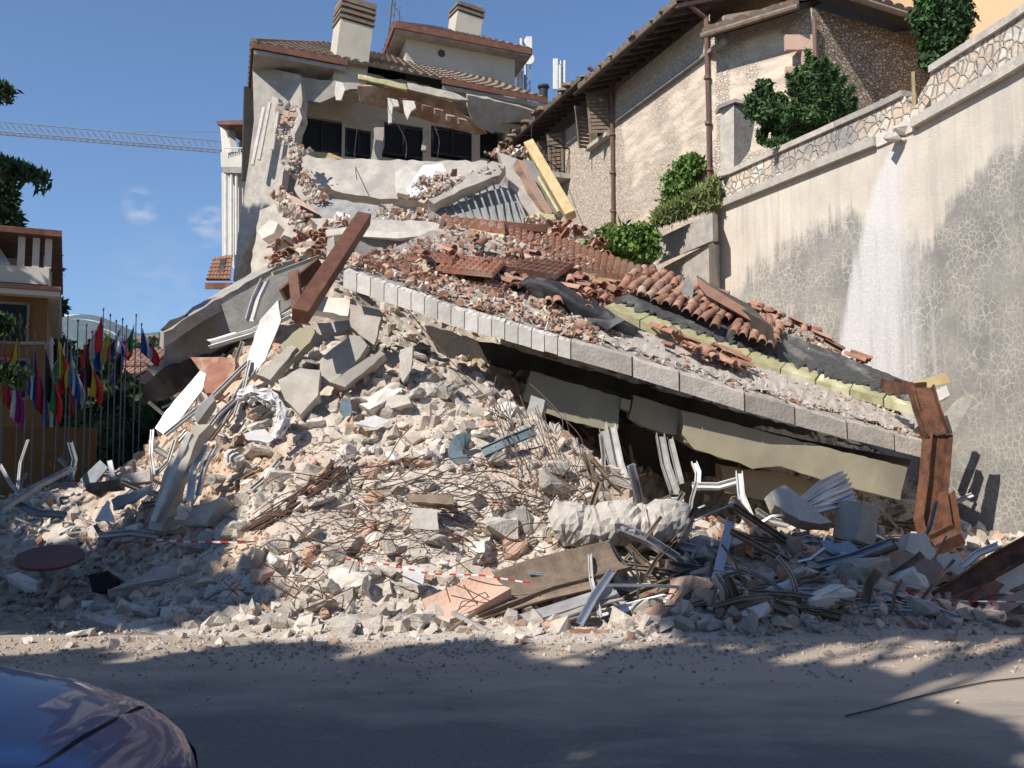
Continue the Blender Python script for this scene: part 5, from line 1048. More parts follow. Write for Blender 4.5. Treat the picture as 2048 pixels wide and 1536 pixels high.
# concrete and plaster chunks: 260 individuals
CH = [stone(rng, *q) for q in [(1, .8, .6), (1, .6, .45), (1, .9, .8), (1.2, .7, .35), (1, .5, .5), (.9, .9, .5), (1.4, .6, .4), (1, .8, .25), (1.1, .45, .3), (1, 1, .4)]]
def jitter_detail(v, f):
    import bmesh
    bm = bmesh.new(); vv = [bm.verts.new(q) for q in v]
    for q in f: bm.faces.new([vv[i] for i in q])
    bmesh.ops.bevel(bm, geom=list(bm.edges), offset=.05, segments=1, affect='EDGES', clamp_overlap=True)
    bmesh.ops.triangulate(bm, faces=list(bm.faces)); bmesh.ops.subdivide_edges(bm, edges=[e for e in bm.edges if e.calc_length() > .22], cuts=1, use_grid_fill=True)
    for q in bm.verts: q.co += Vector(rng.normal(size=3)*.018)
    bm.verts.index_update(); V = np.array([q.co[:] for q in bm.verts]); Fc = [[x.index for x in q.verts] for q in bm.faces]; bm.free(); return V, Fc
KM = ['concrete', 'plaster_white', 'plaster_pink', 'brick', 'plaster_cream']; KN = {'concrete': 'grey concrete', 'plaster_white': 'whitish plastered', 'plaster_pink': 'pinkish mortared', 'brick': 'red brick', 'plaster_cream': 'cream plastered'}
PR = {}
for m_ in KM:
    for i, (v, f) in enumerate(CH):
        V, Fc = jitter_detail(v, f); PR[(m_, i)] = [(V, Fc), False]
def chunk(px, py, s_, m_=None, d=None, rot=None, sc=(1, 1, 1), extra=None):
    p = onheap(px, py, 0) if d is None else W(px, py, d)
    if p is None: return
    m_ = m_ or random.choices(KM, [5, 4, 2.2, 1.1, 2])[0]; i = random.randrange(len(CH)); e = PR[(m_, i)]
    if e[1]: o = copyo(e[0])
    else: o = e[0] = mesh('rubble_chunk', e[0][0], e[0][1], m_, local=True); e[1] = True
    o.location = p+Vector((0, 0, s_*.12)); o.rotation_euler = rot or (random.uniform(-.5, .5), random.uniform(-.5, .5), random.uniform(0, 6.3)); o.scale = (s_*sc[0], s_*sc[1], s_*sc[2])
    z_ = extra or zone(px, py); size = 'large' if s_ > .42 else 'small' if s_ < .2 else 'medium'
    tag(o, '%s %s chunk %s' % (size, KN[m_], z_), 'rubble chunk', '%s %s chunks %s' % (size, KN[m_], z_))
big = [(1000,1075,.62),(1040,1060,.5),(960,1110,.55),(700,1175,.6),(660,1190,.5),(760,1140,.5),(860,1085,.45),(740,1250,.35),(810,1190,.45),(300,1180,.75),(260,1180,.5),(60,1180,.45),(640,1130,.4),(370,1060,.8),(430,1040,.7),(460,1080,.6),(1100,950,.6),(1120,990,.7),(1180,960,.45),(1240,980,.5),
 (960,790,.5),(1010,830,.45),(1050,790,.35),(880,790,.55),(820,800,.4),(760,810,.6),(720,820,.5),(600,770,.6),(570,800,.5),(620,740,.5),(540,830,.5),(520,920,.55),(470,930,.6),(560,960,.45),(440,970,.4),(620,950,.35),(1560,1000,.6),(1620,1040,.5),(1420,1100,.5),(1380,1200,.55),(1650,1220,.6),(1500,1240,.4),(1830,1100,.55),(1880,1140,.5),(1790,1180,.6),(1950,1180,.5),(2010,1200,.5),(1300,1230,.4),(1720,1170,.6),(1470,1150,.5),(840,720,.4),(900,700,.4)]
for x, y, s_ in big: chunk(x, y, s_, random.choice(['concrete', 'plaster_white', 'concrete', 'plaster_pink' if x > 1300 else 'concrete']))
for k in range(205):
    for _ in range(20):
        x = random.uniform(0, 2048); y = random.uniform(620, 1275)
        if (x < 420 and y < 1010) or (x > 900 and y < 640+(x-800)*.36) or (420 <= x < 560 and y < 780): continue
        break
    else: continue
    chunk(x, y, random.choice([.12, .16, .2, .25, .32, .4]), None if x < 1300 else random.choices(KM, [4, 2, 3, 3, 1])[0])
# coarse crumbs sprinkled on the roof slab and on the upper wreck: uncountable
def crumbs(name, pts, lo, hi, label, tints, flat=.6):
    Vs = []; Fs = []; Ts = []; off = 0
    for p in pts:
        v, f = protos[rng.integers(14)]; s_ = lo+(hi-lo)*rng.random()**2.5; Vs.append((v*s_*np.array([1, 1, flat])) @ rotm(1)[0].T+np.array(p)+np.array([0, 0, s_*.2])); Fs.append(f+off); off += len(v)
        c_ = np.array(tints[rng.integers(len(tints))])*(.75+.45*rng.random()); Ts.append(np.repeat(c_[None], len(v), 0))
    return tag(mesh(name, np.concatenate(Vs), np.concatenate(Fs), 'rubble', tint=np.clip(np.concatenate(Ts), 0, 1.3), local=True), label, 'rubble', kind='stuff')
TN = [(1, .97, .93), (.95, .86, .78), (.8, .78, .76), (.72, .42, .32), (1.15, 1.12, 1.1)]
pts = [Sl(random.uniform(.3, 1), min(1, abs(random.gauss(.0, .32)))**1.0*.95+.02)+Vector((0, 0, .03)) for _ in range(2200)]
crumbs('slab_debris', pts, .012, .085, 'mortar crumbs and tile shards strewn over the tilted roof slab', TN)
pts = [Sl(random.uniform(.02, .45), random.uniform(.1, 1))+Vector((0, 0, .05)) for _ in range(1100)]+[Sl(random.uniform(.45, .98), random.uniform(.62, 1))+Vector((0, 0, .20)) for _ in range(800)]
pts += [Sl(random.uniform(.0, .4), .02+abs(random.gauss(0, .25)))+Vector((0, 0, .04)) for _ in range(1500)]
crumbs('tile_shards', pts, .025, .16, 'broken terracotta shards and mortar between the loose tiles', [(.70, .44, .35), (.78, .55, .44), (.9, .82, .74), (.62, .42, .34), (1.1, 1.05, 1)], flat=.4)
def wreckpts(n, poly):
    out = []
    for _ in range(n):
        a, b = random.choice(poly); t = random.random(); g1, g2 = random.gauss(0, 1), random.gauss(0, 1)
        out.append(W(a[0]+(b[0]-a[0])*t+g1*a[3], a[1]+(b[1]-a[1])*t+g2*a[3]*.6, a[2]+(b[2]-a[2])*t))
    return out
pl = [((600,345,29.5,9),(640,400,27.8,9)),((830,395,27.5,9),(990,345,27,9)),((760,425,25.5,10),(880,440,24.5,10)),((580,330,30,8),(600,300,31,8)),((985,310,28,8),(1050,305,28.5,8)),((560,390,27,10),(620,470,25,12)),((1060,440,25,9),(1180,480,23,12)),((640,470,22,9),(700,440,22,9)),((840,370,29,7),(900,350,29,7)),((560,260,36,7),(610,330,33,8))]
crumbs('wreck_debris', wreckpts(1700, pl), .04, .24, 'broken masonry clinging to the torn floors below the dark windows', TN)
# ---- named single pieces
g = MB(); n_ = 20; pf = [(.21*math.cos(a)*(1+.15*abs(math.cos(2*a))), .23*math.sin(a)*(1+.15*abs(math.sin(a)))) for a in [2*math.pi*k/n_ for k in range(n_)]]
_S = patch(pw([(1103,1052,12.0),(1220,1050,12.0),(1378,1046,12.2)]), pw([(1103,1050,12.5),(1378,1046,12.7)])); _R = 34
g.sweep([_S(i/_R, 0)+Vector((0, 0, .03*math.sin(i*.5))) for i in range(_R+1)], pf, scale=[(.55 if i in (0, _R) else .8 if i in (1, _R-1) else 1)*random.uniform(.93, 1.07) for i in range(_R+1)]); g.v = [(v[0]+random.gauss(0, .008), v[1]+random.gauss(0, .012), v[2]+random.gauss(0, .012)) for v in g.v]; tag(g.build('concrete_column', 'concrete'), 'long thick pale concrete column lying level above the dark timber debris', 'concrete column')
def bent(name, pts, wd, th, m_, label, cat, ref=(0, 0, 1), curve=0):
    P = pw(pts); Q = []
    for i in range(len(P)-1):
        for k in range(3): Q.append(P[i].lerp(P[i+1], k/3))
    Q.append(P[-1]); pf = [(-wd/2+wd*k/6, -curve*math.sin(math.pi*k/6)+th/2) for k in range(7)]+[(wd/2-wd*k/6, -curve*math.sin(math.pi*(6-k)/6)-th/2) for k in range(7)]
    g = MB(); g.sweep(Q, pf, ref=ref); return tag(g.build(name, m_), label, cat)
bent('plaster_sheet', [(885,1225,10.8),(960,1195,10.9),(1080,1150,11.2),(1240,1110,11.6)], .55, .06, 'timber_old', 'long curved brown sheet lying across the rubble foot beside the grey bent strips', 'sheet', curve=.12, ref=(0,-.5,.8))
bent('brick_slab', [(860,1235,10.7),(930,1205,10.8),(1000,1165,11.0)], .42, .16, 'plaster_pink', 'pinkish brick and plaster slab bent over the rubble foot', 'slab piece', ref=(0,-.6,.8), curve=.08)
for k, q in enumerate([[(1000,1262,10.5),(1080,1240,10.6),(1180,1205,10.8),(1240,1190,11)], [(1010,1250,10.5),(1100,1222,10.7),(1230,1180,11)], [(960,1230,10.7),(1080,1195,10.9),(1210,1165,11.2)], [(1030,1272,10.4),(1110,1240,10.6),(1200,1215,10.8)]]):
    bent('metal_strip', q, .16-.02*k, .025, 'alu_paint' if k != 2 else 'timber_old', ['lowest wide grey bent strip under the curved brown sheet', 'second grey bent strip just above the lowest one', 'thin brown bent strip touching the curved brown sheet', 'short pale bent strip nearest the road'][k], 'metal strip', ref=(0,-.6,.8), curve=.03)
for k, q in enumerate([[(865,1290,10.2),(950,1225,10.4)], [(905,1225,10.4),(1000,1275,10.2)], [(868,1240,10.4),(930,1262,10.3)]]):
    g = MB(); g.bar(W(*q[0]), W(*q[1]), .06, .04); tag(g.build('batten', ['timber_old', 'alu_paint', 'timber_old'][k]), ['dark thin stick crossing a white strip at the road edge', 'white flat strip lying at the road edge below the brick slab', 'short dark stick beside the crossing stick'][k], 'batten')
# white torn sheet draped round a hole
def crumple(name, pts, wd, label):
    P = pw(pts); n = 9; vs = []; m_ = len(P)*4-3; Q = []
    for i in range(len(P)-1):
        for k in range(4): Q.append(P[i].lerp(P[i+1], k/4))
    Q.append(P[-1])
    for i, p in enumerate(Q):
        d_ = (Q[min(i+1, len(Q)-1)]-Q[max(i-1, 0)]).normalized(); a = d_.cross(Vector((0, -1, 0))).normalized(); w_ = wd*(.7+.5*random.random())
        for k in range(n): u = k/(n-1)-.5; vs.append(p+a*(w_*u)+Vector((random.gauss(0, .012), -.10*math.cos(u*math.pi)+random.gauss(0, .022), random.gauss(0, .012))))
    fs = [(i*n+k, i*n+k+1, (i+1)*n+k+1, (i+1)*n+k) for i in range(len(Q)-1) for k in range(n-1)]
    o = mesh(name, vs, fs, 'cloth_white'); mo = o.modifiers.new('cloth', 'SOLIDIFY'); mo.thickness = .008; return tag(o, label, 'plastic sheet')
crumple('torn_sheet', [(478,792,14.2),(505,788,14.1),(540,796,14.1),(562,818,14.1),(566,848,14.05),(552,876,14.0)], .22, 'white torn sheet bent in a hook over the hole on the left of the heap')
obj_panel('plastic_sack', [(486,868),(510,860),(530,858),(548,878),(536,886),(498,880)], 13.7, 'cloth_white', .03, 'crumpled white rag under the hooked white sheet', 'plastic sheet', normal=(.2,-1,.6), rough=2)
for k in range(14): chunk(500+random.random()*40, 800+random.random()*60, .15+random.random()*.2, d=14.3, extra='beside the hooked white sheet')
# cladding panels, shutters and frames on the left flank
L_ = [([(296,1058),(322,1062),(398,870),(420,848),(388,850),(330,940)], 13.4, 'plaster_cream', 'long cream panel leaning down left to the shaded ground'),
 ([(300,1040),(310,1044),(384,866),(374,862)], 13.2, 'alu_paint', 'pale frame edge along the long cream panel'),
 ([(380,714),(470,716),(468,745),(430,786),(412,786),(400,740)], 15.6, 'brick', 'square orange brick piece on the left flank'),
 ([(310,856),(330,824),(400,742),(412,748),(406,776),(350,850),(330,870)], 14.9, 'alu_blue', 'grey blue sheet panel below the square brick piece'),
 ([(388,824),(424,786),(430,800),(394,846)], 14.3, 'grey_slab', 'small dark grey panel with a hole beside the grey blue sheet'),
 ([(414,680),(470,664),(480,672),(430,690)], 15.9, 'white_paint', 'white bright panel end of the long diagonal pipe'),
 ([(700,608),(760,620),(762,636),(748,690),(722,672),(698,650)], 15.2, 'plaster_cream', 'cream square block under the white slab edge'),
 ([(620,648),(700,640),(706,652),(690,662),(640,670)], 15.4, 'plaster_cream', 'cream beam stub right of the leaning timber foot'),
 ([(640,720),(700,670),(720,672),(735,690),(720,714),(660,770),(636,760)], 15.0, 'plaster_cream', 'stepped cream pillar lying below the square block'),
 ([(660,764),(760,700),(770,708),(690,774)], 14.8, 'plaster_cream', 'lower cream board beside the stepped pillar'),
 ([(600,600),(640,590),(700,600),(696,632),(650,624),(604,616)], 16.2, 'plaster_white', 'rounded white rubble lump behind the timber foot'),
 ([(512,748),(580,690),(594,694),(540,760)], 14.9, 'concrete', 'rough plank of concrete below the leaning timber'),
 ([(494,720),(520,640),(556,600),(562,640),(530,720),(500,760)], 15.2, 'alu_paint', 'crumpled pale sheet metal left of the leaning timber foot'),
 ([(556,760),(600,736),(640,740),(636,790),(600,830),(570,800)], 14.7, 'plaster_cream', 'pale column head with broken end under the rough plank'),
 ([(560,690),(600,655),(632,660),(620,684),(576,726)], 15.1, 'beam_cream', 'bent cream duct right below the leaning timber'),
 ([(160,960),(200,920),(216,935),(180,975)], 15.5, 'alu_blue', 'blue grey sheet standing on the shaded left ground'),
 ([(214,922),(224,920),(230,952),(220,954)], 15.2, 'white_paint', 'bright white board stub in the left shade'),
 ([(170,968),(240,958),(238,972),(172,982)], 15.2, 'timber_old', 'flat dark board below the bright white stub'),
 ([(222,1000),(300,970),(306,984),(230,1020)], 14.7, 'alu_blue', 'blue grey strip left of the long cream panel'),
 ([(190,1040),(215,1000),(228,1045)], 14.3, 'cloth_white', 'white torn triangle in the left shade'),
 ([(250,948),(300,938),(300,962),(262,966)], 15.0, 'concrete', 'rounded grey slab piece left of the long cream panel'),
 ([(1062,790),(1090,800),(1080,850),(1050,830)], 15.6, 'grey_slab', 'dark brick corner under the broken cream beam'),
 ([(800,700),(826,690),(822,740),(806,764),(798,740)], 15.0, 'concrete', 'upright pointed grey fragment on the upper slope'),
 ([(700,795),(815,790),(822,806),(760,822),(704,818)], 14.6, 'concrete', 'long rounded grey lump lying on the upper slope'),
 ([(684,798),(700,796),(704,824),(690,836),(682,820)], 14.4, 'blue_sheet', 'small blue grey sheet at the left end of the long lump'),
 ([(712,848),(750,830),(778,842),(750,855)], 14.2, 'cloth_white', 'small white folded sheet on the upper slope'),
 ([(808,1132),(850,1136),(846,1170),(806,1164)], 11.3, 'cloth_white', 'white sheet of paper on the sunlit rubble foot'),
 ([(822,1015),(874,1020),(878,1070),(832,1076)], 12.0, 'plaster_white', 'white square block under the dark overhang in the middle'),
 ([(812,988),(905,990),(906,1008),(820,1004)], 12.2, 'timber_old', 'flat dark slab forming the small overhang in the middle'),
 ([(1555,975),(1570,970),(1664,1044),(1640,1048),(1600,1040),(1550,1010),(1540,985)], 13.0, 'concrete', 'grey arched slab beside the bright metal bundle'),
 ([(1640,1080),(1700,1082),(1730,1110),(1728,1130),(1690,1120),(1650,1100)], 12.2, 'alu_blue', 'pale blue curved shell over brown ribs'),
 ([(1650,1100),(1700,1115),(1738,1140),(1742,1180),(1700,1160),(1680,1130)], 12.4, 'brick', 'brown ribbed shell under the pale blue cover'),
 ([(1820,1066),(1850,1064),(1872,1100),(1868,1125),(1840,1120),(1812,1100)], 13.0, 'plaster_white', 'pale rounded slab standing in front of the hanging rusty beam'),
 ([(1870,1110),(1915,1105),(1950,1140),(1920,1150),(1880,1140)], 12.6, 'plaster_white', 'open pale box lying left of the long orange beam'),
 ([(1760,1105),(1800,1100),(1880,1125),(1900,1160),(1860,1176),(1790,1150)], 12.3, 'plaster_pink', 'thick pinkish layered slab left of the long orange beam'),
 ([(1520,1190),(1590,1165),(1660,1190),(1668,1210),(1600,1215)], 11.6, 'plaster_white', 'flat white board below the brown ribbed shell'),
 ([(1535,1225),(1600,1215),(1690,1235),(1700,1260),(1640,1285),(1560,1270)], 10.9, 'concrete', 'large grey dished piece near the road at lower right'),
 ([(1640,1195),(1668,1190),(1700,1240),(1712,1255),(1700,1262),(1670,1240)], 10.8, 'brick', 'brick crust along the rim of the dished grey piece'),
 ([(1900,1195),(1990,1160),(2010,1170),(1995,1185),(1910,1216)], 11.6, 'brick', 'red brick block with white face at the far right'),
 ([(1990,1200),(2048,1180),(2060,1200),(2000,1230)], 11.3, 'plaster_pink', 'pink plastered piece at the right edge'),
 ([(1115,1258),(1222,1258),(1226,1292),(1118,1292)], 10.2, 'brick', 'brick block with grey mortar lying on the road edge'),
 ([(1420,1155),(1470,1140),(1500,1170),(1450,1200)], 11.8, 'plaster_pink', 'reddish plaster piece in the dark debris'),
 ([(1985,1145),(2050,1125),(2060,1160),(2000,1190)], 12.0, 'white_paint', 'pale panel beyond the long orange beam at the right edge'),
 ([(940,880),(1000,905),(1010,935),(985,950),(940,935)], 14.0, 'black', 'dark hollow under the wires beside the blue sheet')][:-1]
for q, d_, m_, lab in L_:
    thin = m_ in ('cloth_white', 'alu_blue', 'alu_paint', 'white_paint', 'blue_sheet'); c_ = {'cloth_white': 'sheet', 'alu_blue': 'sheet metal', 'alu_paint': 'sheet metal', 'white_paint': 'board', 'blue_sheet': 'sheet', 'timber_old': 'board', 'brick': 'brick piece', 'plaster_pink': 'slab piece', 'grey_slab': 'panel'}.get(m_, 'concrete piece')
    nm = {'sheet': 'torn_sheet', 'sheet metal': 'sheet_metal', 'board': 'board', 'brick piece': 'brick_piece', 'slab piece': 'slab_piece', 'panel': 'flat_board', 'concrete piece': 'concrete_piece'}[c_]
    obj_panel(nm, q, d_, m_, .03 if thin else random.uniform(.18, .3), lab, c_, normal=(random.uniform(-.3, .2), -1, random.uniform(.1, .5)), rough=.8 if thin else 1.6)
bx_ = MB(); bx_.add([W(1682,1010,13.0),W(1700,1000,13.4),W(1738,1010,13.4),W(1742,1028,13.0)], [(0,1,2,3)]); bx_ = MB()
bx_.box(W(1712, 1046, 13.1), (.34, .42, .52), Matrix.Rotation(.5, 3, 'Z') @ Matrix.Rotation(.25, 3, 'Y')); tag(bx_.build('concrete_block', 'plaster_cream', bevel=.015), 'square pale box block standing in the dark right of the bright metal bundle', 'concrete block')
obj_panel('insulation_board', [(1908,1282),(1925,1235),(1960,1232),(2030,1268),(2000,1275),(1940,1280)], 10.9, 'foam', .04, 'upright yellow green foam triangle at the lower right corner', 'insulation', normal=(.2,-1,.3), rough=.6)
bent('insulation_board', [(1912,1290,10.6),(1980,1272,10.6),(2060,1272,10.6)], .35, .04, 'foam', 'flat curved yellow green foam sheet lying at the lower right corner', 'insulation', ref=(0,-.3,1), curve=.05)
# brown round disc lying in the left rubble
g = MB(); p = W(100, 1118, 12.6); R = Matrix.Rotation(math.radians(16), 3, 'X') @ Matrix.Rotation(.05, 3, 'Y'); n_ = 40
vs = [p+R @ Vector((.40*math.cos(2*math.pi*k/n_), .42*math.sin(2*math.pi*k/n_), z)) for z in (0, .035) for k in range(n_)]; g.add(vs, [tuple(range(n_))[::-1], tuple(range(n_, 2*n_))]+[(k, (k+1) % n_, n_+(k+1) % n_, n_+k) for k in range(n_)])
mat('disc_brown', (.15, .062, .045), (.12, .05, .038), rough=.55, bump=.1, scale=2); tag(g.build('round_table_top', 'disc_brown'), 'round reddish brown disc lying tilted on the shaded rubble', 'table top')
obj_panel('black_sack', [(176,1150),(215,1142),(232,1160),(226,1180),(185,1184)], 12.2, 'cloth_dark', .25, 'black sack lying between the brown disc and a grey block', 'sack', rough=1.5)
# blue bent sheet and bar
g = MB(); c0 = W(930, 902, 13.9); g.sweep([c0+Vector((.13*math.cos(a), -.05*a, .16*math.sin(a))) for a in [math.radians(q) for q in range(60, 330, 30)]], [(-.1, -.008), (.1, -.008), (.1, .008), (-.1, .008)], ref=(0, -1, 0)); tag(g.build('blue_sheet', 'blue_sheet'), 'curled blue sheet metal on the upper slope at the wires', 'sheet metal')
channel('blue_rail', pw([(965,905,13.9),(1010,885,13.9),(1068,862,14.0)]), .14, .06, 'blue grey rail running up right from the curled blue sheet', m='blue_sheet', cat='rail', ref=(0, -1, .4), t=.012)
# aluminium profiles and slats
def profile(p0, p1, wd, m_, label, cat='metal profile', group=None, bend=0, name='metal_profile', kind=0):
    a, b = Vector(p0), Vector(p1); mid = a.lerp(b, .5)+Vector((random.uniform(-bend, bend), random.uniform(-bend, bend), random.uniform(-bend, bend))); t = .006; h_ = wd*.6
    pf = [(-wd/2, -h_/2), (wd/2, -h_/2), (wd/2, h_/2), (wd/2-t*2, h_/2), (wd/2-t*2, -h_/2+t*2), (-wd/2+t*2, -h_/2+t*2), (-wd/2+t*2, h_/2), (-wd/2, h_/2)]
    g = MB(); g.sweep([a, a.lerp(mid, .6), mid, mid.lerp(b, .5), b], pf, ref=(random.uniform(-.3, .3), -.8, .6)); return tag(g.build(name, m_), label, cat, group)
named = [((420,690,15.8),(582,628,15.4),.12,'white_paint','long white pipe like profile running up to the leaning timber foot'),
 ((330,870,14.5),(500,720,15.2),.07,'alu_paint','pale frame rail along the top of the grey blue sheet'),((305,860,14.2),(308,950,13.8),.05,'alu_paint','upright thin pale rail at the far left of the frames'),
 ((310,950,13.9),(350,880,14.2),.05,'alu_paint','short slanting rail between the upright thin rail and the cream panel'),((380,1000,13.2),(412,888,13.8),.10,'white_paint','bright white profile right of the long cream panel'),
 ((396,990,13.1),(432,890,13.7),.07,'alu_paint','second bright profile just right of the white one'),((405,872,14.0),(470,800,14.5),.07,'alu_paint','pale rail rising from the cream panel top'),
 ((420,880,13.9),(486,790,14.6),.06,'timber_old','brownish rail parallel to the pale rising one'),((440,850,14.2),(540,690,15.3),.09,'alu_paint','long pale folded profile on the left flank'),
 ((470,830,14.3),(500,720,15.0),.05,'alu_paint','thin profile beside the long folded one'),((500,640,16.0),(530,560,16.6),.14,'alu_paint','pale window frame end below the tilted canopy slab'),
 ((0,1022,13.6),(148,935,15),.10,'alu_paint','long grey bent rail rising to the right in the left shade'),((30,1005,14),(130,1030,13.6),.09,'alu_blue','blue grey rail lying under the long bent rail'),
 ((0,930,15),(60,1010,14.2),.05,'alu_paint','thin pale rod leaning left of the bent rail'),((140,885,15.6),(142,960,15.2),.08,'alu_blue','short upright blue grey post in the left shade'),((56,880,16),(34,990,15),.04,'alu_paint','thin bright rod hanging down in the left shade'),
 ((1305,1070,12.3),(1420,1170,11.7),.13,'alu_blue','long blue silver profile sloping down right from the pale column'),((1462,1040,12.4),(1408,1270,10.8),.11,'alu','long bright curved profile standing nearly upright at lower right'),
 ((1255,1085,12.0),(1330,1090,12.0),.14,'alu_blue','short flat blue silver profile under the pale column'),((1220,850,16.0),(1262,1008,13.8),.16,'alu_paint','tall grey post profile left of the dark cavity'),
 ((1205,860,16),(1232,1008,13.8),.10,'alu_paint','narrow grey post profile beside the tall one'),((1190,930,14.4),(1236,1012,13.2),.08,'alu_paint','pale slat leaning left of the grey posts'),
 ((1320,870,16.4),(1350,985,15.0),.14,'alu_paint','grey folded shutter hanging in the dark cavity'),((1340,875,16.5),(1362,965,15.2),.10,'alu_paint','second grey folded shutter hanging in the dark cavity'),
 ((1385,972,14.8),(1480,960,14.9),.10,'white_paint','bright white level profile in front of the sagging beam'),((1388,925,15.4),(1394,978,14.9),.09,'white_paint','short white upright profile joined to the level one'),
 ((1478,945,14.8),(1500,1035,13.6),.10,'cloth_white','white ragged strip hanging below the sagging beam'),
 ((1770,1115,11.9),(1742,1205,11.2),.09,'alu_blue','flat blue silver profile crossing behind the red and white pole'),((1925,1132,12.0),(1998,1090,12.3),.08,'white_paint','short bright white profile before the wall at right'),
 ((1690,1192,11.3),(1860,1192,11.4),.03,'alu','thin level silver rod right of the flat blue profile'),((1160,1245,10.4),(1225,1140,11.2),.09,'alu','dark ribbed silver profile leaning in the dark debris'),((1180,1110,11.6),(1200,1230,10.6),.05,'alu_paint','knobbly pale rod standing before the curved brown sheet'),
 ((1295,1150,11.4),(1350,1080,12),.05,'timber_old','forked pale root like stick in the dark debris'),((1900,1195,11.9),(2048,1195,11.8),.05,'alu_paint','thin pale level rod by the right edge')]
for p0, p1, wd, m_, lab in named: profile(W(*p0), W(*p1), wd, m_, lab, cat='rod' if ' rod' in lab or 'stick' in lab else 'metal profile', bend=.06)
for k in range(7):
    y = k*7; profile(W(1596+k*6, 1010+k*2, 13.4-.05*k), W(1690+k*4, 946+k*9, 13.9-.1*k), .09, 'alu', 'bright silver slat of the crumpled bundle under the beam end', group='slats of the bright metal bundle', bend=.05, cat='slat', name='metal_profile')
def scatter_prof(n, box, lens, mats, wds, label, group, nm='metal_profile', cat='metal profile', bend=.06, ang=None):
    for k in range(n):
        x = random.uniform(box[0], box[1]); y = random.uniform(box[2], box[3]); p = onheap(x, y, .1); L0 = random.uniform(*lens); a = random.uniform(0, 2*math.pi) if ang is None else random.choice(ang)+random.uniform(-.35, .35)
        q = p+Vector((math.cos(a)*L0, random.uniform(-.35, .1)*L0, 0)); q.z = max(H(q.x, q.y)+.05, p.z+math.sin(a)*L0*.6); profile(p, q, random.choice(wds)*random.uniform(.7, 1.5), random.choice(mats), label, cat, group, bend, nm)
scatter_prof(84, (1150, 1860, 1030, 1245), (.35, 1.25), ['alu', 'alu_blue', 'alu_paint', 'timber_old'], (.03, .05, .08), 'bent silver grey profile in the tangled debris at lower right', 'metal profiles at lower right')
scatter_prof(62, (1150, 1900, 1040, 1250), (.3, 1.1), ['timber_old'], (.05, .08, .1), 'weathered brown lath in the tangled debris at lower right', 'wooden laths at lower right', 'wooden_lath', 'lath', .03)
scatter_prof(44, (0, 360, 940, 1090), (.3, .9), ['alu_paint', 'alu_blue'], (.04, .07), 'pale bent profile in the shaded debris at the left', 'metal profiles at the left', bend=.08)
scatter_prof(44, (320, 520, 740, 1010), (.3, .9), ['alu_paint', 'white_paint', 'alu_paint', 'timber_old'], (.04, .07, .05), 'pale frame rail in the stack on the left flank', 'frame rails on the left flank', bend=.03, ang=[.9, 1.1, 2.1])
scatter_prof(10, (1200, 1290, 880, 1010), (.5, 1.0), ['timber_old', 'alu_paint'], (.05,), 'grey brown slat left of the dark cavity', 'slats left of the cavity', 'wooden_lath', 'slat', .03, ang=[1.9, 2.1])
# reinforcing bars and wires
def wire(pts, r_, label, group, m_='rebar', nm='reinforcing_bar', cat='reinforcing bar'):
    g = MB(); Q = []; P = pts
    for i in range(len(P)-1):
        a = P[max(i-1, 0)]; b = P[i]; c_ = P[i+1]; e = P[min(i+2, len(P)-1)]
        for k in range(5):
            t = k/5; Q.append(.5*((2*b)+(c_-a)*t+(2*a-5*b+4*c_-e)*t*t+(3*b-a-3*c_+e)*t**3))
    Q.append(P[-1]); g.tube(Q, r_, 5); return tag(g.build(nm, m_), label, cat, group)
for k in range(95):
    x = random.uniform(590, 1230); y = random.uniform(930, 1120); p = onheap(x, y, .08); L0 = random.uniform(.5, 1.6); a = random.gauss(.12, .35); P = []
    for i in range(5):
        q = p+Vector((math.cos(a)*L0*(i/4-.5), -.1*math.sin(i), 0)); q.z = H(q.x, q.y)+random.uniform(.03, .22)+math.sin(a)*.1*i; q.y -= random.uniform(0, .2); P.append(q)
    wire(P, random.choice([.005, .006, .008]), 'thin curved reinforcing wire matted over the sunlit middle of the heap', 'wires matted over the middle')
for k in range(26):
    x = random.uniform(1000, 1160); y = random.uniform(880, 1000); P = pw([(x, y, 13.4), (x-random.uniform(-10, 40), y-60, 14.0), (x-random.uniform(20, 70), y-130, 14.9)]); P[1] += Vector((random.uniform(-.1, .1), -.1, 0)); wire(P, .006, 'thin bar hanging from the broken edge under the slab', 'bars hanging under the slab')
for k in range(18):
    x0 = 480+random.uniform(-10, 30); P = [onheap(x0+t*70+random.uniform(-6, 6), 1080-t*40+random.uniform(-8, 8)-t*t*2, .12) for t in range(4)]; wire(P, .009, 'long bar sweeping up right from the shaded left foot', 'long bars at the left of the wire mat')
for k in range(14):
    c0 = onheap(random.uniform(1040, 1160), random.uniform(985, 1050), .15); r_ = random.uniform(.08, .16); P = [c0+Vector((r_*math.cos(a), -.05-.02*a, r_*math.sin(a))) for a in [q*.8 for q in range(7)]]; wire(P, .007, 'ring of bent stirrup wire at the left end of the pale column', 'stirrup rings')
for k in range(20):
    x = random.uniform(430, 1000); y = random.uniform(1130, 1260); p = onheap(x, y, .05); P = [p+Vector((random.uniform(-.3, .3), random.uniform(-.15, .1), random.uniform(0, .35))) for i in range(4)]; wire(P, .006, 'bent rusty wire sticking up near the road edge', 'wires near the road edge', m_='rust')
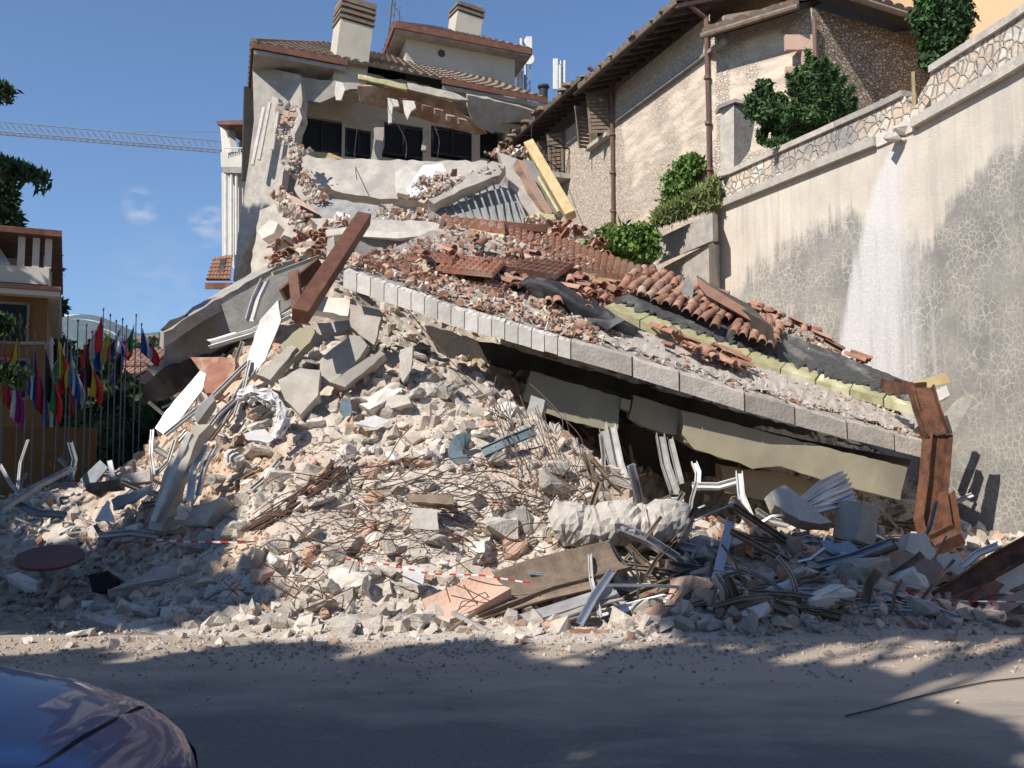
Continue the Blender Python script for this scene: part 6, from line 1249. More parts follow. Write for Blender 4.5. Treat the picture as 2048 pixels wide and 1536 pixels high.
for (x0, y0, d0, x1, y1, d1, s0, lab) in ((868,250,36.5,886,372,30.5,6,'long loose cable hanging from the torn ceiling'),(775,186,37,815,318,33,-8,'cable hanging before the dark windows'),(1066,190,40,1062,300,33,0,'thin cable dropping beside the stone eave'),(716,178,37.4,712,360,30.8,4,'cable dangling over the fallen parapet')):
    P = [W(x0+(x1-x0)*t/4+s0*math.sin(t*1.7), y0+(y1-y0)*t/4, d0+(d1-d0)*t/4) for t in range(5)]; wire(P, .014, lab, None, 'membrane_black', 'cable', 'cable')
wire([W(660,500,19), W(760,560,16), W(900,720,15), W(1030,850,14.2)], .008, 'long thin wire hanging across the slab edge in the middle', None, 'rebar', 'wire', 'wire')
# barrier tape, striped pole
def striped(pts, n, wd, hgt, label, name, cat, round_=False):
    P = pw(pts); L0 = [0]
    for i in range(1, len(P)): L0.append(L0[-1]+(P[i]-P[i-1]).length)
    def at(t):
        s_ = t*L0[-1]
        for i in range(1, len(P)):
            if s_ <= L0[i]+1e-9: return P[i-1].lerp(P[i], (s_-L0[i-1])/(L0[i]-L0[i-1]))
        return P[-1]
    e = empty(name, at(.5), label, cat)
    for i in range(n):
        a, b = at(i/n), at((i+1)/n); g = MB()
        if round_: g.tube([a, b], wd/2, 8)
        else: g.bar(a, b, hgt, wd, (0, 0, 1))
        g.build('red_stripe' if i % 2 == 0 else 'white_stripe', 'red_paint' if i % 2 == 0 else 'white_paint', e)
striped([(300,1078,12.6),(360,1083,12.4),(440,1084,12.2),(560,1081,12.1)], 17, .024, .004, 'red and white barrier tape stretched over the shaded left rubble', 'barrier_tape', 'barrier tape')
striped([(690,1118,11.4),(780,1130,11.2),(860,1148,11.0),(960,1150,10.9),(1060,1166,10.8)], 27, .018, .004, 'sagging red and white barrier tape over the sunlit rubble foot', 'barrier_tape', 'barrier tape')
striped([(1290,1186,10.9),(1500,1192,10.9),(1750,1200,10.9),(2070,1204,10.9)], 41, .014, .004, 'taut thin barrier tape across the lower right debris', 'barrier_tape', 'barrier tape')
striped([(1744,1130,11.7),(1866,1222,11.0)], 7, .06, .06, 'red and white striped pole lying against the pink slab at lower right', 'striped_pole', 'striped pole', True)
# thin cable crossing the road at right
g = MB(); P = [G(x, y, .012) for x, y in [(1690,1432),(1750,1418),(1830,1395),(1900,1378),(1980,1362),(2080,1352)]]; g.tube(P, .006, 6); tag(g.build('road_cable', 'dark_slab'), 'thin dark cable lying across the dusty road at the right', 'cable')
# ------------------------------------------------------------------ vegetation
def blob(n, c, r, shell=.35, rs=rng):
    q = rs.normal(size=(n, 3)); q /= np.linalg.norm(q, axis=1)[:, None]; rad = (shell+(1-shell)*rs.random(n)**.5)[:, None]; return np.array(c)+q*rad*np.array(r)
def foliage(name, P, size, m_, parent=None, droop=0, aspect=1.8, lo=.6, hi=1.4, **k):
    V, Fq_, T = leaves(P, size, lo, hi, droop, aspect); return mesh(name, V, Fq_, m_, parent, tint=T, **k)
def trunk(g, a, b, r0, r1): g.tube([a, Vector(a).lerp(Vector(b), .5)+Vector((random.uniform(-.1, .1), random.uniform(-.1, .1), 0)), b], r0, 8, scale=[1, .5+.5*r1/r0, r1/r0])
def broadleaf(base, h, cr, label, cat='tree', n=9000, leaf=.22, m_='leaf', clumps=26, group=None, flat=.65, name='broadleaf_tree'):
    e = empty(name, base, label, cat, group); base = Vector(base); top = base+Vector((0, 0, h)); g = MB(); trunk(g, base, base+Vector((0, 0, h*.75)), .16+.02*h, .08)
    cs = []
    for k in range(clumps):
        q = blob(1, top, (cr, cr, cr*flat), .25)[0]; cs.append(q); 
        if k % 2 == 0: trunk(g, base+Vector((0, 0, h*random.uniform(.4, .72))), q, .09, .025)
    g.build('trunk', 'bark', e); P = np.concatenate([blob(n//clumps, c_, [cr*random.uniform(.22, .38)]*3, .2) for c_ in cs]); foliage('crown', P, leaf, m_, e); return e
# trees of the street behind and left of the camera: their crowns cast the dappled shade
def shade_tree(target, hz, cr, label, n=5000, leaf=.26, clumps=22, flat=.6):
    t = (hz-target[2])/S.z; c_ = Vector(target)+S*t; return broadleaf((c_.x, c_.y, 0), hz, cr, label, n=n, leaf=leaf, clumps=clumps, flat=flat)
SHADE = [((-6.6, 12.8, 0), 12, 2.7, 17000, 'dense street tree shading the left rubble', 34), ((-10.2, 16.6, .3), 12, 2.8, 12000, 'wide street tree shading the ground by the flags', 30),
 ((-4.2, 12.3, .2), 12.5, 1.9, 8000, 'smaller street tree left of the camera', 16), ((-11.5, 21.5, 2.0), 11, 3.6, 14000, 'big roadside tree left of the flag poles', 34), ((-10.2, 26, 3.5), 11, 3.2, 12000, 'big roadside tree beyond the first one', 30), ((-15, 28, 4), 12, 4.0, 14000, 'big tree before the yellow house, outside the picture', 34), ((-9.8, 36, 9.5), 21, 3.0, 5200, 'very tall loose tree whose shade dapples the torn flank wall', 22), ((-6.9, 18.3, 4.8), 15, 1.3, 2600, 'tall slim tree shading the tilted canopy slab', 12), ((-21, 36, 6), 14, 5.0, 15000, 'largest tree beside the yellow house, outside the picture', 34),
 ((3.0, 10.9, .1), 15, 1.35, 6000, 'slim street tree behind the camera', 14), ((5.0, 12.0, .1), 16, 2.1, 12000, 'round street tree behind the camera', 18), ((7.0, 12.2, .3), 16, 2.0, 10000, 'narrow street tree behind the camera', 14),
 ((-4.5, 7.0, 0), 10, 1.9, 5200, 'tree on the near kerb left of the parked car', 20), ((-1.6, 7.2, 0), 10, 1.9, 5200, 'tree on the near kerb behind the camera', 20), ((1.4, 7.2, 0), 10.5, 1.5, 3600, 'thin tree on the near kerb right of the camera', 14), ((4.4, 5.4, 0), 9, 1.6, 3200, 'tree on the near kerb further right', 14), ((1.2, 4.6, 0), 9.5, 1.9, 5200, 'low tree on the near kerb', 18), ((-2.8, 3.2, 0), 9, 2.2, 7000, 'tree overhanging the parked blue car', 22)]
for tg, hz, cr, n, lab, cl in SHADE: shade_tree(tg, hz, cr, lab, n=n, clumps=cl)
# cedar whose boughs reach in from the left
def bough(g, P, a, b, sag, dens, wdt, hang):
    pts = [Vector(a).lerp(Vector(b), t)+Vector((0, 0, -sag*t*t)) for t in [i/8 for i in range(9)]]; g.tube(pts, .035, 5, scale=[1-.85*i/8 for i in range(9)])
    for _ in range(dens):
        t = random.random()**.8; i = min(7, int(t*8)); p = pts[i].lerp(pts[i+1], t*8-i); wl = wdt*(1-.6*t); P.append(list(p+Vector((random.gauss(0, wl*.3), random.gauss(0, wl*.6), -abs(random.gauss(0, hang))+.03))))
ced = empty('cedar_tree', W(-330, 1030, 18), 'dark cedar whose drooping boughs reach in from the left edge against the sky', 'tree'); g = MB(); P = []
tb = Vector((W(-330, 900, 18).x, 18, 0)); trunk(g, tb, tb+Vector((0, 0, 13)), .38, .1)
for (x, y, d_, y0, sag) in ((92, 345, 17.6, 250, .0), (20, 172, 17.8, 95, .0), (60, 330, 18.3, 262, .1), (-20, 420, 17, 320, .3), (35, 640, 16.5, 560, .2), (50, 740, 16.2, 660, .3), (-60, 230, 17, 120, .2), (-150, 500, 16, 400, .3)):
    b_ = W(x, y, d_); a_ = Vector((tb.x, tb.y, W(0, y0, 18).z)); bough(g, P, a_, b_+Vector((0, 0, .25)), .3, 2000, .42, .13)
g.build('trunk', 'bark', ced); P = np.array(P); foliage('crown', P, .055, 'needle', ced, droop=1.6, aspect=3.6)
def conifer(base, h, r, label, n=6000, leaf=.2, name='conifer_tree', m_='needle', top_px=None, lean=0):
    e = empty(name, base, label, 'tree'); base = Vector(base); g = MB(); trunk(g, base, base+Vector((0, 0, h*.97)), .02*h+.05, .02); P = []
    for k in range(int(16+h*3)):
        t = .06+.94*random.random(); z = h*t; rr = r*(1-t)**.75*random.uniform(.7, 1.15)+.08; a = random.uniform(0, 6.28); tip = base+Vector((rr*math.cos(a), rr*math.sin(a), z+rr*.12)); st = base+Vector((0, 0, z-rr*.1)); g.tube([st, tip], .02, 4)
        for _ in range(n//int(16+h*3)):
            s_ = random.random()**.6; p = st.lerp(tip, s_); w_ = rr*.28*(1.2-s_); P.append([p.x+random.gauss(0, w_*.6), p.y+random.gauss(0, w_*.6), p.z+random.gauss(0, w_*.35)-.05])
    g.build('trunk', 'bark', e); foliage('crown', np.array(P), leaf, m_, e, aspect=2.6); return e
for (x, yt, d_, r, lab) in ((8, 345, 50, 3.0, 'tall dark evergreen behind the balcony of the yellow house'), (88, 480, 52, 2.2, 'dark evergreen right behind the corner of the yellow house')):
    p = W(x, yt, d_); conifer((p.x, p.y, 0), p.z, r, lab, n=9000, leaf=.42)
for (x, yt, d_, r, lab) in ((150, 690, 60, 3.2, 'rounded dark tree behind the flags near the yellow house'), (255, 790, 34, 1.9, 'dark bush below the distant tiled houses'), (205, 800, 36, 1.6, 'dark bush behind the low yellow wall'), (330, 820, 30, 1.8, 'dark bush at the left foot of the heap')):
    p = W(x, yt, d_); broadleaf((p.x, p.y, 0), p.z-r*.6, r, lab, n=5000, leaf=.3, clumps=18, m_='leaf', flat=.7)
# shrub, juniper and vines behind the parapet
TZ = ZC+.3
def shrub(px, py_top, py_bot, wpx, d_, label, m_, leaf, n, name='shrub', cl=16, cat='shrub'):
    c_ = W(px, (py_top+py_bot)/2, d_); rx = wpx/2*d_/F; rz = (py_bot-py_top)/2*d_/F; e = empty(name, c_-Vector((0, 0, rz)), label, cat); g = MB(); cs = [blob(1, c_, (rx*.95, rx*.7, rz*.95), .3)[0] for _ in range(cl)]
    for q in cs: g.tube([c_-Vector((0, 0, rz)), c_.lerp(Vector(q), .5), q], .03, 5)
    g.build('stems', 'bark', e); P = np.concatenate([q+rng.normal(size=(n//cl, 3))*np.array([rx, rx, rz])*random.uniform(.09, .19) for q in cs]); foliage('crown', P, leaf, m_, e, lo=.7, hi=2.2); return e
p0 = W(1628, 262, 23.6); e = empty('juniper', p0, 'spiky dark blue green juniper rising behind the parapet', 'shrub'); g = MB(); P = []
for k in range(64):
    a = random.uniform(-1, 1); tipx = 1628+random.gauss(0, 52); tipy = 88+abs(tipx-1628)*1.0+random.uniform(0, 110); tipx = min(max(tipx, 1535), 1712); tip = W(tipx, tipy, 23.6+random.uniform(-.8, .8)); g.tube([p0, p0.lerp(tip, .5)+Vector((0, 0, -.1)), tip], .02, 4)
    for _ in range(430):
        s_ = random.random()**.55; p = p0.lerp(tip, s_); w2 = .085*(1-s_)+.022; P.append([p.x+random.gauss(0, w2), p.y+random.gauss(0, w2), p.z+random.gauss(0, w2*.8)])
g.build('stems', 'bark', e); foliage('crown', np.array(P), .05, 'needle', e, aspect=5, lo=.9, hi=2.8)
shrub(1530, 165, 285, 80, 23.9, 'green leafy shrub left of the juniper behind the parapet', 'leaf', .07, 15000)
shrub(1590, 215, 280, 130, 23.4, 'low dark shrub spreading along the coping under the juniper', 'leaf', .065, 10000)
shrub(1895, -30, 120, 120, 22.5, 'dark tree behind the parapet beside the peach wall', 'leaf', .08, 20000, cl=26, name='dark_tree', cat='tree')
shrub(1865, 60, 150, 60, 22.3, 'small dark shrub between the stone house and the raised parapet', 'leaf', .12, 3500)
# pillar at the left end of the parapet, planter ledge, ivy
def pxbox(q, d_, dep, m_, name, label, cat, normal=(0, -1, 0)): return panel(name, q, d_, m_, dep, normal=normal, label=label, cat=cat, bevel=.015)
pil = empty('parapet_pillar', W(1462, 400, 25.2), 'tall grey concrete pillar with thin cap at the left end of the parapet', 'pillar')
panel('shaft', [(1441,215),(1468,208),(1468,345),(1441,352)], 25.0, 'concrete', .2, normal=(-.3,-1,0), parent=pil); panel('side', [(1468,210),(1516,205),(1500,300),(1468,345)], 25.1, 'grey_slab', .15, normal=(.5,-1,0), parent=pil); panel('cap', [(1438,208),(1470,197),(1520,206),(1520,212),(1470,204),(1439,216)], 24.9, 'concrete', .5, normal=(0,-1,0), parent=pil)
pl_ = empty('planter_ledge', W(1370, 510, 24), 'long pale concrete planter trough jutting from the end of the retaining wall', 'planter')
A, B, Cc, D_ = W(1312, 478, 26.4), W(1425, 425, 24.4), W(1436, 428, 25.3), W(1330, 470, 27.5)
g = MB(); ht = Vector((0, 0, -.72)); g.add([A, B, Cc, D_, A+ht, B+ht, Cc+ht, D_+ht], [(0, 1, 2, 3), (7, 6, 5, 4), (0, 4, 5, 1), (1, 5, 6, 2), (2, 6, 7, 3), (3, 7, 4, 0)]); g.build('trough', 'concrete', pl_, bevel=.02)
g = MB(); g.add([A.lerp(B, .03)+Vector((.2, .3, -.72)), B+Vector((-.05, .3, -.72)), B+Vector((-.05, .3, -4.5)), A.lerp(B, .03)+Vector((.2, .3, -4.5)), Cc+Vector((.3, .5, -.72)), Cc+Vector((.3, .5, -4.5)), D_+Vector((.5, .6, -.72)), D_+Vector((.5, .6, -4.5))], [(0, 3, 2, 1), (1, 2, 5, 4), (6, 7, 3, 0)]); g.build('pier_wall', 'concrete', pl_)
def vine(region, d_fn, n, leaf, label, m_='leaf_bright', name='ivy', thick=.18):
    P = []
    while len(P) < n:
        (x, y, rx, ry) = random.choices(region, [r[2]*r[3] for r in region])[0]; a = random.uniform(0, 6.28); r_ = math.sqrt(random.random()); px, py = x+rx*r_*math.cos(a), y+ry*r_*math.sin(a)
        q = d_fn(px, py); P.append([q.x-abs(random.gauss(0, thick))*.8, q.y-abs(random.gauss(0, thick)), q.z])
    e = empty(name, Vector(P[0]), label, 'ivy'); foliage('leaves', np.array(P), leaf, m_, e, lo=.5, hi=1.7, aspect=1.3)
    g = MB(); 
    for _ in range(12): a, b = random.choice(P), random.choice(P); g.tube([Vector(a), Vector(a).lerp(Vector(b), .5)+Vector((.1, .1, .1)), Vector(b)], .012, 4)
    g.build('stems', 'bark', e); return e
def onhouse(px, py): return plane_hit(px, py, sb(0, .05), SBN)
vine([(1388,335,24,22),(1362,370,22,26),(1378,352,20,26),(1352,398,16,20)], onhouse, 6000, .10, 'bright green ivy climbing the stone house wall')
vine([(1290,480,30,26),(1262,490,36,24),(1300,510,20,18),(1235,495,20,14)], lambda x, y: W(x, y, 25.6), 8000, .10, 'bright green ivy mass left of the planter trough', thick=.3)
P = []
for k in range(6500):
    x = random.uniform(1310, 1436); y0 = 440-(x-1310)*.32+4; h_ = random.random()**1.4*(14+34*((x-1310)/126)); q = W(x+random.gauss(0, 3), y0-h_, 25.4+random.uniform(-.4, .5)); P.append([q.x, q.y, q.z])
e = empty('grass_tuft', W(1380, 430, 25), 'dry yellow green grass growing out of the planter trough', 'grass', kind='stuff'); o = foliage('blades', np.array(P), .085, 'grass', e, droop=-1.6, aspect=4); 
P = []
for k in range(2200): x = random.gauss(1235, 22); y = random.gauss(486, 12); q = W(x, y, 26.5); P.append([q.x, q.y, q.z])
e = empty('grass_tuft', W(1235, 500, 26), 'grass at the foot of the stone house below the ivy', 'grass', kind='stuff'); foliage('blades', np.array(P), .09, 'grass', e, droop=-1.6, aspect=4)
# peach building at the top right corner
pb = empty('peach_building', W(1995, 60, 26), 'smooth peach coloured building at the top right corner', 'building'); g = MB(); a = W(1945, 60, 26); g.b2(a.x, a.x+9, a.y, a.y+8, 7, 24); g.build('wall', 'stucco_orange', pb)
g = MB(); g.b2(a.x-.7, a.x+10, a.y-.7, a.y+9, 24, 24.3); g.build('roof', 'tile_old', pb); g = MB(); g.b2(a.x+5, a.x+6.2, a.y-.04, a.y+.02, 15, 17); g.build('window', 'dark_glass', pb)

# ------------------------------------------------------------------ yellow house, town and flags on the left
_c = W(96, 600, 38); yh = empty('yellow_house', (_c.x, 38, 0), 'shaded yellow house with white corner balcony at the left edge', 'house')
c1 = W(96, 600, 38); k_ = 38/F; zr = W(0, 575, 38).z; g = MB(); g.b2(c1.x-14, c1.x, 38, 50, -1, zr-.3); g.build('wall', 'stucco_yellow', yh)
def yb(x0, x1, y0, y1, z0, z1, m_, name, par=yh): g = MB(); g.b2(x0, x1, y0, y1, z0, z1); return g.build(name, m_, par)
zz = lambda py: EYE+(950-py)/F*38
yb(c1.x-14, c1.x+.42, 37.4, 50.5, zz(594), zz(584), 'stucco_white', 'lower_cornice'); yb(c1.x-14, c1.x+.45, 37.3, 50.6, zz(583.5), zz(575), 'tile', 'lower_roof')
yb(c1.x-14, c1.x, 37.6, 37.8, zz(570), zz(536), 'stucco_white', 'balcony_parapet'); yb(c1.x-.2, c1.x, 37.81, 44, zz(570), zz(536), 'stucco_white', 'balcony_parapet')
yb(c1.x-14, c1.x, 37.85, 50, zz(575), zz(571), 'stucco_white', 'balcony_floor')
for x in (98, 76, 50): yb(W(x, 500, 38).x-.13, W(x, 500, 38).x+.13-.02, 37.62, 37.9, zz(536), zz(476), 'stucco_white', 'pillar')
for y_ in (41, 44.5): yb(c1.x-.3, c1.x-.02, y_, y_+.3, zz(536), zz(476), 'stucco_white', 'pillar')
yb(c1.x-14, c1.x-1.2, 42, 50, zz(571), zz(476), 'stucco_white', 'upper_wall'); g = MB()
for i in range(3): g.bar(W(8+i*5, 534, 37.7), W(16+i*5, 500, 39), .1, .1)
g.build('awning_frame', 'white_paint', yh)
g = MB(); xa = c1.x; g.add([(xa-14, 37.1, zz(475)), (xa+.4, 37.1, zz(475)), (xa+.4, 50.6, zz(475)), (xa-14, 50.6, zz(475)), (xa-14, 37.1, zz(463)), (xa+.4, 37.1, zz(463)), (xa-1.5, 44, zz(440)), (xa-14, 44, zz(440)), (xa+.4, 50.6, zz(463)), (xa-14, 50.6, zz(463))], [(3, 2, 1, 0), (0, 1, 5, 4), (4, 5, 6, 7), (1, 2, 8, 5), (5, 8, 6), (8, 9, 7, 6), (2, 3, 9, 8)]); g.build('roof', 'timber', yh)
for (x, y) in ((30, 650), (30, 760)):
    p = W(x, y, 37.97); o = yb(p.x-.6, p.x+.6, 37.9, 38.02, p.z-.8, p.z+.8, 'timber_old', 'window'); yb(p.x-.5, p.x+.5, 37.88, 37.9, p.z-.7, p.z+.7, 'dark_glass', 'pane', o)
yh.rotation_euler.z = math.radians(24)
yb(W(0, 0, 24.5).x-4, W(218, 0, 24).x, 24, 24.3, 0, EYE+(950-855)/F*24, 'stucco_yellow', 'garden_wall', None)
o = bpy.data.objects.get('garden_wall'); tag(o, 'low ochre garden wall behind the flag poles', 'wall')
def townhouse(x0, x1, yr, ye, d_, dep, label, roofm='tile', wallm='stucco_beige', yb_=950):
    a, b = W(x0, ye, d_), W(x1, ye, d_); ze = a.z; zr_ = W(x0, yr, d_+dep/2).z; e = empty('town_house', Vector(((a.x+b.x)/2, d_, 0)), label, 'house')
    g = MB(); g.b2(a.x+.4, b.x-.4, d_+.4, d_+dep-.4, 0, ze); g.build('wall', wallm, e)
    Sx = lambda u, v: Vector((a.x, d_, ze)).lerp(Vector((b.x, d_, ze)), u).lerp(Vector((a.x, d_+dep/2, zr_)).lerp(Vector((b.x, d_+dep/2, zr_)), u), v)
    vs, fs = tilefield(Sx, 0, 1, 0, 1, max(6, int((b.x-a.x)/.5)), 8, amp=.12, step=.05); o = mesh('roof', vs, fs, roofm, e)
    g = MB(); g.add([(a.x, d_, ze-.15), (b.x, d_, ze-.15), (b.x, d_+dep/2, zr_-.1), (a.x, d_+dep/2, zr_-.1), (b.x, d_+dep, ze), (a.x, d_+dep, ze)], [(0, 1, 2, 3), (3, 2, 4, 5), (1, 4, 2), (0, 3, 5)]); g.build('roof_frame', 'timber', o)
    n = max(2, int((x1-x0)/26))
    for i in range(n):
        for lv in range(2):
            px = a.x+(b.x-a.x)*(i+.5)/n; z0 = ze-1.6-lv*3.0
            if z0 < .8: continue
            g = MB(); g.b2(px-.5, px+.5, d_+.34, d_+.395, z0-.6, z0+.6); w_ = g.build('window', 'dark_glass', e); g = MB(); g.b2(px-.6, px+.6, d_+.2, d_+.38, z0-.75, z0-.62); g.build('sill', 'stucco_white', w_)
for a in ((178, 305, 700, 733, 85, 9, 'distant house with sunlit tiled roof behind the tricolour flags'), (182, 250, 738, 768, 62, 8, 'nearer cream house whose tiled roof shows between the flag poles'), (238, 320, 752, 778, 70, 8, 'house with pale roof at the right of the nearer cream one'), (290, 345, 690, 716, 130, 12, 'far pale house just left of the tilted canopy'), (255, 300, 672, 690, 190, 12, 'farthest small house under the mountain'), (190, 262, 796, 812, 48, 6, 'low cream annex below the sunlit roofs'), (300, 350, 790, 815, 52, 6, 'small tiled house in the gap below the canopy')): townhouse(*a)
for k, (x, yt, d_) in enumerate(((300, 688, 150), (325, 676, 170), (275, 700, 120), (225, 716, 110), (200, 712, 100), (345, 700, 140))):
    p = W(x, yt, d_); broadleaf((p.x, p.y, 0), p.z-2, 3.0, ['distant tree between the far roofs, just under the canopy tip', 'farthest distant tree at the canopy tip', 'distant tree right of the tricolour flag', 'distant tree above the tiled roofs', 'distant tree left of the sunlit tiled roof', 'distant tree behind the low end of the canopy'][k], n=1800, leaf=.7, clumps=10)
# flags: x, pole top, pole bottom, d, flag top, colours (three vertical bands unless listed), label
mat('flag_red', (.42, .02, .03), (.30, .015, .02), rough=.8, bump=0, rnd=.1)
FC = {'r': (.45, .02, .03), 'w': (.62, .62, .62), 'b': (.025, .09, .30), 'y': (.55, .42, .03), 'g': (.02, .20, .07), 'k': (.015, .015, .018), 'o': (.62, .10, .03), 'c': (.05, .22, .42), 'm': (.35, .03, .20)}
for k, v in FC.items(): MATS.pop('flag_'+k, None); mat('flag_'+k, v, tuple(x*.7 for x in v), rough=.8, bump=.1, scale=3)
CN = {'r': 'red', 'w': 'white', 'b': 'blue', 'y': 'yellow', 'g': 'green', 'k': 'black', 'o': 'orange red', 'c': 'light blue', 'm': 'magenta'}
def flag(x, yt, yb_, d_, f0, f1, cols, wpx, side, desc):
    a, b = W(x, yb_, d_), W(x+(yb_-yt)*.012, yt, d_); a.z = 0; e = empty('flag_pole', a, desc, 'flag'); k_ = d_/F
    g = MB(); g.tube([a, a.lerp(b, .5), b], .02, 8, scale=[1.2, 1, .7]); g.tube([b, b+Vector((0, 0, .05)), b+Vector((0, 0, .09))], .03, 8, scale=[.4, 1, .3]); g.build('pole', 'pole_grey', e)
    L_ = (f1-f0)*k_*1.25; wd = wpx*k_*2.1; zt_ = W(x, f0, d_).z; n = len(cols)
    # limp cloth: bands hang diagonally from the pole in soft vertical folds
    for i, c_ in enumerate(cols):
        vs = []; nu, nv = 9, 14
        for j in range(nv+1):
            v = j/nv
            for q in range(nu+1):
                u = (i+q/nu)/n; fold = math.sin(u*9+v*3+x)*.5+.5*math.sin(u*17+x*.7); open_ = .25+.75*math.sin(min(1, v*1.3)*math.pi/2)
                zz_ = zt_-L_*(v*(.62)+.38*u); vs.append((b.x+side*(.03+wd*u*open_*.9*(1-.25*v)), d_-.10*fold*open_-.02, zz_))
        fs = [(j*(nu+1)+q, j*(nu+1)+q+1, (j+1)*(nu+1)+q+1, (j+1)*(nu+1)+q) for j in range(nv) for q in range(nu)]
        o = mesh('flag_band', vs, fs, 'flag_'+c_, e, smooth=True); s_ = o.modifiers.new('cloth', 'SOLIDIFY'); s_.thickness = .012
FL = [(6,634,925,21,690,830,'rwm',30,1,'leftmost flag, magenta white and red, cut by the picture edge'),(36,634,940,22,676,800,'yry',26,-1,'yellow and red flag second from the left edge'),(66,672,960,21,700,830,'brb',22,1,'dull blue and red flag low in front of the yellow wall'),(88,688,985,20,700,820,'kgr',22,1,'dark flag hanging from a low pole by the yellow wall'),
 (115,624,900,23,676,772,'yrr',24,1,'yellow over red flag right of the house corner'),(133,630,890,23.5,684,760,'wgw',20,-1,'small white and green flag beside the yellow red one'),(153,646,905,22.5,700,780,'cyr',22,-1,'light blue yellow and red flag'),(170,654,915,22,690,790,'kyr',22,1,'black yellow and red flag in the middle of the row'),
 (204,622,860,25,632,720,'rwr',24,-1,'red and white flag on the tallest pole'),(218,634,850,25.5,662,740,'ybc',24,-1,'yellow and blue flag just right of the tallest pole'),(230,646,850,26,668,712,'wbr',20,1,'white blue and red flag behind the blue one'),(243,642,840,26.5,652,712,'wbr',18,-1,'thin blue and red flag before the mountain'),(251,656,840,27,668,760,'bkb',16,-1,'dark blue flag hanging close to its pole'),
 (270,634,830,27.5,648,724,'gwo',26,-1,'green white and orange red tricolour before the far roofs'),(281,652,830,28,656,720,'bwr',24,1,'blue white and red tricolour at the right end of the row'),(182,668,900,22.8,700,810,'rbr',26,-1,'crumpled red and blue flag right of the black yellow red one'),(140,690,900,21.5,710,800,'wbw',20,1,'pale grey blue flag hanging low between the poles'),(52,700,900,23.5,720,800,'bwb',18,1,'faded blue and white flag low before the house wall')]
for q in FL: flag(*q)
# metal frame of a sign between the house and the flags
g = MB(); g.tube([W(40, 686, 24.5), W(108, 686, 24.5)], .04, 6); g.tube([W(103, 675, 24.5), W(103, 960, 24.5)], .045, 6); tag(g.build('frame_post', 'alu_paint'), 'pale horizontal bar on a post crossing between the left flags', 'post')
# ------------------------------------------------------------------ parked blue car, nose to the right
car = empty('parked_car', (-3.0, 2.75, 0), 'glossy dark blue car cut by the bottom left corner', 'car')
X0, YC, HW = -1.0, 2.78, .84
sx = np.array([0, .06, .18, .4, .8, 1.15, 1.6, 2.1, 2.8, 3.3, 3.8, 4.05, 4.12]); zt_ = np.array([.70, .80, .87, .93, 1.00, 1.05, 1.32, 1.47, 1.49, 1.42, 1.16, 1.02, .74]); hw = np.array([.55, .66, .74, .80, .835, .84, .84, .84, .84, .83, .80, .70, .6])
def carp(s_, a):      # a: 0 right sill .. pi left sill over the top
    z1 = np.interp(s_, sx, zt_); w_ = np.interp(s_, sx, hw); zb1 = .28; belt = min(z1-.03, .88) if s_ > 1.1 else z1-.10
    c_, s2 = math.cos(a), math.sin(a); e = 2/5.6; sxn = abs(c_)**e*(1 if c_ > 0 else -1); szn = abs(s2)**e
    z = zb1+(z1-zb1)*szn; tuck = 1
    if s_ > 1.15 and z > .9: tuck = 1-.26*min(1, (z-.9)/.5)
    crown = .03*math.cos(sxn*math.pi/2) if szn > .97 else 0
    return Vector((X0-s_, YC-sxn*w_*tuck, z+crown))
ss = sorted(set(list(np.linspace(0, .5, 14))+list(np.linspace(.5, 4.12, 42)))); na = 48; vs = [carp(s_, math.pi*j/na) for s_ in ss for j in range(na+1)]; fs = [(i*(na+1)+j, i*(na+1)+j+1, (i+1)*(na+1)+j+1, (i+1)*(na+1)+j) for i in range(len(ss)-1) for j in range(na)]
fs += [tuple(range(na+1))[::-1], tuple((len(ss)-1)*(na+1)+j for j in range(na+1))]; body = mesh('body', vs, fs, 'car_paint', car, smooth=True)
def cstrip(s0, s1, a0, a1, lift, name, m_, par, n=10, sm=True):
    vs = []; cc = carp(0, math.pi/2)
    for i in range(n+1):
        for j in range(n+1):
            s_ = s0+(s1-s0)*i/n; a = a0+(a1-a0)*j/n; p = carp(s_, a); q = (carp(s_+.01, a)-p).cross(carp(s_, a+.01)-p); q.normalize(); c0 = Vector((p.x, YC, .7))
            if q.dot(p-c0) < 0: q = -q
            vs.append(p+q*lift)
    return mesh(name, vs, [(i*(n+1)+j, i*(n+1)+j+1, (i+1)*(n+1)+j+1, (i+1)*(n+1)+j) for i in range(n) for j in range(n)], m_, par, smooth=sm)
cstrip(1.22, 1.9, .95, math.pi-.95, .006, 'windscreen', 'dark_glass', car); cstrip(3.35, 3.9, 1.0, math.pi-1.0, .006, 'rear_window', 'dark_glass', car)
for a0, a1 in ((.34, .62), (math.pi-.62, math.pi-.34)):
    cstrip(1.5, 2.3, a0, a1, .006, 'side_window', 'dark_glass', car); cstrip(2.36, 3.2, a0, a1, .006, 'side_window', 'dark_glass', car)
for a0, a1 in ((.30, .62), (math.pi-.62, math.pi-.30)): h_ = cstrip(.05, .42, a0, a1, .008, 'headlight', 'chrome', car)
for s_ in (.16, 1.14): cstrip(s_, s_+.010, .5, math.pi-.5, .003, 'bonnet_seam', 'black', body)
cstrip(.16, 1.14, .52, .535, .003, 'bonnet_seam', 'black', body); cstrip(.16, 1.14, math.pi-.535, math.pi-.52, .003, 'bonnet_seam', 'black', body)
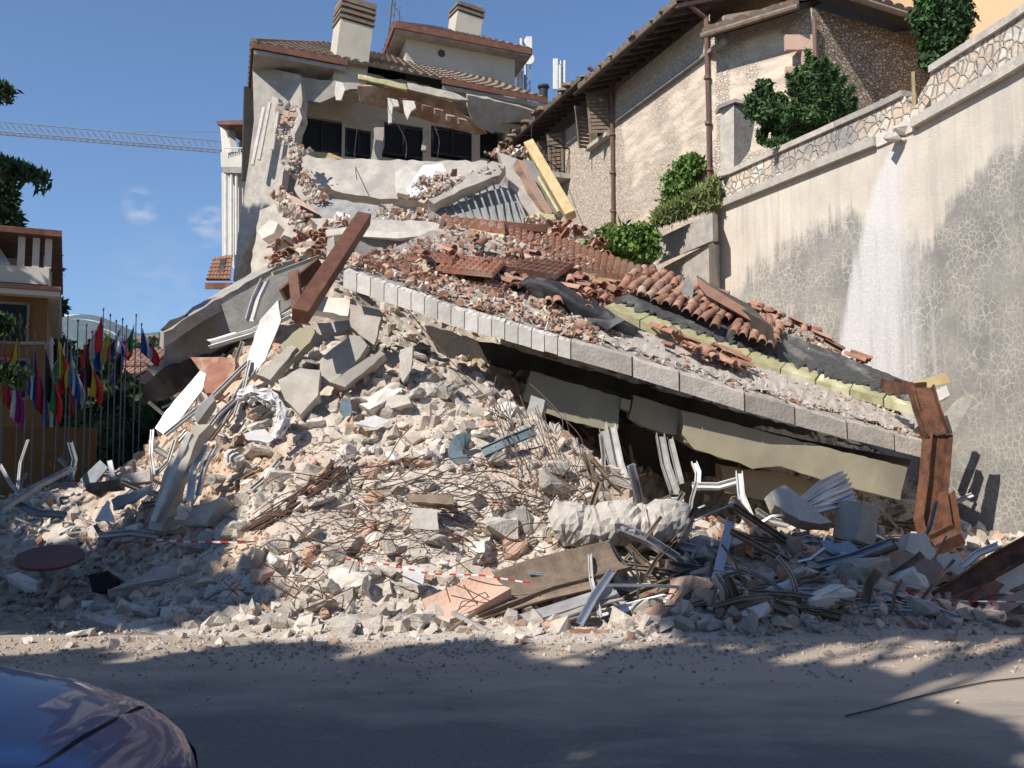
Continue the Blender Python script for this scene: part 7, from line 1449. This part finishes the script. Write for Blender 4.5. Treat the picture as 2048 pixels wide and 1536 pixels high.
g = MB(); g.sweep([Vector((X0+.03, YC-.6, .45)), Vector((X0+.05, YC, .45)), Vector((X0+.03, YC+.6, .45))], [(-.1, -.04), (.1, -.04), (.1, .04), (-.1, .04)], ref=(1, 0, 0)); g.build('bumper', 'rubber', car)
for sxx in (.8, 3.35):
    for sy in (-1, 1):
        g = MB(); c_ = Vector((X0-sxx, YC+sy*.76, .31)); g.sweep([c_-Vector((0, .1, 0)), c_-Vector((0, .08, 0)), c_+Vector((0, .08, 0)), c_+Vector((0, .1, 0))], ring(28, .31), ref=(0, 0, 1), scale=[.93, 1, 1, .93]); wh_ = g.build('wheel', 'rubber', car); g = MB(); g.sweep([c_+Vector((0, sy*.1, 0)), c_+Vector((0, sy*.112, 0))], ring(20, .19)); g.build('rim', 'alu_paint', wh_)
# ------------------------------------------------------------------ houses across the street, behind the camera (they close the street and bounce light)
for k, (x0, x1, h) in enumerate(((-34, -14, 8.5), (-13, 4, 7.5), (5, 24, 8.0))):
    e = empty('street_house', ((x0+x1)/2, -17, 0), ['beige house across the street, behind the camera on the left', 'grey house across the street, straight behind the camera', 'ochre house across the street, behind the camera on the right'][k], 'house')
    g = MB(); g.b2(x0, x1, -26, -14, 0, h); g.build('wall', ['stucco_beige', 'grey_slab', 'stucco_yellow'][k], e); g = MB(); g.b2(x0-.5, x1+.5, -26.5, -13.5, h, h+.4); g.build('roof', 'tile_old', e)
    for i in range(int((x1-x0)/3)):
        for z in (1.6, 4.8):
            g = MB(); g.b2(x0+1+i*3, x0+2.1+i*3, -13.99, -13.9, z, z+1.5); g.build('window', 'dark_glass', e)
# ------------------------------------------------------------------ haze over the valley
m = bpy.data.materials.new('haze'); m.use_nodes = True; t = m.node_tree; t.nodes.clear(); o_ = t.nodes.new('ShaderNodeOutputMaterial'); v = t.nodes.new('ShaderNodeVolumePrincipled'); v.inputs['Density'].default_value = .00009; v.inputs['Color'].default_value = (.6, .78, 1, 1); v.inputs['Anisotropy'].default_value = .2
t.links.new(v.outputs[0], o_.inputs['Volume']); MATS['haze'] = m
g = MB(); g.b2(-4200, 3800, -120, 3300, -3, 620); tag(mesh('haze', g.v, g.f, 'haze', local=True), 'thin blue haze softening the far mountain', 'haze', kind='stuff')
